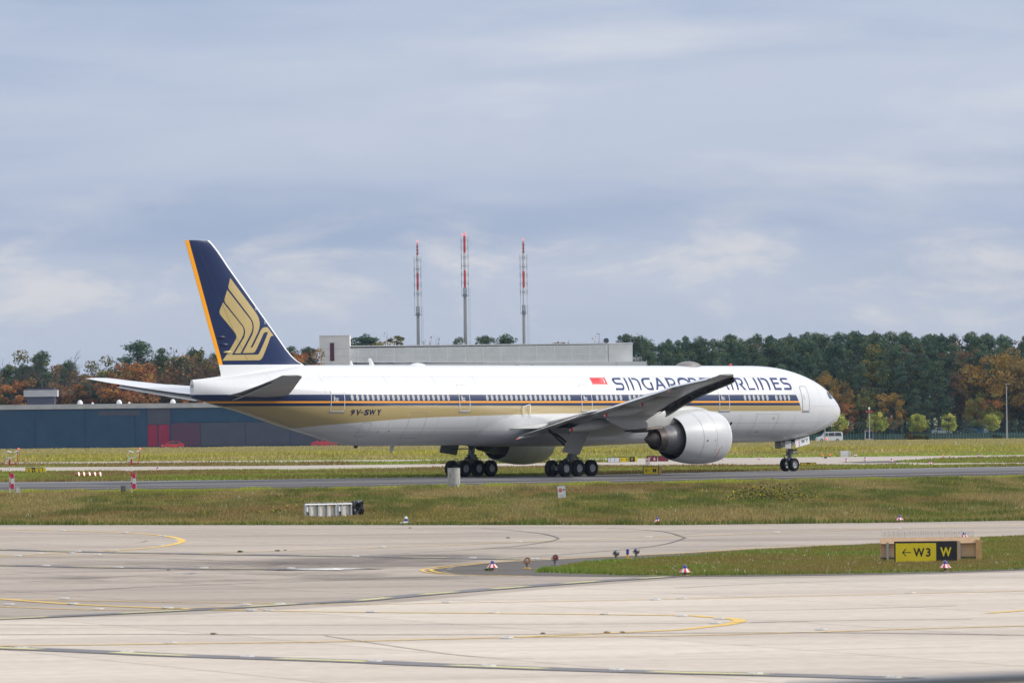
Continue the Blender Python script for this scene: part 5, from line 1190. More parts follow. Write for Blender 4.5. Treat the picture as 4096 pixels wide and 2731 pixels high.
for zx in (395, 635, 880, 1105, 1268, 1525):
    x = X(zx); mb = MB(); mb.box((x, -.04, hb/2), (.085, .11, hb - .03)); po = mb.build('post', 'galvanised', P)
    mb = MB(); mb.box((x - .05, -.06, hb - .06), (.06, .08, .06)); mb.box((x - .04, -.06, .05), (.08, .07, .05)); mb.build('clamp', 'box_dark', po)
for zx in (350, 1225):
    x = X(zx); mb = MB(); mb.box((x, -.03, .47), (.14, .06, .28)); mb.build('junction_box', 'white_box', P); mb = MB(); mb.tube([(x, -.05, .33), (x + .02, -.06, .12), (x + .12, -.08, .0)], .015, 5); mb.build('cable', 'box_dark', P)
mb = MB(); mb.box((X(1045), .02, .60), (.16, .02, .09)); mb.build('label_plate', 'lamp_yellow', P)
x0, x1 = X(1565), X(1865); n = 14; V = []
for side_ in (0, 1):
    for j in range(n):
        for i in range(n):
            s, t = i/(n-1), j/(n-1); bulge = (.10 + .07*math.sin(7*s + 3*t) + .05*math.sin(11*t - 4*s) + random.uniform(-.03, .03))*(1 if 0 < i < n-1 else .2)
            V.append((x0 + (x1-x0)*s + .03*math.sin(9*t), (-bulge if side_ == 0 else .12 + bulge*.5), .04 + (hb + .02 + .10*abs(math.sin(s*5 + .7)) + random.uniform(-.03, .03)*(j == n-1))*t))
F = [(j*n+i, j*n+i+1, (j+1)*n+i+1, (j+1)*n+i) for j in range(n-1) for i in range(n-1)]; o = n*n
F += [tuple(o + q_ for q_ in reversed(f)) for f in F]
F += [(i, i+1, o+i+1, o+i) for i in range(n-1)] + [((n-1)*n+i, o+(n-1)*n+i, o+(n-1)*n+i+1, (n-1)*n+i+1) for i in range(n-1)] + [(j*n, o+j*n, o+(j+1)*n, (j+1)*n) for j in range(n-1)] + [(j*n+n-1, (j+1)*n+n-1, o+(j+1)*n+n-1, o+j*n+n-1) for j in range(n-1)]
mb = MB(); mb.add(V, F); mb.build('plastic_sheet', 'plastic_black', P)['label'] = 'crumpled black plastic sheet'
mb = MB(); mb.box((x1 - .03, .02, .42), (.05, .06, .66)); mb.build('end_rail', 'white_box', P)
spikes(P, X(300), X(1560), .05, hb + .03, 90, .10)

# ---- stop signs
def stop_sign(uv, wpx, hpx, postpx, lab, text=True, tilt=0.0):
    p = G(*uv); k = 1/pxm(p.y); w, h, ph = wpx*k, hpx*k, postpx*k
    r = thing('stop_sign', p, lab, 'sign'); r.rotation_euler = (0, tilt, 0)
    mb = MB(); mb.tube([(0, .05, -.05), (0, .05, ph + h*.4)], .022, 8); mb.build('post', 'tan_paint', r, True)
    mb = MB(); mb.prism([(x*w, z*h) for x, z in ((-.5, .04), (-.46, 0), (.46, 0), (.5, .04), (.5, .96), (.46, 1), (-.46, 1), (-.5, .96))], lambda x, z, d: (x, d, ph + z), 0, .03); mb.build('board', 'sign_white', r)
    mb = MB()
    for a, b in (((-.5, .0), (.5, .025)), ((-.5, .975), (.5, 1.0)), ((-.5, .03), (-.47, .97)), ((.47, .03), (.5, .97))): mb.box(((a[0]+b[0])/2*w, -.004, ph + (a[1]+b[1])/2*h), ((b[0]-a[0])*w, .006, (b[1]-a[1])*h))
    mb.build('border', 'galvanised', r)
    R0 = .25*w if text else .2*w; cx, cz = (-.13*w, ph + .64*h); mb = MB()
    mb.add([(cx + R0*math.cos(PI/8 + PI/4*i), -.006, cz + R0*math.sin(PI/8 + PI/4*i)) for i in range(8)], [tuple(range(8))]); oc_ = mb.build('octagon', 'paint_red', r, fix=False)
    word('STOP', R0*.62, face_fn(cx, cz - R0*.31, -.009), wscale=.62, fat=.03).build('letters', 'sign_white', oc_, fix=False)
    mb = MB(); mb.box((.30*w, -.004, ph + .66*h), (.2*w, .006, .13*h)); bk = mb.build('black_patch', 'sign_black', r)
    word('W3', .07*h, face_fn(.30*w, ph + .625*h, -.009), wscale=.8).build('letters', 'sign_yellow', bk, fix=False)
    word('Weiterfahrt nur', .055*h, face_fn(0, ph + .22*h, -.006), wscale=.9).build('letters', 'sign_black', r, fix=False)
    word('nach Freigabe DFS', .055*h, face_fn(0, ph + .11*h, -.006), wscale=.9).build('letters', 'sign_black', r, fix=False)
    return r
s1 = stop_sign((2249, 1998), 33, 48, 8, 'white board with red stop octagon standing in the grass below the main wheels', tilt=R(-4)); spikes(s1, -.2, .2, .0, .80, 14, .13)
stop_sign((2591, 1866), 18, 25, 8, 'smaller far stop board in front of the red Y6 sign')

# ---- weathered drum by the taxiway
p = G(1816, 1954); k = 1/pxm(p.y); rd = 25*k
D = thing('drum_pedestal', p, 'weathered white drum with mossy foot standing before the far main wheels', 'pedestal')
mb = MB(); mb.lathe([(.27, rd*.97), (.28, rd), (1.36, rd*1.0), (1.385, rd*.99), (1.39, rd*.95), (1.392, .01)], (0, 0, 0), (0, 0, 1), 28); mb.build('drum', 'drum_white', D, True)
mb = MB(); mb.lathe([(-.05, rd*.96), (.262, rd*.96), (.27, rd*.9)], (0, 0, 0), (0, 0, 1), 28); mb.build('foot', 'drum_moss', D, True)
mb = MB(); mb.lathe([(1.37, rd*1.01), (1.40, rd*1.01), (1.401, rd*.93)], (0, 0, 0), (0, 0, 1), 28, cap=False); mb.build('rim', 'galvanised', D, True)
mb = MB(); mb.lathe([(.268, rd*1.005), (.295, rd*1.005)], (0, 0, 0), (0, 0, 1), 28, cap=False); mb.build('band', 'galvanised', D)

# ---- visibility meters: striped pole with two-armed sensor head
def visibility_meter(uv, lab, lit):
    p = G(*uv); r = thing('visibility_meter', p, lab, 'weather sensor'); k = 1/pxm(p.y)*1.0
    z = lambda y: (775 - y)/3.92*k; X_ = lambda x: (x - 152)/3.92*k
    st_ = [(775, 740, 'pole_red'), (740, 658, 'pole_white'), (658, 625, 'pole_red'), (625, 615, 'pole_white'), (615, 578, 'pole_red'), (578, 493, 'pole_white'), (493, 412, 'pole_red'), (412, 322, 'pole_white')]
    for a, b, m in st_: mb = MB(); mb.tube([(0, 0, z(a)), (0, 0, z(b))], .04, 10, cap=False); mb.build('pole_band', m, r, True)
    mb = MB(); mb.tube([(0, 0, z(322)), (0, 0, z(218))], .052, 10); mb.build('pole_band', 'pole_red', r, True)
    mb = MB(); mb.box((0, 0, z(200)), (.24, .16, .10)); mb.build('sensor_hub', 'pole_white', r)
    for sgn, e in ((-1, (112, 105)), (1, (275, 100))):
        pts = [(0, 0, z(200)), (X_(105) if sgn < 0 else X_(200), 0, z(195)), (X_(93) if sgn < 0 else X_(240), 0, z(170)), (X_(100) if sgn < 0 else X_(262), 0, z(140)), (X_(118) if sgn < 0 else X_(275), 0, z(108))]
        mb = MB(); mb.tube(pts, .025, 8); mb.build('sensor_arm', 'pole_white', r, True)
        c = Vector((X_(150) if sgn < 0 else X_(262), -.02, z(104 if sgn < 0 else 100))); d = Vector((1 if sgn < 0 else -1, .1, -.32)).normalized()
        mb = MB(); mb.loft([[c + d*t + Vector((0, w*math.cos(2*PI*q/8), h*math.sin(2*PI*q/8))) for q in range(8)] for t, w, h in ((-.17, .05, .035), (-.1, .06, .05), (.1, .06, .05), (.17, .075, .03))]); mb.build('sensor_head', 'pole_white', r, True)
    mb = MB(); mb.tube([(.04, 0, z(297)), (X_(215), 0, z(296)), (X_(250), 0, z(275)), (X_(274), 0, z(240)), (X_(279), 0, z(180)), (X_(279), 0, z(115)), (X_(290), 0, z(85))], .022, 8); mb.build('lamp_arm', 'pole_red', r, True)
    mb = MB(); mb.lathe([(0, .05), (.06, .055), (.07, .06)], (X_(292), 0, z(85)), (0, 0, 1), 10); mb.build('lamp_foot', 'pole_red', r, True)
    mb = MB(); mb.lathe([(.07, .06), (.12, .055), (.155, .02), (.16, .002)], (X_(292), 0, z(82)), (0, 0, 1), 12); mb.build('obstruction_lamp', LAMPR, r, True)
    mb = MB(); mb.box((X_(112), -.02, z(245)), (.14, .12, .16)); mb.build('junction_box', 'pole_white', r); mb = MB(); mb.box((X_(118), -.02, z(268)), (.18, .10, .04)); mb.build('bracket', 'pole_red', r)
    for a, b, m in ((442, 520, 'panel_pink'), (520, 602, 'pole_white'), (602, 684, 'panel_pink')):
        mb = MB(); mb.box((X_(193), -.06, (z(a)+z(b))/2), (.21, .14, z(a)-z(b))); mb.build('marker_panel', m, r)
    mb = MB(); mb.box((X_(193) + .112, -.055, (z(442)+z(684))/2), (.012, .12, z(442)-z(684))); mb.build('panel_edge', 'pole_white', r)
visibility_meter((40, 1978), 'red and white striped sensor mast at the far left edge of the grass', False)
visibility_meter((527, 1977.5), 'red and white striped sensor mast right of the other, below the tail', True)
for uv, lab, m in (((69, 1979), 'small grey box on a stake right of the leftmost sensor mast', 'galvanised'), ((493, 1974), 'small dark box on a stake left of the right-hand sensor mast', 'box_dark')):
    p = G(*uv); r = thing('junction_box', p, lab, 'box', rz=R(28)); mb = MB(); mb.box((0, 0, .31), (.26, .22, .38), top=.96); mb.box((0, 0, .512), (.28, .24, .02)); mb.build('case', m, r); mb = MB(); mb.box((-.0, 0, .06), (.09, .09, .12)); mb.build('stake', 'box_dark', r)
    mb = MB(); mb.box((.136, 0, .31), (.008, .17, .28)); mb.build('door', 'galvanised', r)

# ---- approach lamps: a row of five orange housings with pale lenses
def lamp_row(pts, lab_fn, sc, grp, m='lamp_orange', extra=()):
    for i, (u, v) in enumerate(pts):
        p = G(u, v); r = thing('flood_lamp', p, lab_fn[i], 'lamp', grp); r.scale = (sc, sc, sc)
        f = Vector((.97, -.22, .1)).normalized(); c = Vector((0, 0, .30))
        mb = MB(); mb.lathe([(-.30, .04), (-.24, .10), (-.05, .19), (.06, .21)], c, f, 16); mb.build('housing', m, r, True)
        mb = MB(); mb.lathe([(.062, .20), (.10, .15), (.12, .02)], c, f, 16); mb.build('lens', LAMP, r, True)
        mb = MB(); mb.tube([(0, 0, 0), (0, 0, .2)], .03, 6); mb.build('stem', 'box_dark', r)
ords = ['leftmost', 'second from left', 'middle', 'second from right', 'rightmost']
lamp_row([(313, 1911), (334, 1911), (356, 1911), (378, 1911), (399, 1911)], ['orange lamp right of the leftmost mast, %s of five' % w for w in ords], 1.0, 'row of orange lamps in the left grass')
lamp_row([(3368.6, 1800), (3379, 1800), (3389, 1800), (3398.5, 1800), (3408, 1800)], ['lit lamp behind the small white cabinet, %s of five' % w for w in ords], .85, 'row of lit lamps behind the white cabinet')

# ---- white cabinet and its neighbours beyond the far taxiway
p = G(3384, 1826); k = 1/pxm(p.y); r = thing('cabinet', p, 'low white cabinet on the far grass right of the nose wheels', 'cabinet'); w = 41*k
mb = MB(); mb.box((-w*.12, .3, .30), (w*.76, .6, .60)); mb.build('case', 'white_box', r)
for i in range(3): mb = MB(); mb.box((-w*.38 + w*.253*i, -.008, .30), (w*.24, .012, .55)); mb.build('door', 'white_box', r)
mb = MB(); mb.box((w*.38, .3, .27), (w*.2, .55, .54)); mb.build('side_bay', 'tan_weather', r); mb = MB(); mb.box((w*.4, .02, .28), (w*.17, .02, .5)); mb.build('side_door', 'panel_cream', r)
for i, (u, v, hp) in enumerate([(3272, 1790, 14), (3282.5, 1791, 6), (3486.6, 1790, 8), (3639, 1787, 14), (3694, 1790, 11), (3824.6, 1785, 15), (3898, 1791, 14), (4010, 1782, 13)]):
    p = G(u, v); k = 1/pxm(p.y); h = hp*k
    labs = ['white marker post under the airliner\'s nose, leftmost in the far grass', 'short white stub beside the leftmost far marker post', 'short white stub right of the five lit lamps', 'white marker post below the paired young trees', 'shorter white marker post right of the paired young trees', 'white marker post below the lone young tree', 'white marker post right of the lone young tree', 'white marker post nearest the right edge']
    r = thing('marker_post', p, labs[i], 'marker post', 'white marker posts in the far grass'); mb = MB(); mb.box((0, 0, h/2), (.16, .10, h), top=.85); mb.box((0, 0, h + .01), (.14, .09, .03), top=.6); mb.build('post', 'sign_white', r); mb = MB(); mb.box((0, -.052, h*.78), (.12, .012, .06)); mb.build('reflector', 'galvanised', r)
for i, u in enumerate((4001.6, 4015.7, 4030)):
    p = G(u, 1790); r = thing('ground_lamp', p, 'tiny white ground lamp by the right edge, %s of three' % ('left', 'middle', 'right')[i], 'lamp', 'three ground lamps'); mb = MB(); mb.lathe([(0, .06), (.12, .06), (.14, .13), (.22, .12), (.24, .02)], (0, 0, 0), (0, 0, 1), 10); mb.build('head', 'sign_white', r, True); mb = MB(); mb.box((0, -.10, .18), (.1, .03, .06)); mb.build('visor', 'tan_paint', r)
for u, v, lab in ((3289, 1830, 'left orange lamp beside two dark lamps on the far taxiway'), (3320, 1829, 'right orange lamp beside two dark lamps on the far taxiway')):
    p = G(u, v); r = thing('stop_bar_lamp', p, lab, 'lamp', 'orange lamps on the far taxiway'); mb = MB(); mb.lathe([(-.08, .05), (0, .10), (.05, .115)], (0, 0, .26), (.3, -1, .1), 12); mb.build('housing', 'lamp_orange', r, True); mb = MB(); mb.lathe([(.052, .10), (.08, .02)], (0, 0, .26), (.3, -1, .1), 12); mb.build('lens', LAMPO, r, True); mb = MB(); mb.tube([(0, 0, 0), (0, 0, .2)], .03, 6); mb.build('stem', 'box_dark', r)
for u, lab in ((3300, 'left of the two small dark lamps between the orange ones'), (3306, 'right of the two small dark lamps between the orange ones')):
    p = G(u, 1834); r = thing('runway_lamp', p, lab, 'lamp', 'dark lamps on the far taxiway'); mb = MB(); mb.lathe([(0, .10), (.05, .10), (.06, .08), (.2, .08), (.24, .03)], (0, 0, 0), (0, 0, 1), 10); mb.build('head', 'box_dark', r, True); mb = MB(); mb.lathe([(.0, .14), (.05, .13)], (.08, -.1, 0), (0, 0, 1), 10); mb.build('base', 'sign_white', r)
for u, lab in ((3772, 'left of two small tan lamps on stalks on the far right grass'), (3799, 'right of two small tan lamps on stalks on the far right grass')):
    p = G(u, 1834); r = thing('stalk_lamp', p, lab, 'lamp', 'tan lamps on the far right'); mb = MB(); mb.lathe([(-.08, .05), (0, .12), (.06, .12)], (0, 0, .33), (.4, -1, .1), 12); mb.build('head', 'tan_paint', r, True); mb = MB(); mb.tube([(0, 0, 0), (0, 0, .28)], .04, 6); mb.build('stem', 'tan_weather', r)
# red lamp on a stalk in front of the van
p = G(3307, 1787); k = 1/pxm(p.y); r = thing('warning_lamp', p, 'small red warning lamp on a stalk in front of the white van', 'lamp'); h = 27*k
mb = MB(); mb.tube([(0, 0, 0), (0, 0, h)], .03, 6); mb.box((0, 0, h), (.5, .05, .05)); mb.build('stalk', 'galvanised', r); mb = MB(); mb.lathe([(.02, .10), (.15, .12), (.3, .10), (.34, .02)], (0, 0, h), (0, 0, 1), 10); mb.build('red_head', LAMPR, r, True)

# ---- handrail close to the camera, out of focus
H = thing('handrail', at(4000, 2760, 24) - Vector((0, 0, 1.1)), 'blurred grey-blue handrail close to the camera at the lower right corner', 'railing')
mat('rail_paint', (.035, .05, .07), (.05, .065, .085), scale=3, rough=.35, metal=.3)
mb = MB(); o_ = Vector(H.location); a, b = at(3150, 2752, 26) - o_, at(4500, 2694, 22) - o_; mb.tube([a, b], .02, 12); mb.build('top_rail', 'rail_paint', H, True)
mb = MB(); a2, b2 = a + Vector((0, 0, -.35)), b + Vector((0, 0, -.35)); mb.tube([a2, b2], .018, 10); mb.build('lower_rail', 'rail_paint', H, True)
for t in (.1, .9): mb = MB(); q_ = a.lerp(b, t); mb.tube([q_, Vector((q_.x, q_.y, 3.24 - o_.z))], .02, 10); mb.build('post', 'rail_paint', H, True)
# ================================================================== BUILDINGS, MASTS, FENCE AND VEHICLES IN THE DISTANCE
# terrace the handrail stands on, below the frame
mb = MB(); mb.box((0, 8, 1.62), (60, 38, 3.24)); tag(mb.build('terrace', 'concrete_darker'), kind='structure')
mat('wall_blue', (.016, .055, .115), (.024, .068, .135), scale=.4, rough=.5, spec=.3)
mat('wall_slate', (.060, .068, .105), (.050, .055, .090), scale=.4, rough=.6)
mat('wall_maroon', (.10, .03, .075), (.07, .04, .08), scale=.5, rough=.6)
mat('gate_red', (.30, .005, .055), (.22, .006, .045), scale=1.2, rough=.5)
mat('parapet', (.46, .45, .46), (.36, .36, .38), scale=.6, rough=.7)
mat('roof_white', (.72, .72, .72), rough=.4)
mat('facade_concrete', (.72, .71, .70), (.63, .625, .62), scale=.5, rough=.8, detail=9)
mat('mesh_metal', (.86, .87, .89), (.79, .80, .82), scale=.8, rough=.5)
mat('facade_back', (.42, .435, .47), (.78, .79, .80), scale=.22, rough=.7, lo=.42, hi=.66, detail=3)
mat('plant_white', (.62, .62, .60), (.5, .5, .5), scale=.6, rough=.6)
mat('strip_plum', (.085, .012, .045), rough=.35)
mat('mast_concrete', (.37, .38, .375), (.31, .32, .315), scale=.8, rough=.8, aniso=(1, 1, .2))
mat('mast_red', (.62, .05, .04), (.54, .045, .04), scale=2, rough=.5)
mat('mast_white', (.58, .59, .60), (.50, .51, .52), scale=2, rough=.5)
mat('mast_steel', (.16, .18, .21), (.22, .24, .26), scale=3, rough=.5, metal=.3)
mat('fence_green', (.012, .085, .085), (.018, .105, .10), scale=3, rough=.5)
mat('fence_pale', (.12, .20, .17), (.16, .25, .2), scale=3, rough=.6)

# ---- long low blue building at the left
YB = 1400.0
def PB(u, v, dy=0): return at(u, v, YB + dy)
A0 = PB(-260, 1787); A1 = PB(1420, 1770); zg = gz(YB)
zt = PB(600, 1632).z; zp = PB(600, 1613).z
Bd = thing('warehouse', Vector((A0.x, YB, zg)), 'long low dark blue building with pale roof edge behind the airliner\'s tail', 'building')
Lb = A1.x - A0.x; hb_ = zt - zg
mb = MB(); mb.box((Lb/2, 15, hb_/2), (Lb, 30, hb_)); mb.build('wall', 'wall_blue', Bd)
mb = MB(); mb.box((Lb/2, 14.9, hb_ + (zp-zt)/2), (Lb + .6, 30.6, zp-zt)); mb.build('parapet', 'parapet', Bd)
def bx(u): return PB(u, 1700).x - A0.x
def bz(v): return PB(600, v).z - zg
us = [-260, -60, 140, 340, 540, 588]
for i in range(len(us)-1):
    a, b = bx(us[i]), bx(us[i+1]); mb = MB(); mb.box(((a+b)/2, -.06, hb_*.5), (b-a - .12, .12, hb_ - .1)); mb.build('wall_panel', 'wall_blue', Bd)
for a_, b_, v0, v1, m, nm in ((590, 682, 1633, 1697, 'wall_slate', 'wall_panel'), (684, 880, 1633, 1690, 'wall_blue', 'wall_panel'), (882, 1080, 1633, 1690, 'wall_blue', 'wall_panel'), (1082, 1400, 1633, 1690, 'wall_blue', 'wall_panel'), (684, 800, 1692, 1785, 'wall_maroon', 'wall_panel'), (802, 980, 1692, 1785, 'wall_slate', 'wall_panel'), (982, 1160, 1692, 1785, 'wall_slate', 'wall_panel'), (1162, 1400, 1692, 1785, 'wall_slate', 'wall_panel'), (590, 630, 1698, 1785, 'gate_red', 'gate'), (634, 678, 1698, 1785, 'gate_red', 'gate')):
    a, b = bx(a_), bx(b_); z0, z1 = bz(v1), bz(v0); mb = MB(); mb.box(((a+b)/2, -.05, (z0+z1)/2), (b-a - .06, .10, z1-z0 - .05)); mb.build(nm, m, Bd)
a, b = bx(395), bx(560); mb = MB(); mb.box(((a+b)/2, -.14, bz(1650)), (b-a, .10, 1.0)); mb.build('sign_strip', 'wall_slate', Bd)
for u, s in ((318, .8), (368, .35), (475, .8), (515, .35), (690, .8), (820, .5), (990, .6)):
    mb = MB(); mb.lathe([(0, .7*s), (.5*s, .62*s), (.9*s, .35*s), (1.0*s, .02)], (bx(u), 2.5, zp - zg), (0, 0, 1), 14); mb.build('roof_dome', 'roof_white', Bd, True)
mb = MB(); mb.box((bx(158), 6, bz(1590)), (5.4, 4, 4.2)); mb.build('roof_hut', 'wall_slate', Bd); mb = MB(); mb.box((bx(158), 5.9, bz(1568)), (6.6, 4.6, 1.3)); mb.build('roof_plant', 'parapet', Bd)
# red vehicles parked before it
mat('car_red', (.55, .03, .05), (.5, .03, .05), scale=2, rough=.3, coat=.6); mat('car_white', (.70, .71, .72), (.64, .65, .66), scale=2, rough=.3, coat=.5); mat('car_blue', (.03, .17, .38), (.03, .2, .42), scale=2, rough=.3, coat=.5); mat('car_dark', (.012, .014, .018), rough=.25, coat=.6); mat('car_silver', (.38, .42, .46), rough=.28, metal=.4, coat=.5); mat('car_pale', (.50, .58, .66), rough=.35, coat=.4)
mat('car_glass', (.014, .018, .022), rough=.05, spec=.8); mat('lamp_red_off', (.35, .01, .01), rough=.2, coat=.5); mat('lamp_clear', (.6, .6, .6), rough=.1, coat=.5)
CAR = {'van': ([(0, .28), (0, .72), (.10, .92), (.55, 1.05), (.98, 1.12), (1.55, 1.80), (1.85, 1.93), (4.55, 1.95), (4.82, 1.86), (4.90, 1.2), (4.90, .32)], [[(1.12, 1.14), (1.62, 1.74), (2.05, 1.78), (2.05, 1.14)], [(2.15, 1.14), (2.15, 1.78), (3.30, 1.80), (3.30, 1.14)], [(3.40, 1.14), (3.40, 1.80), (4.55, 1.80), (4.66, 1.14)]], (.85, 3.85), .33, 1.9),
       'car': ([(0, .26), (.02, .58), (.15, .74), (.95, .88), (1.65, 1.38), (2.1, 1.46), (3.2, 1.42), (3.85, 1.02), (4.25, .94), (4.35, .6), (4.33, .28)], [[(1.15, .90), (1.72, 1.34), (2.25, 1.38), (2.25, .90)], [(2.33, .90), (2.33, 1.38), (3.12, 1.34), (3.65, .96)]], (.8, 3.5), .31, 1.76)}
def vehicle(kind, pos, rz, m, lab, cat, flip=False, sc=1.0, name=None):
    prof, wins, axl, wr, wd = CAR[kind]; L = prof[-1][0]; s = -1 if flip else 1
    r = thing(name or ('parked_car' if kind == 'car' else 'van'), pos, lab, cat, rz=rz); r.scale = (sc, sc, sc)
    fn = lambda x, z, d: (s*(x - L/2), d*(1 - .10*max(0, (z - 1.0))/1.0 if z > 1 else 1), z)
    mb = MB(); mb.prism(prof, fn, -wd/2, wd/2); mb.build('body', m, r)
    for wn in wins:
        for sd in (-1, 1): mb = MB(); mb.prism(wn, lambda x, z, d: (s*(x - L/2), d*(1 - .10*max(0, (z - 1.0)) if z > 1 else 1) , z), sd*(wd/2 + .012), sd*(wd/2 - .03)); mb.build('side_window', 'car_glass', r)
    if kind == 'van': mb = MB(); mb.add([(s*(4.885 + .02 - L/2), y, z) if z < 1.3 else (s*(4.85 + .02 - L/2), y*.93, z) for y, z in ((-.75, 1.22), (.75, 1.22), (.75, 1.74), (-.75, 1.74))], [(0, 1, 2, 3)]); mb.build('rear_window', 'car_glass', r, fix=False)
    mb = MB(); f0, f1 = (prof[4], prof[5]); mb.add([(s*(f0[0] - .012 - L/2 + .03), y*.78, f0[1] + .04) for y in (-1, 1)] + [(s*(f1[0] - .02 - L/2), y*.72, f1[1] - .02) for y in (1, -1)], [(0, 1, 2, 3)]); mb.build('windscreen', 'car_glass', r, fix=False)
    for ax in axl:
        for sd in (-1, 1):
            mb = MB(); mb.lathe([(-.11, wr*.6), (-.11, wr*.95), (-.06, wr), (.06, wr), (.11, wr*.95), (.11, wr*.6)], (s*(ax - L/2), sd*(wd/2 - .10), wr), (0, 1, 0), 16); w_ = mb.build('wheel', 'tyre', r, True)
            mb = MB(); mb.lathe([(sd*.112, wr*.6), (sd*.09, .05)], (s*(ax - L/2), sd*(wd/2 - .10), wr), (0, 1, 0), 12); mb.build('rim', 'rim_grey', w_, True)
    for y in (-.62, .62):
        mb = MB(); mb.box((s*(L - .02 - L/2), y*wd/1.8, .95 if kind == 'van' else .80), (.06, .16, .34 if kind == 'van' else .16)); mb.build('tail_light', 'lamp_red_off', r); mb = MB(); mb.box((s*(.06 - L/2), y*wd/1.8, .72 if kind == 'van' else .66), (.10, .26, .16)); mb.build('headlight', 'lamp_clear', r)
    return r
def on_ground(u, v): return G(u, v)
YV = G(3317, 1768)
vehicle('van', YV, R(8), 'car_white', 'white passenger van parked in front of the green fence, right of the airliner\'s nose', 'van')
vehicle('car', Vector((PB(690, 1786, -6).x, YB - 6, gz(YB - 6))), R(10), 'car_red', 'blurred pinkish red car parked before the blue building', 'car')
vehicle('van', Vector((PB(1300, 1784).x, YB - 7, gz(YB - 7))), 0, 'car_red', 'red van seen under the airliner\'s tail', 'van')

# ---- grey building with a tower and a screened upper floor
YG = 1455.0
def PG(u, v, dy=0): return at(u, v, YG + dy)
Gd = thing('terminal_building', Vector((PG(1900, 1500).x, YG, gz(YG))), 'grey building with square tower and screened upper floor behind the airliner', 'building'); go_ = Vector(Gd.location)
def gx(u): return PG(u, 1450).x - go_.x
def gzv(u, v): return PG(u, v).z - go_.z
def gbox(nm, u0, u1, vt, dep, m, y0=0, zb=0.0, par=Gd):
    a, b = gx(u0), gx(u1); t = gzv((u0+u1)/2, vt); mb = MB(); mb.box(((a+b)/2, y0 + dep/2, (zb+t)/2), (b-a, dep, t-zb)); return mb.build(nm, m, par)
gbox('tower', 1279, 1400, 1342.5, 9, 'facade_concrete', -1.2)
gbox('tower_coping', 1278, 1401, 1341.5, 9.2, 'facade_concrete', -1.3, gzv(1340, 1344))
gbox('strip_window', 1321, 1338, 1371, .2, 'strip_plum', -1.32, gzv(1330, 1443))
for v in (1395, 1425): gbox('formwork_joint', 1280, 1399, v, .03, 'parapet', -1.225, gzv(1340, v + 1))
gbox('lower_block', 1330, 2470, 1452, 22, 'facade_concrete', -.4)
gbox('inner_core', 1366, 2428, 1384, 14, 'facade_back', 2.2)
gbox('end_wall', 2434, 2531, 1377.5, 15, 'facade_concrete', 0)
gbox('roof_slab', 1362, 2533, 1376.5, 15, 'facade_concrete', .6, gzv(1950, 1381))
nb = 15
for i in range(nb):
    u0, u1 = 1363 + (2432-1363)*i/nb, 1363 + (2432-1363)*(i+1)/nb; a, b = gx(u0), gx(u1); zt_ = gzv((u0+u1)/2, 1393 - 15*(u0-1363)/1069); zb_ = gzv((u0+u1)/2, 1450)
    mb = MB(); ns = 18
    for k in range(ns):
        x = a + (b-a)*(k + .5)/ns; mb.box((x, 0, (zt_+zb_)/2), ((b-a)/ns*.72, .08, zt_-zb_))
    for z in (zb_ + .15, zt_ - .12, (zt_+zb_)/2): mb.box(((a+b)/2, .06, z), (b-a - .02, .06, .10))
    pn = mb.build('screen_panel', 'mesh_metal', Gd)
    mb = MB(); mb.box((a, .16, (zt_+zb_)/2), (.16, .16, zt_-zb_)); mb.build('screen_post', 'mesh_metal', Gd)
for u0, u1, v0, v1 in ((1400, 1470, 1401, 1416), (1475, 1515, 1403, 1420), (1660, 1700, 1392, 1440), (1880, 1915, 1395, 1412), (1915, 1930, 1420, 1440), (1950, 1978, 1414, 1424), (2225, 2250, 1393, 1400), (2390, 2420, 1396, 1412), (2300, 2320, 1390, 1398)):
    gbox('roof_plant', u0, u1, v0, 1.0, 'plant_white', .6, gzv((u0+u1)/2, v1))
gbox('terrace_parapet', 2469, 2585, 1446, 6, 'roof_white', -3)
a = gx(2585); mb = MB(); mb.prism([(a, 0), (a + .75, 0), (a + .10, gzv(2590, 1440)), (a, gzv(2590, 1440))], lambda x, z, d: (x, d, z), -3, 3); mb.build('terrace_wedge', 'roof_white', Gd)
mb = MB()
for u in np.linspace(2463, 2566, 9): mb.tube([(gx(u), -2.9, gzv(u, 1446)), (gx(u), -2.9, gzv(u, 1430))], .03, 5)
for v in (1430, 1438): mb.tube([(gx(2463), -2.9, gzv(2463, v)), (gx(2566), -2.9, gzv(2566, v))], .035, 5)
mb.build('railing', 'roof_white', Gd)
mb = MB()
for u in np.linspace(1278, 1362, 7): mb.tube([(gx(u), -2.2, gzv(u, 1455)), (gx(u), -2.2, gzv(u, 1448))], .03, 5)
for v in (1448, 1451.5): mb.tube([(gx(1278), -2.2, gzv(1278, v)), (gx(1362), -2.2, gzv(1362, v))], .03, 5)
mb.build('railing', 'roof_white', Gd)
for u0, u1 in ((1545, 1582), (1833, 1860)):
    mb = MB()
    for u in np.linspace(u0, u1, 5): mb.tube([(gx(u), 4, gzv(u, 1395)), (gx(u), 4, gzv(u, 1369 if u0 < 1600 else 1371))], .03, 5)
    for v in (1371, 1378): mb.tube([(gx(u0), 4, gzv(u0, v)), (gx(u1), 4, gzv(u1, v))], .03, 5)
    mb.build('roof_railing', 'roof_white', Gd)
mb = MB(); mb.tube([(gx(2399), 5, gzv(2399, 1380)), (gx(2399), 5, gzv(2399, 1335))], .06, 6); mb.box((gx(2394), 5, gzv(2394, 1334.5)), (.7, .25, .12)); mb.build('roof_lamp', 'mast_steel', Gd)
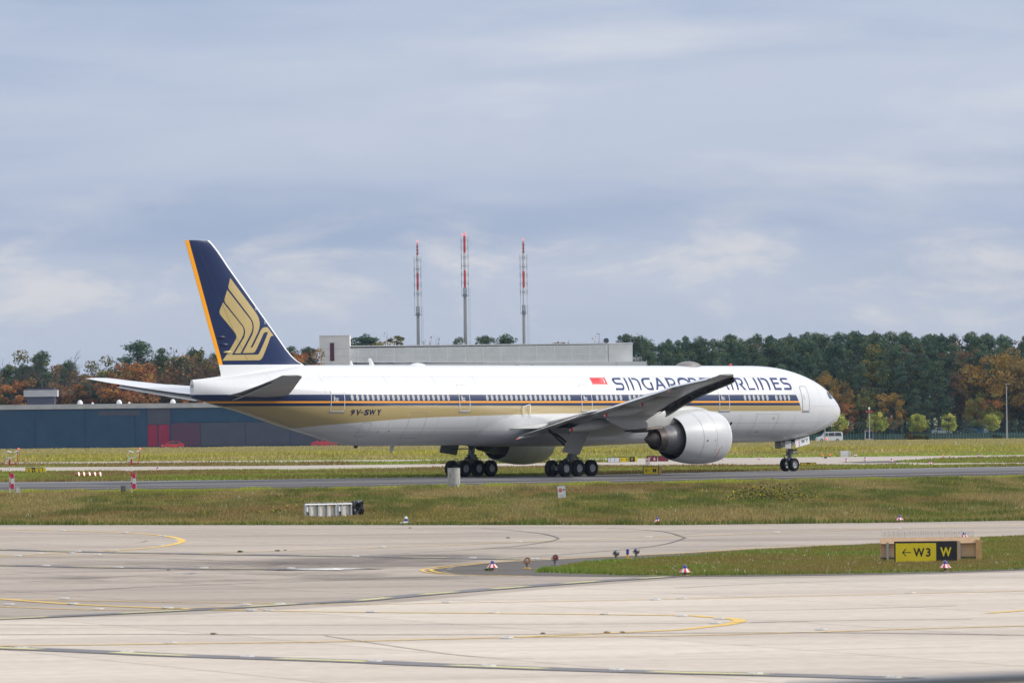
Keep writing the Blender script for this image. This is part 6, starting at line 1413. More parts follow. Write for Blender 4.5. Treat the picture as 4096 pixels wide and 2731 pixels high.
mb = MB(); mb.lathe([(0, .02), (.15, .45), (.22, .55)], (gx(2427), 4.6, gzv(2427, 1362)), (0, -1, .15), 18); mb.tube([(gx(2427), 4.8, gzv(2427, 1362)), (gx(2427), 4.8, gzv(2427, 1380))], .06, 6); mb.build('dish_antenna', 'car_dark', Gd, True)
mb = MB()
for v in (1352, 1357, 1363): mb.tube([(gx(2381), 5, gzv(2381, v)), (gx(2397), 5, gzv(2397, v))], .04, 4)
mb.build('roof_antenna', 'plant_white', Gd)

# ---- the three radio masts
def mast(ux, lab, plat, neck, bands, thin, tip, rings, wpx, spx):
    YM = 1505.0; P = lambda v: at(ux, v, YM).z; base = Vector((at(ux, 1500, YM).x, YM, gz(YM))); k = 1/pxm(YM)
    r = thing('radio_mast', base, lab, 'mast'); Z = lambda v: P(v) - base.z
    mb = MB(); mb.tube([(0, 0, 0), (0, 0, Z(plat))], [spx*.5*k*1.25, spx*.5*k*.86], 18); mb.build('concrete_shaft', 'mast_concrete', r, True)
    mb = MB(); mb.lathe([(0, 1.35*13*k*.75), (.15, 1.35*13*k*.75)], (0, 0, Z(plat)), (0, 0, 1), 16); mb.tube([(0, 0, Z(plat)), (0, 0, Z(neck[0]))], .42, 12); mb.build('platform', 'mast_steel', r, True)
    mb = MB()
    for t in range(6):
        a = 2*PI*t/6; mb.tube([(.3*math.cos(a), .3*math.sin(a), Z(neck[0])), (.3*math.cos(a), .3*math.sin(a), Z(neck[1]))], .06, 5)
    for v in np.linspace(neck[0], neck[1], 5): mb.lathe([(-.06, .38), (.06, .38)], (0, 0, Z(v)), (0, 0, 1), 12)
    mb.build('lattice_neck', 'mast_steel', r)
    for v0, v1, m in bands: mb = MB(); mb.lathe([(0, wpx*.5*k*.98), (.05, wpx*.5*k), (Z(v1)-Z(v0) - .05, wpx*.5*k), (Z(v1)-Z(v0), wpx*.5*k*(.98 if (v1 != bands[-1][1]) else .5))], (0, 0, Z(v0)), (0, 0, 1), 16); mb.build('antenna_drum', m, r, True)
    if thin: mb = MB(); mb.tube([(0, 0, Z(thin[0])), (0, 0, Z(thin[1]))], .16, 8); mb.build('top_tube', 'mast_red', r, True); mb = MB(); [mb.box((0, 0, Z(v)), (.55, .5, .28)) for v in np.linspace(thin[0] - 10, thin[1] + 12, 3)]; mb.build('top_antennas', 'mast_steel', r)
    top = thin[1] if thin else bands[-1][1]
    mb = MB(); mb.tube([(0, 0, Z(top)), (0, 0, Z(tip))], .05, 6); mb.build('lightning_rod', 'mast_steel', r)
    mb = MB(); mb.lathe([(0, .12), (.25, .12), (.3, .02)], (.2 if not thin else 0, 0, Z(tip + 3)), (0, 0, 1), 8); mb.build('obstruction_lamp', LAMPR, r, True)
    if not thin: mb = MB(); mb.tube([(-.45, 0, Z(tip + 8)), (.45, 0, Z(tip + 8))], .05, 5); mb.lathe([(0, .12), (.3, .1)], (-.45, 0, Z(tip + 8)), (0, 0, 1), 8); mb.build('lamp_bar', LAMPR, r)
    for v in rings:
        mb = MB(); z = Z(v); R0 = wpx*.5*k
        for t in range(4):
            a = 2*PI*t/4 + .3; e = (R0 + .55); c, s = math.cos(a), math.sin(a)
            mb.tube([(R0*.9*c, R0*.9*s, z), (e*c, e*s, z)], .03, 4); mb.tube([(e*c, e*s, z - .6), (e*c, e*s, z + .6)], .04, 5)
        mb.lathe([(-.05, R0 + .08), (.05, R0 + .08)], (0, 0, z), (0, 0, 1), 14, cap=False); mb.build('antenna_ring', 'mast_steel', r)
    # ladder down the right side
    mb = MB(); x = wpx*.5*k + .50; z0, z1 = 12.0, Z(neck[1])
    for dx in (0, .32): mb.tube([(x + dx, 0, z0), (x + dx, 0, z1)], .02, 4)
    for q in range(int((z1 - z0)/1.5)): mb.tube([(x, 0, z0 + q*1.5), (x + .32, 0, z0 + q*1.5)], .02, 3)
    mb.build('ladder', 'mast_steel', r)
    mb = MB(); mb.tube([(-x*.92, 0, Z(plat)), (-x*.92, 0, Z(bands[-1][1]) - 1)], .03, 4); mb.tube([(x*.92, .1, Z(plat)), (x*.92, .1, Z(bands[-1][1]) - 1)], .03, 4); mb.build('feeder_cables', 'mast_steel', r)
mv = lambda y: 920 + y/3.267
mast(1674.5, 'left radio mast, thin red tip over white and red drums', mv(1115), (mv(1080), mv(1005)), [(mv(1005), mv(785), 'mast_white'), (mv(785), mv(560), 'mast_red'), (mv(560), mv(335), 'mast_white')], (mv(340), mv(180)), mv(150), [mv(y) for y in (385, 510, 600, 720, 835)], 8.5, 14)
mast(1863.5, 'tallest radio mast, in the middle, with two red drums', mv(865), (mv(830), mv(755)), [(mv(755), mv(525), 'mast_red'), (mv(525), mv(300), 'mast_white'), (mv(300), mv(75), 'mast_red')], None, mv(40), [mv(y) for y in (130, 240, 355, 467, 580, 690)], 9, 15)
mast(2098.5, 'right radio mast, thin red tip over white drums with one red', mv(1095), (mv(1055), mv(985)), [(mv(985), mv(755), 'mast_white'), (mv(755), mv(535), 'mast_red'), (mv(535), mv(310), 'mast_white')], (mv(315), mv(155)), mv(125), [mv(y) for y in (360, 480, 590, 700, 810)], 9, 15)

# ---- perimeter fence, tall and green, with a low railing before it
YF = G(3700, 1761).y; fz0 = gz(YF)
x0f, x1f = at(2980, 1700, YF).x, at(4240, 1700, YF).x; hf = at(3700, 1683, YF).z - fz0
Fn = thing('perimeter_fence', Vector((x0f, YF, fz0)), 'tall green wire perimeter fence before the wood on the right', 'fence'); Lf = x1f - x0f
npst = 36
for i in range(npst + 1):
    x = Lf*i/npst; mb = MB(); mb.box((x, 0, hf*.45), (.13, .13, hf*.9)); mb.tube([(x, 0, hf*.9), (x - .18, -.22, hf)], .04, 5); mb.tube([(x, 0, hf*.9), (x + .18, .22, hf)], .04, 5); mb.build('post', 'fence_green', Fn)
mb = MB()
for z in np.linspace(.12, hf*.9, 14): mb.tube([(0, 0, z), (Lf, 0, z)], .012, 3, cap=False)
for x in np.arange(0, Lf, .42): mb.tube([(x, .02, .1), (x, .02, hf*.9)], .010, 3, cap=False)
for y, z in ((-.1, hf*.94), (-.2, hf*.985), (.1, hf*.94), (.2, hf*.985)): mb.tube([(0, y, z), (Lf, y, z)], .014, 3, cap=False)
mb.build('wire_mesh', 'fence_green', Fn, fix=False)['kind'] = 'stuff'
YR = YF - 6; zr_ = gz(YR); hr = 30/pxm(YR)
Rl = thing('low_railing', Vector((x0f, YR, zr_)), 'low green railing of close upright posts at the foot of the tall fence', 'railing'); npr = 112
mbp_ = MB(); mbp_.box((0, 0, hr/2), (.085, .085, hr)); pm = mbp_.mesh('post', 'fence_pale')
for i in range(npr): obj('post', pm, Rl, (Lf*i/npr, 0, 0))
mb = MB()
for z in (.3, hr - .15): mb.box((Lf/2, .06, z), (Lf, .04, .07))
mb.build('rail', 'fence_green', Rl)
mb = MB()
for x in np.arange(0, Lf, .16): mb.box((x, .09, hr*.46), (.10, .02, hr*.8))
mb.build('infill_bars', 'fence_green', Rl)['kind'] = 'stuff'
# ---- posts, lamps and vehicles by the fence
def lamp_post(u, vb, vt, lab, Y=None, head='arm'):
    Y = Y or G(u, vb).y; p = at(u, vb, Y); p.z = gz(Y); h = at(u, vt, Y).z - p.z; r = thing('lamp_post', p, lab, 'lamp post')
    mb = MB(); mb.tube([(0, 0, 0), (0, 0, h)], [.13, .07], 8); mb.build('pole', 'galvanised', r, True)
    if head == 'arm': mb = MB(); mb.box((.25, -.05, h + .03), (.9, .3, .14)); mb.build('lamp_head', 'galvanised', r)
    else:
        mb = MB(); [mb.box((dx, 0, h - .45), (.4, .3, .35)) for dx in (-.45, .45)]; mb.box((0, 0, h - .5), (1.3, .08, .08)); mb.build('red_lamps', 'mast_red', r); mb = MB(); mb.lathe([(0, .16), (.3, .22), (.5, .1)], (0, 0, h - .1), (0, 0, 1), 10); mb.build('camera_head', 'roof_white', r, True)
lamp_post(4028, 1761, 1536, 'tall grey lamp post near the right edge, before the golden tree')
lamp_post(3477.7, 1752, 1636, 'grey pole with red lamps and white head before the young trees', Y=YF - 16, head='red')
lamp_post(3300, 1765, 1700, 'short grey pole standing at the white van', Y=YV.y - 5, head='arm')
p = Vector((at(3477, 1764, YF - 9).x, YF - 9, gz(YF - 9))); k = 1/pxm(YF - 9); r = thing('utility_cabin', p, 'dark blue cabin with pale frame at the fence, behind the pole with red lamps', 'cabin'); w, h = 32*k, 43*k
mb = MB(); mb.box((0, .8, h/2), (w, 1.6, h)); mb.build('shell', 'facade_concrete', r)
for s in (-1, 1): mb = MB(); mb.box((s*w*.23, -.02, h*.58), (w*.42, .05, h*.62)); d = mb.build('door', 'wall_blue', r); mb = MB(); mb.box((s*w*.06, -.055, h*.55), (.08, .02, .18)); mb.build('handle', 'roof_white', d)
for z in (h*.95, h*.24): mb = MB(); mb.box((0, -.03, z), (w*.96, .04, .10)); mb.build('trim', 'gate_red', r)
for kd, u, dy, rz, m, lab, fl, sc in (('van', 3888, 14, R(0), 'car_blue', 'blue van behind the fence, below the orange and green tree', False, .95), ('car', 3864, 9, R(6), 'car_dark', 'black car behind the fence in front of the blue van', False, .85), ('van', 3934, 16, R(80), 'car_pale', 'pale van behind the fence, rightmost of the parked vehicles', False, .9), ('car', 3768, 10, R(-4), 'car_silver', 'silver car behind the fence near the lone young tree', True, .95)):
    Yv = YF + dy; vehicle(kd, Vector((at(u, 1700, Yv).x, Yv, gz(Yv) + 1.1)), rz, m, lab, 'van' if kd == 'van' else 'car', fl, sc)
mb = MB(); mb.box((0, 0, .55), (30, 12, 1.08)); tag(mb.build('parking_ledge', 'asphalt', loc=(at(3850, 1700, YF + 13).x, YF + 14, gz(YF + 13))), kind='structure')
# ================================================================== TREES
attr_mat('leaf', .75, .25); attr_mat('needle', .8, .1); attr_mat('blade', .85, .2)
mat('bark', (.055, .042, .034), (.09, .07, .055), scale=3, rough=.95); mat('bark_pine', (.10, .058, .04), (.06, .04, .032), scale=2, rough=.95); mat('bark_pale', (.14, .13, .12), (.09, .085, .08), scale=4, rough=.95)
def cards(name, C, size, cols, m, rng, flat=.0, asp=1.0):
    """leaf-sized faces at points C, each with its own tint"""
    n = len(C); A = rng.normal(size=(n, 3)); A[:, 2] *= (1 - flat); A /= np.linalg.norm(A, axis=1)[:, None] + 1e-9
    B = np.cross(A, rng.normal(size=(n, 3))); B /= np.linalg.norm(B, axis=1)[:, None] + 1e-9
    s = (size*rng.uniform(.6, 1.3, n))[:, None]
    V = np.stack([C - A*s - B*s*.5*asp, C + A*s*.15 - B*s*.75*asp, C + A*s + B*s*.25*asp, C - A*s*.1 + B*s*.8*asp], 1).reshape(-1, 3)
    me = bpy.data.meshes.new(name); me.vertices.add(4*n); me.vertices.foreach_set('co', V.ravel()); me.loops.add(4*n); me.loops.foreach_set('vertex_index', np.arange(4*n))
    me.polygons.add(n); me.polygons.foreach_set('loop_start', np.arange(0, 4*n, 4)); me.polygons.foreach_set('loop_total', np.full(n, 4)); me.update()
    ca = me.color_attributes.new('col', 'FLOAT_COLOR', 'POINT'); cc = np.repeat(np.concatenate([cols, np.ones((n, 1))], 1), 4, 0); ca.data.foreach_set('color', cc.ravel().astype(np.float32))
    me.materials.append(MATS[m]); return me
def tint(n, pal, rng, jit=.25):
    pal = np.array(pal); i = rng.integers(0, len(pal), n); return np.clip(pal[i]*rng.uniform(1-jit, 1+jit, (n, 1))*rng.uniform(.92, 1.08, (n, 3)), 0, 1)
def clumped(centres, radii, per, pal, rng, jit=.22, clump_jit=.3):
    P, Cc = [], []
    for c, rd in zip(centres, radii):
        n = int(per); d = rng.normal(size=(n, 3)); d /= np.linalg.norm(d, axis=1)[:, None]; P.append(c + d*rd*(rng.uniform(.35, 1.05, (n, 1))**.6))
        Cc.append(np.clip(tint(n, [pal[rng.integers(len(pal))]], rng, jit)*rng.uniform(1-clump_jit, 1+clump_jit), 0, 1))
    return np.concatenate(P), np.concatenate(Cc)
def branches(mb, rng, p, d, L, r, depth, ends, spread=.55, up=.15):
    q = p + d*L*.55 + np.array([rng.normal()*.06, rng.normal()*.06, .02])*L; e = p + d*L + np.array([rng.normal()*.1, rng.normal()*.1, up*.3])*L
    mb.tube([tuple(p), tuple(q), tuple(e)], [r, r*.78, r*.55], 5 if r > .06 else 3, cap=False)
    if depth == 0: ends.append(e); return
    for _ in range(rng.integers(2, 4)):
        t = rng.uniform(.45, 1); s = p + (e-p)*t; nd = d + rng.normal(size=3)*spread + np.array([0, 0, up]); nd /= np.linalg.norm(nd); branches(mb, rng, s, nd, L*rng.uniform(.55, .8), r*.55, depth-1, ends, spread, up)
    ends.append(e)
PAL = {'pine': [(.062, .112, .068), (.082, .135, .074), (.052, .096, .066), (.115, .145, .070)], 'olive': [(.14, .15, .04), (.18, .17, .045), (.11, .13, .04), (.21, .17, .04)], 'orange': [(.31, .13, .045), (.36, .16, .05), (.25, .10, .04), (.33, .19, .06)], 'rust': [(.21, .135, .08), (.23, .13, .075), (.17, .125, .08), (.20, .155, .08)],
       'gold': [(.34, .21, .05), (.28, .18, .05), (.40, .25, .055), (.23, .165, .05)], 'young': [(.30, .36, .07), (.38, .42, .09), (.24, .30, .07), (.44, .41, .09)], 'mixed': [(.20, .19, .045), (.30, .17, .045), (.36, .16, .045), (.15, .165, .04)]}
def pine(seed, H=16.0, dense=1.0):
    rng = np.random.default_rng(seed); cb = H*rng.uniform(.18, .34); cs, rs = [], []
    lean = rng.normal(size=2)*.35
    for k in range(int(62*dense)):
        t = rng.uniform(0, 1)**.85; z = cb + (H - cb)*t; R0 = (2.75*(1 - t)**.55*(.55 + .45*min(1, t*4)) + .25)*rng.uniform(.6, 1.15); a = rng.uniform(0, 2*PI); rr_ = R0*rng.uniform(.25, 1)
        cs.append(np.array([lean[0]*t + rr_*math.cos(a), lean[1]*t + rr_*math.sin(a), z - .15*rr_])); s = rng.uniform(.65, 1.15); rs.append(np.array([s, s, s*.5]))
    cs.append(np.array([lean[0], lean[1], H - .2])); rs.append(np.array([.4, .4, .7]))
    P, C = clumped(cs, rs, 85, PAL['pine'], rng)
    cr = cards('crown', P, .19, C, 'needle', rng, .3, .38)
    mb = MB(); mb.tube([(0, 0, -.2), (lean[0]*.3, lean[1]*.3, H*.4), (lean[0]*.9, lean[1]*.9, H*.96)], [.24, .18, .05], 7)
    for c in cs[::3]:
        z0 = c[2] - .5; t = z0/H; mb.tube([(lean[0]*t, lean[1]*t, z0), tuple(c)], [.06, .03], 4, cap=False)
    return cr, mb.mesh('trunk', 'bark_pine', True)
def broad(seed, pal, H=13.0, Wd=4.2, leaf=.145, per=115, base=.22, cl=60, gaps=1.0):
    rng = np.random.default_rng(seed); mb = MB(); ends = []
    mb.tube([(0, 0, -.2), (rng.normal()*.1, 0, H*base), (rng.normal()*.2, rng.normal()*.2, H*.5)], [.26, .22, .14], 8, cap=False)
    for _ in range(9):
        a = rng.uniform(0, 2*PI); d = np.array([math.cos(a)*.75, math.sin(a)*.75, rng.uniform(.35, 1.1)]); d /= np.linalg.norm(d); branches(mb, rng, np.array([0, 0, H*rng.uniform(base, .5)]), d, H*.26, .11, 2, ends, .5, .2)
    cs, rs = [], []
    for k in range(cl):
        u = rng.normal(size=3); u /= np.linalg.norm(u); rr_ = rng.uniform(.45, 1)**.5; lob = 1 + .22*math.sin(3*math.atan2(u[1], u[0]) + seed) + .15*math.sin(5*u[2] + seed*2)
        cs.append(np.array([u[0]*Wd*rr_*lob, u[1]*Wd*rr_*lob, H*(base + (1-base)*.52) + u[2]*H*(1-base)*.48*rr_*lob])); s = rng.uniform(.55, 1.15)*Wd/4; rs.append(np.array([s*1.1, s*1.1, s*.8]))
    P, C = clumped(cs, rs, per, PAL[pal], rng)
    return cards('crown', P, leaf, C, 'leaf', rng), mb.mesh('trunk', 'bark', True)
def bare(seed, H=13.0, some=0):
    rng = np.random.default_rng(seed); mb = MB(); ends = []
    mb.tube([(0, 0, -.2), (.1, 0, H*.3), (rng.normal()*.3, rng.normal()*.3, H*.55)], [.24, .2, .12], 7, cap=False)
    for _ in range(8):
        a = rng.uniform(0, 2*PI); d = np.array([math.cos(a)*.55, math.sin(a)*.55, rng.uniform(.6, 1.2)]); d /= np.linalg.norm(d); branches(mb, rng, np.array([0, 0, H*rng.uniform(.28, .55)]), d, H*.25, .10, 3, ends, .42, .22)
    e = np.array(ends); k = rng.choice(len(e), max(20, some), replace=True); P = e[k] + rng.normal(size=(len(k), 3))*.3
    return cards('crown', P, .15, tint(len(k), PAL['orange'] if some else [(.07, .06, .05)], rng), 'leaf', rng), mb.mesh('trunk', 'bark', True)
def young(seed):
    rng = np.random.default_rng(seed); mb = MB(); mb.tube([(0, 0, -.1), (.03, 0, 1.8), (.0, .02, 3.6)], [.10, .08, .04], 7); cs, rs = [], []
    for k in range(30):
        u = rng.normal(size=3); u /= np.linalg.norm(u); rr_ = rng.uniform(.4, 1)**.5; cs.append(np.array([u[0]*1.25*rr_, u[1]*1.25*rr_, 3.3 + u[2]*1.5*rr_])); s = rng.uniform(.3, .55); rs.append(np.array([s, s, s])); mb.tube([(0, 0, 2.2), tuple(cs[-1])], [.03, .01], 3, cap=False)
    P, C = clumped(cs, rs, 62, PAL['young'], rng); return cards('crown', P, .11, C, 'leaf', rng), mb.mesh('trunk', 'bark_pale', True)
def shrub(seed, pal):
    rng = np.random.default_rng(seed); cs, rs = [], []; mb = MB()
    for k in range(22):
        a = rng.uniform(0, 2*PI); r_ = rng.uniform(0, .8); cs.append(np.array([r_*math.cos(a), r_*math.sin(a), rng.uniform(.2, .95)*(1.1 - r_*.5)])); rs.append(np.array([.28, .28, .25])); mb.tube([(0, 0, 0), tuple(cs[-1])], .02, 3, cap=False)
    P, C = clumped(cs, rs, 60, pal, rng); return cards('crown', P, .08, C, 'leaf', rng), mb.mesh('stems', 'bark', False)
PROTO = {'pine': [pine(11 + i, 16, 1.0) for i in range(5)], 'orange': [broad(31, 'orange', 12, 3.6), broad(32, 'orange', 11, 3.4)], 'rust': [broad(41, 'rust', 12.5, 3.6, per=90), broad(42, 'rust', 12, 3.4, per=80)], 'gold': [broad(51, 'gold', 13, 4.6, cl=75), broad(52, 'gold', 12, 4)], 'olive': [broad(61, 'olive', 12, 3.6), broad(62, 'olive', 11.5, 3.4)], 'mixed': [broad(71, 'mixed', 11, 4.2, cl=75)], 'bare': [bare(81, 13), bare(82, 13), bare(83, 13, 160)], 'young': [young(91), young(92), young(93)],
         'shrub_brown': [shrub(101, [(.13, .085, .03), (.10, .07, .025)])], 'shrub_green': [shrub(102, [(.10, .11, .02), (.13, .125, .02)])], 'shrub_dark': [shrub(103, [(.018, .036, .022), (.024, .045, .026)])]}
HT = {'pine': 16, 'orange': 12, 'rust': 12.3, 'gold': 12.5, 'olive': 11.8, 'mixed': 11, 'bare': 13, 'young': 4.9, 'shrub_brown': 1.15, 'shrub_green': 1.15, 'shrub_dark': 1.15}
_cnt = [0]
def tree(kind, X, Y, h, lab, grp=None, wide=1.0, name=None, cat='tree'):
    _cnt[0] += 1; i = _cnt[0]; cr, tr = PROTO[kind][i % len(PROTO[kind])]; s = h/HT[kind]
    r = thing(name or {'pine': 'pine_tree', 'bare': 'bare_tree', 'young': 'young_tree'}.get(kind, 'autumn_tree' if not kind.startswith('shrub') else 'shrub'), (X, Y, gz(Y)), lab, cat, grp, rz=i*2.4)
    r.scale = (s*wide, s*wide, s); obj('crown', cr, r); obj('trunk' if not kind.startswith('shrub') else 'stems', tr, r); return r
def tree_px(kind, u, vtop, Y, lab, grp=None, wide=1.0, cat='tree'):
    t = at(u, vtop, Y); return tree(kind, t.x, Y, t.z - gz(Y), lab, grp, wide, cat=cat)
def top_line(u): return np.interp(u, [-200, 0, 200, 330, 430, 520, 620, 700, 860, 1000, 1180, 1280, 1400, 1700, 2000, 2300, 2480, 2700, 3000, 3220, 3450, 3620, 3750, 3900, 4096, 4300], [1450, 1455, 1430, 1462, 1450, 1435, 1420, 1405, 1400, 1400, 1400, 1380, 1385, 1400, 1405, 1395, 1372, 1365, 1352, 1340, 1338, 1342, 1338, 1340, 1352, 1350])
rt = random.Random(5)
# the wood on the right: dense pines, some rusty broadleaves among them
for row, (dy, dv) in enumerate(((22, 150), (30, 90), (38, 45), (47, 15), (57, 0), (68, -4))):
    u = (2605 if row < 5 else 2560) + 31*row % 60
    while u < 4240:
        Yt = YF + dy + rt.uniform(-3, 3); kd = 'pine'
        q = rt.random()
        if row in (2, 3, 4, 5) and q < .05: kd = 'rust'
        elif row in (0, 1) and q < .12: kd = rt.choice(['gold', 'olive', 'olive'])
        vt = top_line(u) + dv*rt.uniform(.55, 1.25) + rt.uniform(-9, 14) + (10 if kd != 'pine' else 0)
        lab = {'pine': 'dark green pine in the dense wood on the right', 'rust': 'rusty brown leafed tree among the pines on the right', 'gold': 'golden brown tree among the pines on the right', 'olive': 'olive green tree among the pines on the right'}[kd]
        zone = ('right of the grey building' if u < 2800 else 'above the airliner forward roof' if u < 3150 else 'right of the airliner nose' if u < 3400 else 'above the pole with red lamps' if u < 3620 else 'above the paired young trees' if u < 3750 else 'left of the tall lamp post' if u < 4000 else 'at the right edge')
        lab = '%s %s in the right wood, %s' % ({'pine': 'dark green pine', 'rust': 'rusty brown tree', 'gold': 'golden brown tree', 'olive': 'olive green tree'}[kd], ('in front', 'in front', 'halfway back', 'halfway back', 'on the skyline', 'on the skyline')[row], zone)
        tree_px(kd, u, vt, Yt, lab, 'trees of the wood on the right', wide=rt.uniform(.85, 1.15)); u += rt.uniform(52, 84)
# the wood at the left behind the blue building
for row, (dy, dv) in enumerate(((38, 70), (46, 35), (56, 8), (66, 0))):
    u = -150 + 37*row % 70
    while u < 1270:
        Yt = YB + dy + rt.uniform(-3, 3); q = rt.random(); kd = 'pine' if q < .42 else 'rust' if q < .70 else 'orange' if q < .80 else 'olive' if q < .9 else 'bare'
        vt = top_line(u) + dv*rt.uniform(.6, 1.2) + rt.uniform(-6, 22)
        lab = {'pine': 'dark green pine in the wood behind the blue building', 'rust': 'rusty brown tree in the wood behind the blue building', 'orange': 'orange leafed tree in the wood behind the blue building', 'olive': 'olive green tree in the wood behind the blue building', 'bare': 'bare tree in the wood behind the blue building'}[kd]
        zone = ('at the left edge' if u < 180 else 'over the blue roof' if u < 420 else 'around the tallest pine' if u < 660 else 'beside the tail fin' if u < 1000 else 'between fin and tower')
        lab = '%s %s in the left wood, %s' % ({'pine': 'dark green pine', 'rust': 'rusty brown tree', 'orange': 'orange leafed tree', 'olive': 'olive green tree', 'bare': 'bare tree'}[kd], ('in front', 'halfway back', 'at the back', 'at the back')[row], zone)
        tree_px(kd, u, vt, Yt, lab, 'trees of the wood behind the blue building', wide=rt.uniform(.85, 1.2)); u += rt.uniform(50, 85)
# outstanding trees of the left skyline
tree_px('pine', 545, 1371, YB + 50, 'broad dark pine standing highest on the left skyline', wide=1.75)
tree_px('orange', 535, 1410, YB + 34, 'bright orange tree below the tallest pine on the left', wide=1.2)
tree_px('orange', 75, 1515, YB + 33, 'orange red tree just above the blue roof at the far left', wide=1.1)
tree_px('bare', 215, 1396, YB + 36, 'tall bare tree on the left skyline', wide=.95); tree_px('bare', 110, 1424, YB + 40, 'smaller bare tree left of the tall bare one', wide=1.0)
tree_px('pine', 155, 1410, YB + 42, 'dark pine between the two bare trees on the left', wide=1.15); tree_px('pine', 642, 1400, YB + 44, 'dark pine right of the tallest pine on the left', wide=1.2)
tree_px('bare', 700, 1378, YB + 52, 'fine twigged bare tree left of the tail fin', wide=1.3); tree_px('bare', 790, 1388, YB + 40, 'bare tree with last orange leaves just left of the tail fin', wide=1.1); tree_px('orange', 760, 1520, YB + 33, 'orange tree above the far tailplane', wide=.9)
tree_px('orange', 1215, 1400, YB + 40, 'orange leafed tree between tail fin and grey tower', wide=1.0); tree_px('pine', 1170, 1392, YB + 46, 'dark pine between tail fin and grey tower', wide=1.1)
# tops showing above the grey building
for kd, u, v, w, lab in (('pine', 1440, 1346, 1.9, 'dark green tree top just right of the grey tower'), ('olive', 1500, 1352, 1.6, 'olive tree top right of the grey tower'), ('bare', 1655, 1336, 1.0, 'bare tree top at the left radio mast'), ('orange', 1712, 1338, .7, 'orange tree top right of the left radio mast'), ('bare', 1765, 1332, .8, 'bare tree top between left and middle masts'), ('orange', 1810, 1345, .7, 'orange tree top left of the middle mast'), ('pine', 1846, 1358, .9, 'small dark tree top beside the middle mast'),
                         ('pine', 1945, 1352, 1.3, 'dark tree top between middle and right masts'), ('pine', 2010, 1346, 1.2, 'taller dark tree top left of the right mast'), ('bare', 2160, 1362, 1.4, 'bare twiggy tree top right of the right mast'), ('rust', 2290, 1360, 1.5, 'brownish tree top over the screened floor'), ('bare', 2425, 1340, 1.0, 'bare tree top behind the dish antenna'), ('pine', 2500, 1346, 1.2, 'pine top at the right end of the grey building'), ('pine', 2560, 1352, 1.3, 'pine just beyond the right end of the grey building')):
    tree_px(kd, u, v, YG + 48, lab, wide=w)
# trees standing out before the wood on the right
tree_px('orange', 3389, 1606, YF + 14, 'bright orange tree close to the airliner\'s nose', wide=1.05); tree_px('rust', 3440, 1585, YF + 19, 'dark red leafed tree behind the orange one by the nose', wide=.9)
tree_px('olive', 3462, 1574, YF + 15, 'tall yellow green tree behind the pole with red lamps', wide=.9); tree_px('gold', 3563, 1568, YF + 16, 'brown gold tree behind the young trees', wide=.95)
tree_px('pine', 3660, 1560, YF + 16, 'blue green pine behind the paired young trees', wide=1.15); tree_px('pine', 3715, 1600, YF + 13, 'shorter spreading pine right of the paired young trees', wide=1.3); tree_px('pine', 3795, 1586, YF + 14, 'bushy pine behind the lone young tree', wide=1.3)
tree_px('mixed', 3925, 1588, YF + 12, 'orange and green tree left of the tall lamp post', wide=1.1)
tree_px('gold', 4030, 1425, YF + 20, 'big golden brown tree at the right edge behind the lamp post', wide=1.15); tree_px('gold', 3930, 1455, YF + 24, 'golden tree left of the biggest golden one', wide=.9); tree_px('gold', 4130, 1440, YF + 21, 'golden brown tree cut by the right edge', wide=1.1); tree_px('rust', 3850, 1480, YF + 23, 'russet tree left of the golden trees', wide=.85)
for u, v, lab in ((3352, 1656, 'young green tree right under the airliner\'s nose'), (3497, 1655, 'young green tree, left of a pair by the pole with red lamps'), (3518, 1652, 'young green tree, right of a pair by the pole with red lamps'), (3656, 1655, 'young tree, left of the pair in the middle of the fence'), (3690, 1657, 'young tree, right of the pair in the middle of the fence'), (3793, 1657, 'lone young green tree before the parked vehicles'), (3968, 1656, 'young green tree left of the tall lamp post')):
    tree_px('young', u, v, YF - 11, lab, 'young trees along the fence', wide=1.0 if u not in (3793, 3352, 3968) else 1.25)
for kd, u, v, w, lab in (('shrub_brown', 3638, 1731, 1.0, 'round brown bush left of the paired young trees'), ('shrub_green', 3677, 1733, 1.0, 'round green bush between the paired young trees'), ('shrub_green', 3705, 1738, .8, 'small yellow green bush right of the paired young trees'), ('shrub_dark', 3987, 1736, 1.5, 'dark evergreen bush left of the tall lamp post')):
    tree_px(kd, u, v, YF - 12, lab, 'bushes along the fence', wide=w, cat='bush')

# dark undergrowth between the trunks, a mass nobody could count
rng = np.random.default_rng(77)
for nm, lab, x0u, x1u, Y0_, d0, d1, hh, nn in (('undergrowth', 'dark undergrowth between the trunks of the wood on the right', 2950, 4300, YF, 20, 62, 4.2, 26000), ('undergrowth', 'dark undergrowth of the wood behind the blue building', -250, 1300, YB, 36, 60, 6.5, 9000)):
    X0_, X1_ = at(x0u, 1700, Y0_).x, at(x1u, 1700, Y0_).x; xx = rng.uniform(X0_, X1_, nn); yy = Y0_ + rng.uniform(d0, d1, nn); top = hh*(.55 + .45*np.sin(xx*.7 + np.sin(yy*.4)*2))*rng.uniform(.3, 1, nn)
    C_ = np.stack([xx, yy, np.array([gz(v) for v in yy]) + top*rng.uniform(.05, 1, nn)], 1); tag(obj(nm, cards(nm, C_, .30, tint(nn, [(.035, .06, .035), (.05, .075, .04), (.09, .065, .035), (.06, .07, .03), (.045, .06, .045)], rng, .4), 'leaf', rng)), lab, 'undergrowth', kind='stuff')

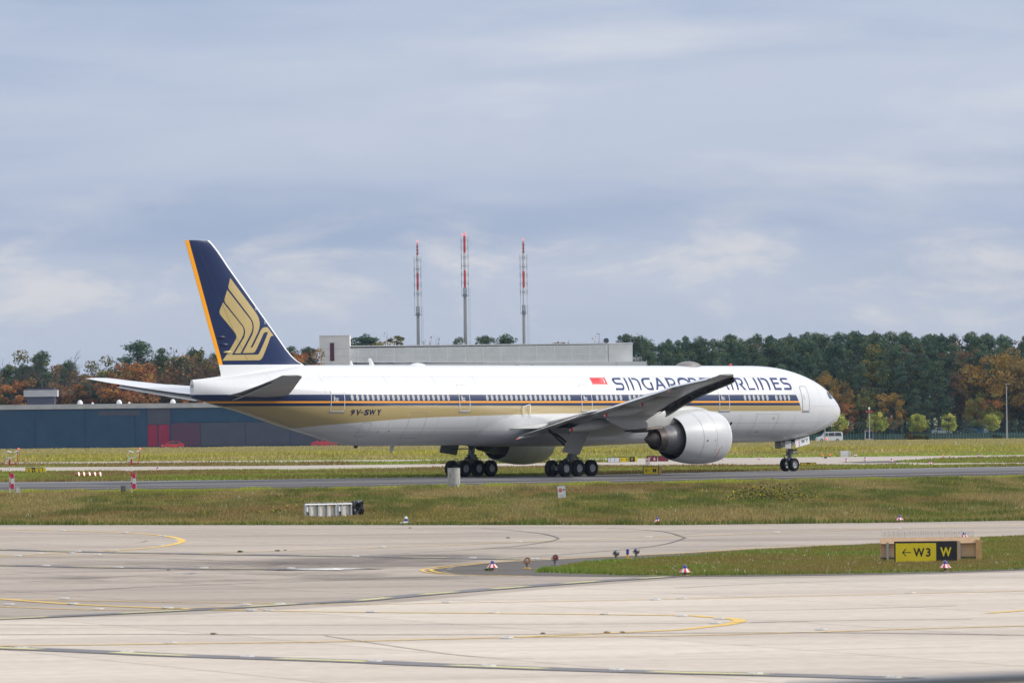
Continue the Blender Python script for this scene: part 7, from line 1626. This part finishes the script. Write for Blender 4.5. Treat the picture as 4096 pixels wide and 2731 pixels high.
# ================================================================== GRASS
def vnoise(x, y, s, seed):
    r = np.random.default_rng(seed); T = r.random((256, 256)); X, Y_ = x/s, y/s; i, j = np.floor(X).astype(int), np.floor(Y_).astype(int); fx, fy = X-i, Y_-j; fx, fy = fx*fx*(3-2*fx), fy*fy*(3-2*fy)
    g = lambda a, b: T[a % 256, b % 256]; return (g(i, j)*(1-fx) + g(i+1, j)*fx)*(1-fy) + (g(i, j+1)*(1-fx) + g(i+1, j+1)*fx)*fy
def in_poly(x, y, poly):
    ins = np.zeros(len(x), bool); n = len(poly)
    for i in range(n):
        (x0, y0), (x1, y1) = poly[i], poly[(i+1) % n]
        c = ((y0 > y) != (y1 > y)) & (x < (x1-x0)*(y-y0)/((y1-y0) if y1 != y0 else 1e-9) + x0); ins ^= c
    return ins
def grass(name, lab, poly, n, hmin, hmax, w, colfn, seed, blades=4, kind='stuff', spread=.12):
    rng = np.random.default_rng(seed); P = np.array(poly); y0, y1 = P[:, 1].min(), P[:, 1].max(); X, Y_ = [], []; got = 0
    while got < n:
        y = rng.uniform(y0, y1, n); x = rng.uniform(-1, 1, n)*(.0745*y + 3); k = in_poly(x, y, poly); X.append(x[k]); Y_.append(y[k]); got += k.sum()
        if k.sum() == 0: break
    x = np.concatenate(X)[:n]; y = np.concatenate(Y_)[:n]; n = len(x); z = np.array([gz(v) for v in y]) if y1 > SLOPE0 else np.zeros(n)
    col, hs = colfn(x, y, rng); b = blades
    bx_ = np.repeat(x, b) + rng.normal(size=n*b)*spread; by_ = np.repeat(y, b) + rng.normal(size=n*b)*spread; bz_ = np.repeat(z, b) - .02
    h = np.repeat(hs, b)*rng.uniform(hmin, hmax, n*b); a = rng.uniform(0, PI, n*b); ww = w*rng.uniform(.6, 1.3, n*b); lx, ly = rng.normal(size=n*b)*.30*h + .10*h, rng.normal(size=n*b)*.3*h
    V = np.stack([np.stack([bx_ - np.cos(a)*ww, by_ - np.sin(a)*ww, bz_], 1), np.stack([bx_ + np.cos(a)*ww, by_ + np.sin(a)*ww, bz_], 1), np.stack([bx_ + lx, by_ + ly, bz_ + h], 1)], 1).reshape(-1, 3); m = n*b
    me = bpy.data.meshes.new(name); me.vertices.add(3*m); me.vertices.foreach_set('co', V.ravel()); me.loops.add(3*m); me.loops.foreach_set('vertex_index', np.arange(3*m)); me.polygons.add(m); me.polygons.foreach_set('loop_start', np.arange(0, 3*m, 3)); me.polygons.foreach_set('loop_total', np.full(m, 3)); me.update()
    cc = np.repeat(col, b, 0)*rng.uniform(.85, 1.15, (m, 1)); cc = np.repeat(np.concatenate([np.clip(cc, 0, 1), np.ones((m, 1))], 1), 3, 0); ca = me.color_attributes.new('col', 'FLOAT_COLOR', 'POINT'); ca.data.foreach_set('color', cc.ravel().astype(np.float32)); me.materials.append(MATS['blade'])
    return tag(obj(name, me), lab, 'grass', kind=kind)
def lerp(a, b, t): return np.array(a)[None]*(1 - t[:, None]) + np.array(b)[None]*t[:, None]
GREEN, OLIVE, DRY, RED, LIME, YEL = (.15, .19, .035), (.225, .20, .055), (.30, .235, .09), (.25, .16, .07), (.33, .37, .04), (.50, .40, .03)
tw_n = np.array(sorted([(p[0], p[1]) for p in tw_near])); ap_e = np.array(sorted([(p[0], p[1]) for p in edge]))
def near_col(x, y, rng):
    a = vnoise(x + 500, y + 500, 9, 1); b = vnoise(x + 500, (y + 500)*.6, 2.2, 2); c = vnoise(x + 500, y, 22, 3)
    col = lerp(OLIVE, DRY, np.clip((a - .35)*2.2, 0, 1)); col = col*(1 - np.clip((b - .55)*2.6, 0, .85)[:, None]) + np.array(GREEN)*np.clip((b - .55)*2.6, 0, .85)[:, None]
    r_ = np.clip((c - .55)*3, 0, .8)[:, None]; col = col*(1 - r_) + np.array(RED)*r_
    e_ = vnoise(x + 700, y/9 + 50, 1.1, 15); f_ = vnoise(x + 700, y/14 + 90, 3.2, 16); t = np.clip((e_ - .52)*3, 0, .8)[:, None]; col = col*(1 - t) + np.array((.11, .135, .03))*t; t = np.clip((f_ - .55)*3.2, 0, .85)[:, None]; col = col*(1 - t) + np.array((.33, .255, .105))*t
    dt = np.interp(x, tw_n[:, 0], tw_n[:, 1]) - y; t = np.clip(1 - dt/22, 0, 1)[:, None]**.7; col = col*(1 - t) + np.array(LIME)*t
    da = y - np.interp(x, ap_e[:, 0], ap_e[:, 1]); t = np.clip(1 - da/2.0, 0, 1)[:, None]; col = col*(1 - t) + np.array((.11, .16, .03))*t; t = (np.exp(-((da - 6)/3.5)**2)*.6)[:, None]; col = col*(1 - t) + np.array((.36, .27, .11))*t
    fl = rng.random(len(x)) < .004*(a > .5); col[fl] = (.65, .62, .5); fl = rng.random(len(x)) < .006*(c > .62); col[fl] = YEL
    hs = np.clip(.45 + .8*b + 1.1*np.clip(e_ - .5, 0, 1)*2, .4, 2.0)*np.where(dt < 16, .55, 1)*np.where(da < 2.5, 1.1, 1); return col, hs
strip = [tuple(p) for p in edge] + list(reversed([tuple(p) for p in tw_near]))
grass('grass_strip', 'uneven olive and brown grass between apron and taxiway', strip, 130000, .09, .25, .055, near_col, 21, 4, spread=.22)
def isl_col(x, y, rng):
    a = vnoise(x + 300, y, 3, 5); b = vnoise(x + 300, y*.7, 7, 6); col = lerp((.19, .255, .035), OLIVE, np.clip((x + 1)/6, 0, 1)); t = np.clip((b - .5)*3, 0, .75)[:, None]*np.clip((x - 6)/4, 0, 1)[:, None]; col = col*(1-t) + np.array(RED)*t; t = np.clip((a - .6)*3, 0, .8)[:, None]; col = col*(1-t) + np.array((.17, .25, .04))*t
    fl = rng.random(len(x)) < .008*(x > 4); col[fl] = (.7, .68, .6)
    lo = np.array(sorted(g2(is_lo))); d = y - np.interp(x, lo[:, 0], lo[:, 1]); t = np.clip(1 - d/1.3, 0, 1)[:, None]*.8; col = col*(1-t) + np.array((.12, .2, .03))*t
    return col, np.clip(.55 + .8*a, .4, 1.3)
grass('grass_island', 'bright green grass island with dry patches round the W3 sign', ISL, 40000, .06, .17, .026, isl_col, 22, 5, spread=.07)
def mid_col(x, y, rng):
    a = vnoise(x + 300, y, 6, 8); b = vnoise(x + 300, y*.6, 14, 9); col = lerp((.25, .31, .05), OLIVE, np.clip((a - .3)*1.8, 0, 1)); t = np.clip((b - .58)*3, 0, .7)[:, None]; col = col*(1-t) + np.array(RED)*t; return col, .6 + .7*a
grass('grass_verge', 'green verge between the two taxiways', [tuple(p) for p in tw_far] + list(reversed([tuple(p) for p in ft_b])), 36000, .10, .26, .10, mid_col, 23, 3, spread=.2)
grass('grass_far_island', 'thin grass strip between the far taxiways', FARISL, 5000, .15, .4, .09, mid_col, 24, 3, spread=.25); grass('grass_far_patch', 'grass patch on the far taxiway at the right', FARISL2, 3000, .12, .3, .09, mid_col, 25, 3, spread=.25)
fx = line2([(0, 1849), (1000, 1842), (2300, 1834), (3000, 1830), (4096, 1819)], .8, .8)
def far_col(x, y, rng):
    a = vnoise(x + 300, y*.5, 9, 11); b = vnoise(x + 300, y*.35, 22, 12); c = vnoise(x + 300, y*.8, 5, 13); col = lerp((.34, .33, .075), (.38, .335, .11), np.clip((b - .25)*1.7, 0, 1)); t = np.clip((a - .5)*3, 0, .75)[:, None]; col = col*(1-t) + np.array((.44, .33, .16))*t
    band = np.exp(-((y - 850)/50)**2); g_ = np.clip(1 - (y - 735)/55, 0, 1)[:, None]; col = col*(1 - g_) + np.array((.30, .37, .055))*g_; d_ = np.clip((y - 1000)/250, 0, .6)[:, None]; col = col*(1 - d_) + np.array((.40, .33, .15))*d_; t = (np.clip((c - .38)*4, 0, 1)*band)[:, None]; col = col*(1-t) + np.array((.46, .40, .06))*t; t = (np.clip((vnoise(x + 90, y, 7, 14) - .62)*5, 0, .8)*np.exp(-((y - 840)/60)**2))[:, None]; col = col*(1-t) + np.array((.2, .2, .05))*t
    return col, (.6 + .9*c + 1.0*band)*np.where(y < 790, .55, 1)
farp = list(fx) + [(160, YF + 8), (-160, YF + 8)]
grass('grass_far_field', 'wide field of yellowing grass and flowers before the fence', farp, 95000, .12, .36, .16, far_col, 26, 3, spread=.35)
# weeds in the apron's joints
wr = random.Random(3)
def weed(uv, lab, sc, cols):
    rng = np.random.default_rng(int(uv[0])); n = 60; p = G(*uv); C = np.stack([rng.normal(size=n)*.20, rng.normal(size=n)*.16, np.abs(rng.normal(size=n))*.05], 1)*sc
    o = obj('weed', cards('weed', C, (.13*sc), tint(n, cols, rng), 'blade', rng)); o.location = p + Vector((0, 0, .02)); tag(o, lab, 'weed', 'weeds in the apron joints')
for uv, lab, sc, c in ((za(1615, 517), 'green weed tuft in the apron, leftmost of three beside the thin yellow line', 1.3, [(.05, .10, .02)]), (za(1865, 510), 'spindly green weed in the apron, middle of three', 1.0, [(.08, .12, .03)]), (za(1916, 507), 'small green weed in the apron, rightmost of three', .6, [(.06, .10, .02)]), (za(1130, 640), 'dark small weed left of the puddle', .6, [(.16, .15, .09)]), (za(1435, 1070), 'brown grass tuft on the dark joint, lower left', .8, [(.34, .22, .11)]), (zb(1465, 1067), 'reddish tuft on the dark joint, lower middle', .7, [(.36, .22, .13)]), (zb(1895, 1061), 'brown tuft on the dark joint, left of a close pair', .8, [(.34, .22, .12)]), (zb(2000, 1059), 'brown tuft on the dark joint, right of a close pair', .7, [(.34, .22, .12)]), (zb(1228, 423), 'small green weed within the curved crack', .8, [(.05, .09, .02)]), (zb(1100, 640), 'grass growing round the foot of the light at the island tip', 1.6, [(.05, .09, .02), (.08, .12, .03)]), (zb(570, 356), 'dry tuft by the far apron edge', .8, [(.22, .18, .06)]), (zr(2300, 612), 'dark clump of grass at the island edge by the right border', 2.6, [(.05, .10, .018)])):
    weed(uv, lab, sc*.20, c)
# yellow-flowered herbs in the strip
for i, (u, v, lab, sc) in enumerate(((3065, 2010, 'dark herb clump with yellow flowers in the grass strip, right of centre', 6.0), (1095, 2058, 'small yellow flowering herb left of the white boards', 2.4), (3222, 1998, 'small yellow flowering herb right of the dark herb clump', 2.6))):
    rng = np.random.default_rng(200 + i); p = G(u, v); n = 1500 if sc > 4 else 120; C = np.stack([rng.normal(size=n)*.15, rng.normal(size=n)*.3, np.abs(rng.normal(size=n))*.07 + .01], 1)*sc*(1, 1, .9); r = thing('herb_clump', p, lab, 'plant')
    o = obj('leaves', cards('leaves', C, .07, tint(n, [(.09, .10, .03), (.12, .12, .04), (.15, .14, .05)], rng), 'blade', rng), r); k = n//4; obj('flowers', cards('flowers', C[:k] + (0, 0, .06), .05, tint(k, [(.5, .4, .02)], rng), 'blade', rng), r)
# ================================================================== THE AIR
hm = bpy.data.materials.new('haze'); hm.use_nodes = True; ht_ = hm.node_tree; ht_.nodes.clear()
ho = ht_.nodes.new('ShaderNodeOutputMaterial'); hv = ht_.nodes.new('ShaderNodeVolumePrincipled'); hv.inputs['Color'].default_value = (.55, .74, 1.0, 1); hv.inputs['Density'].default_value = .000028; hv.inputs['Anisotropy'].default_value = .2
ht_.links.new(hv.outputs[0], ho.inputs['Volume']); MATS['haze'] = hm
mb = MB(); mb.box((0, 4470, 21.5), (6100, 9160, 49)); hz = mb.build('haze', 'haze'); hz['kind'] = 'stuff'; hz['label'] = 'thin pale haze in the air'; hz['category'] = 'haze'
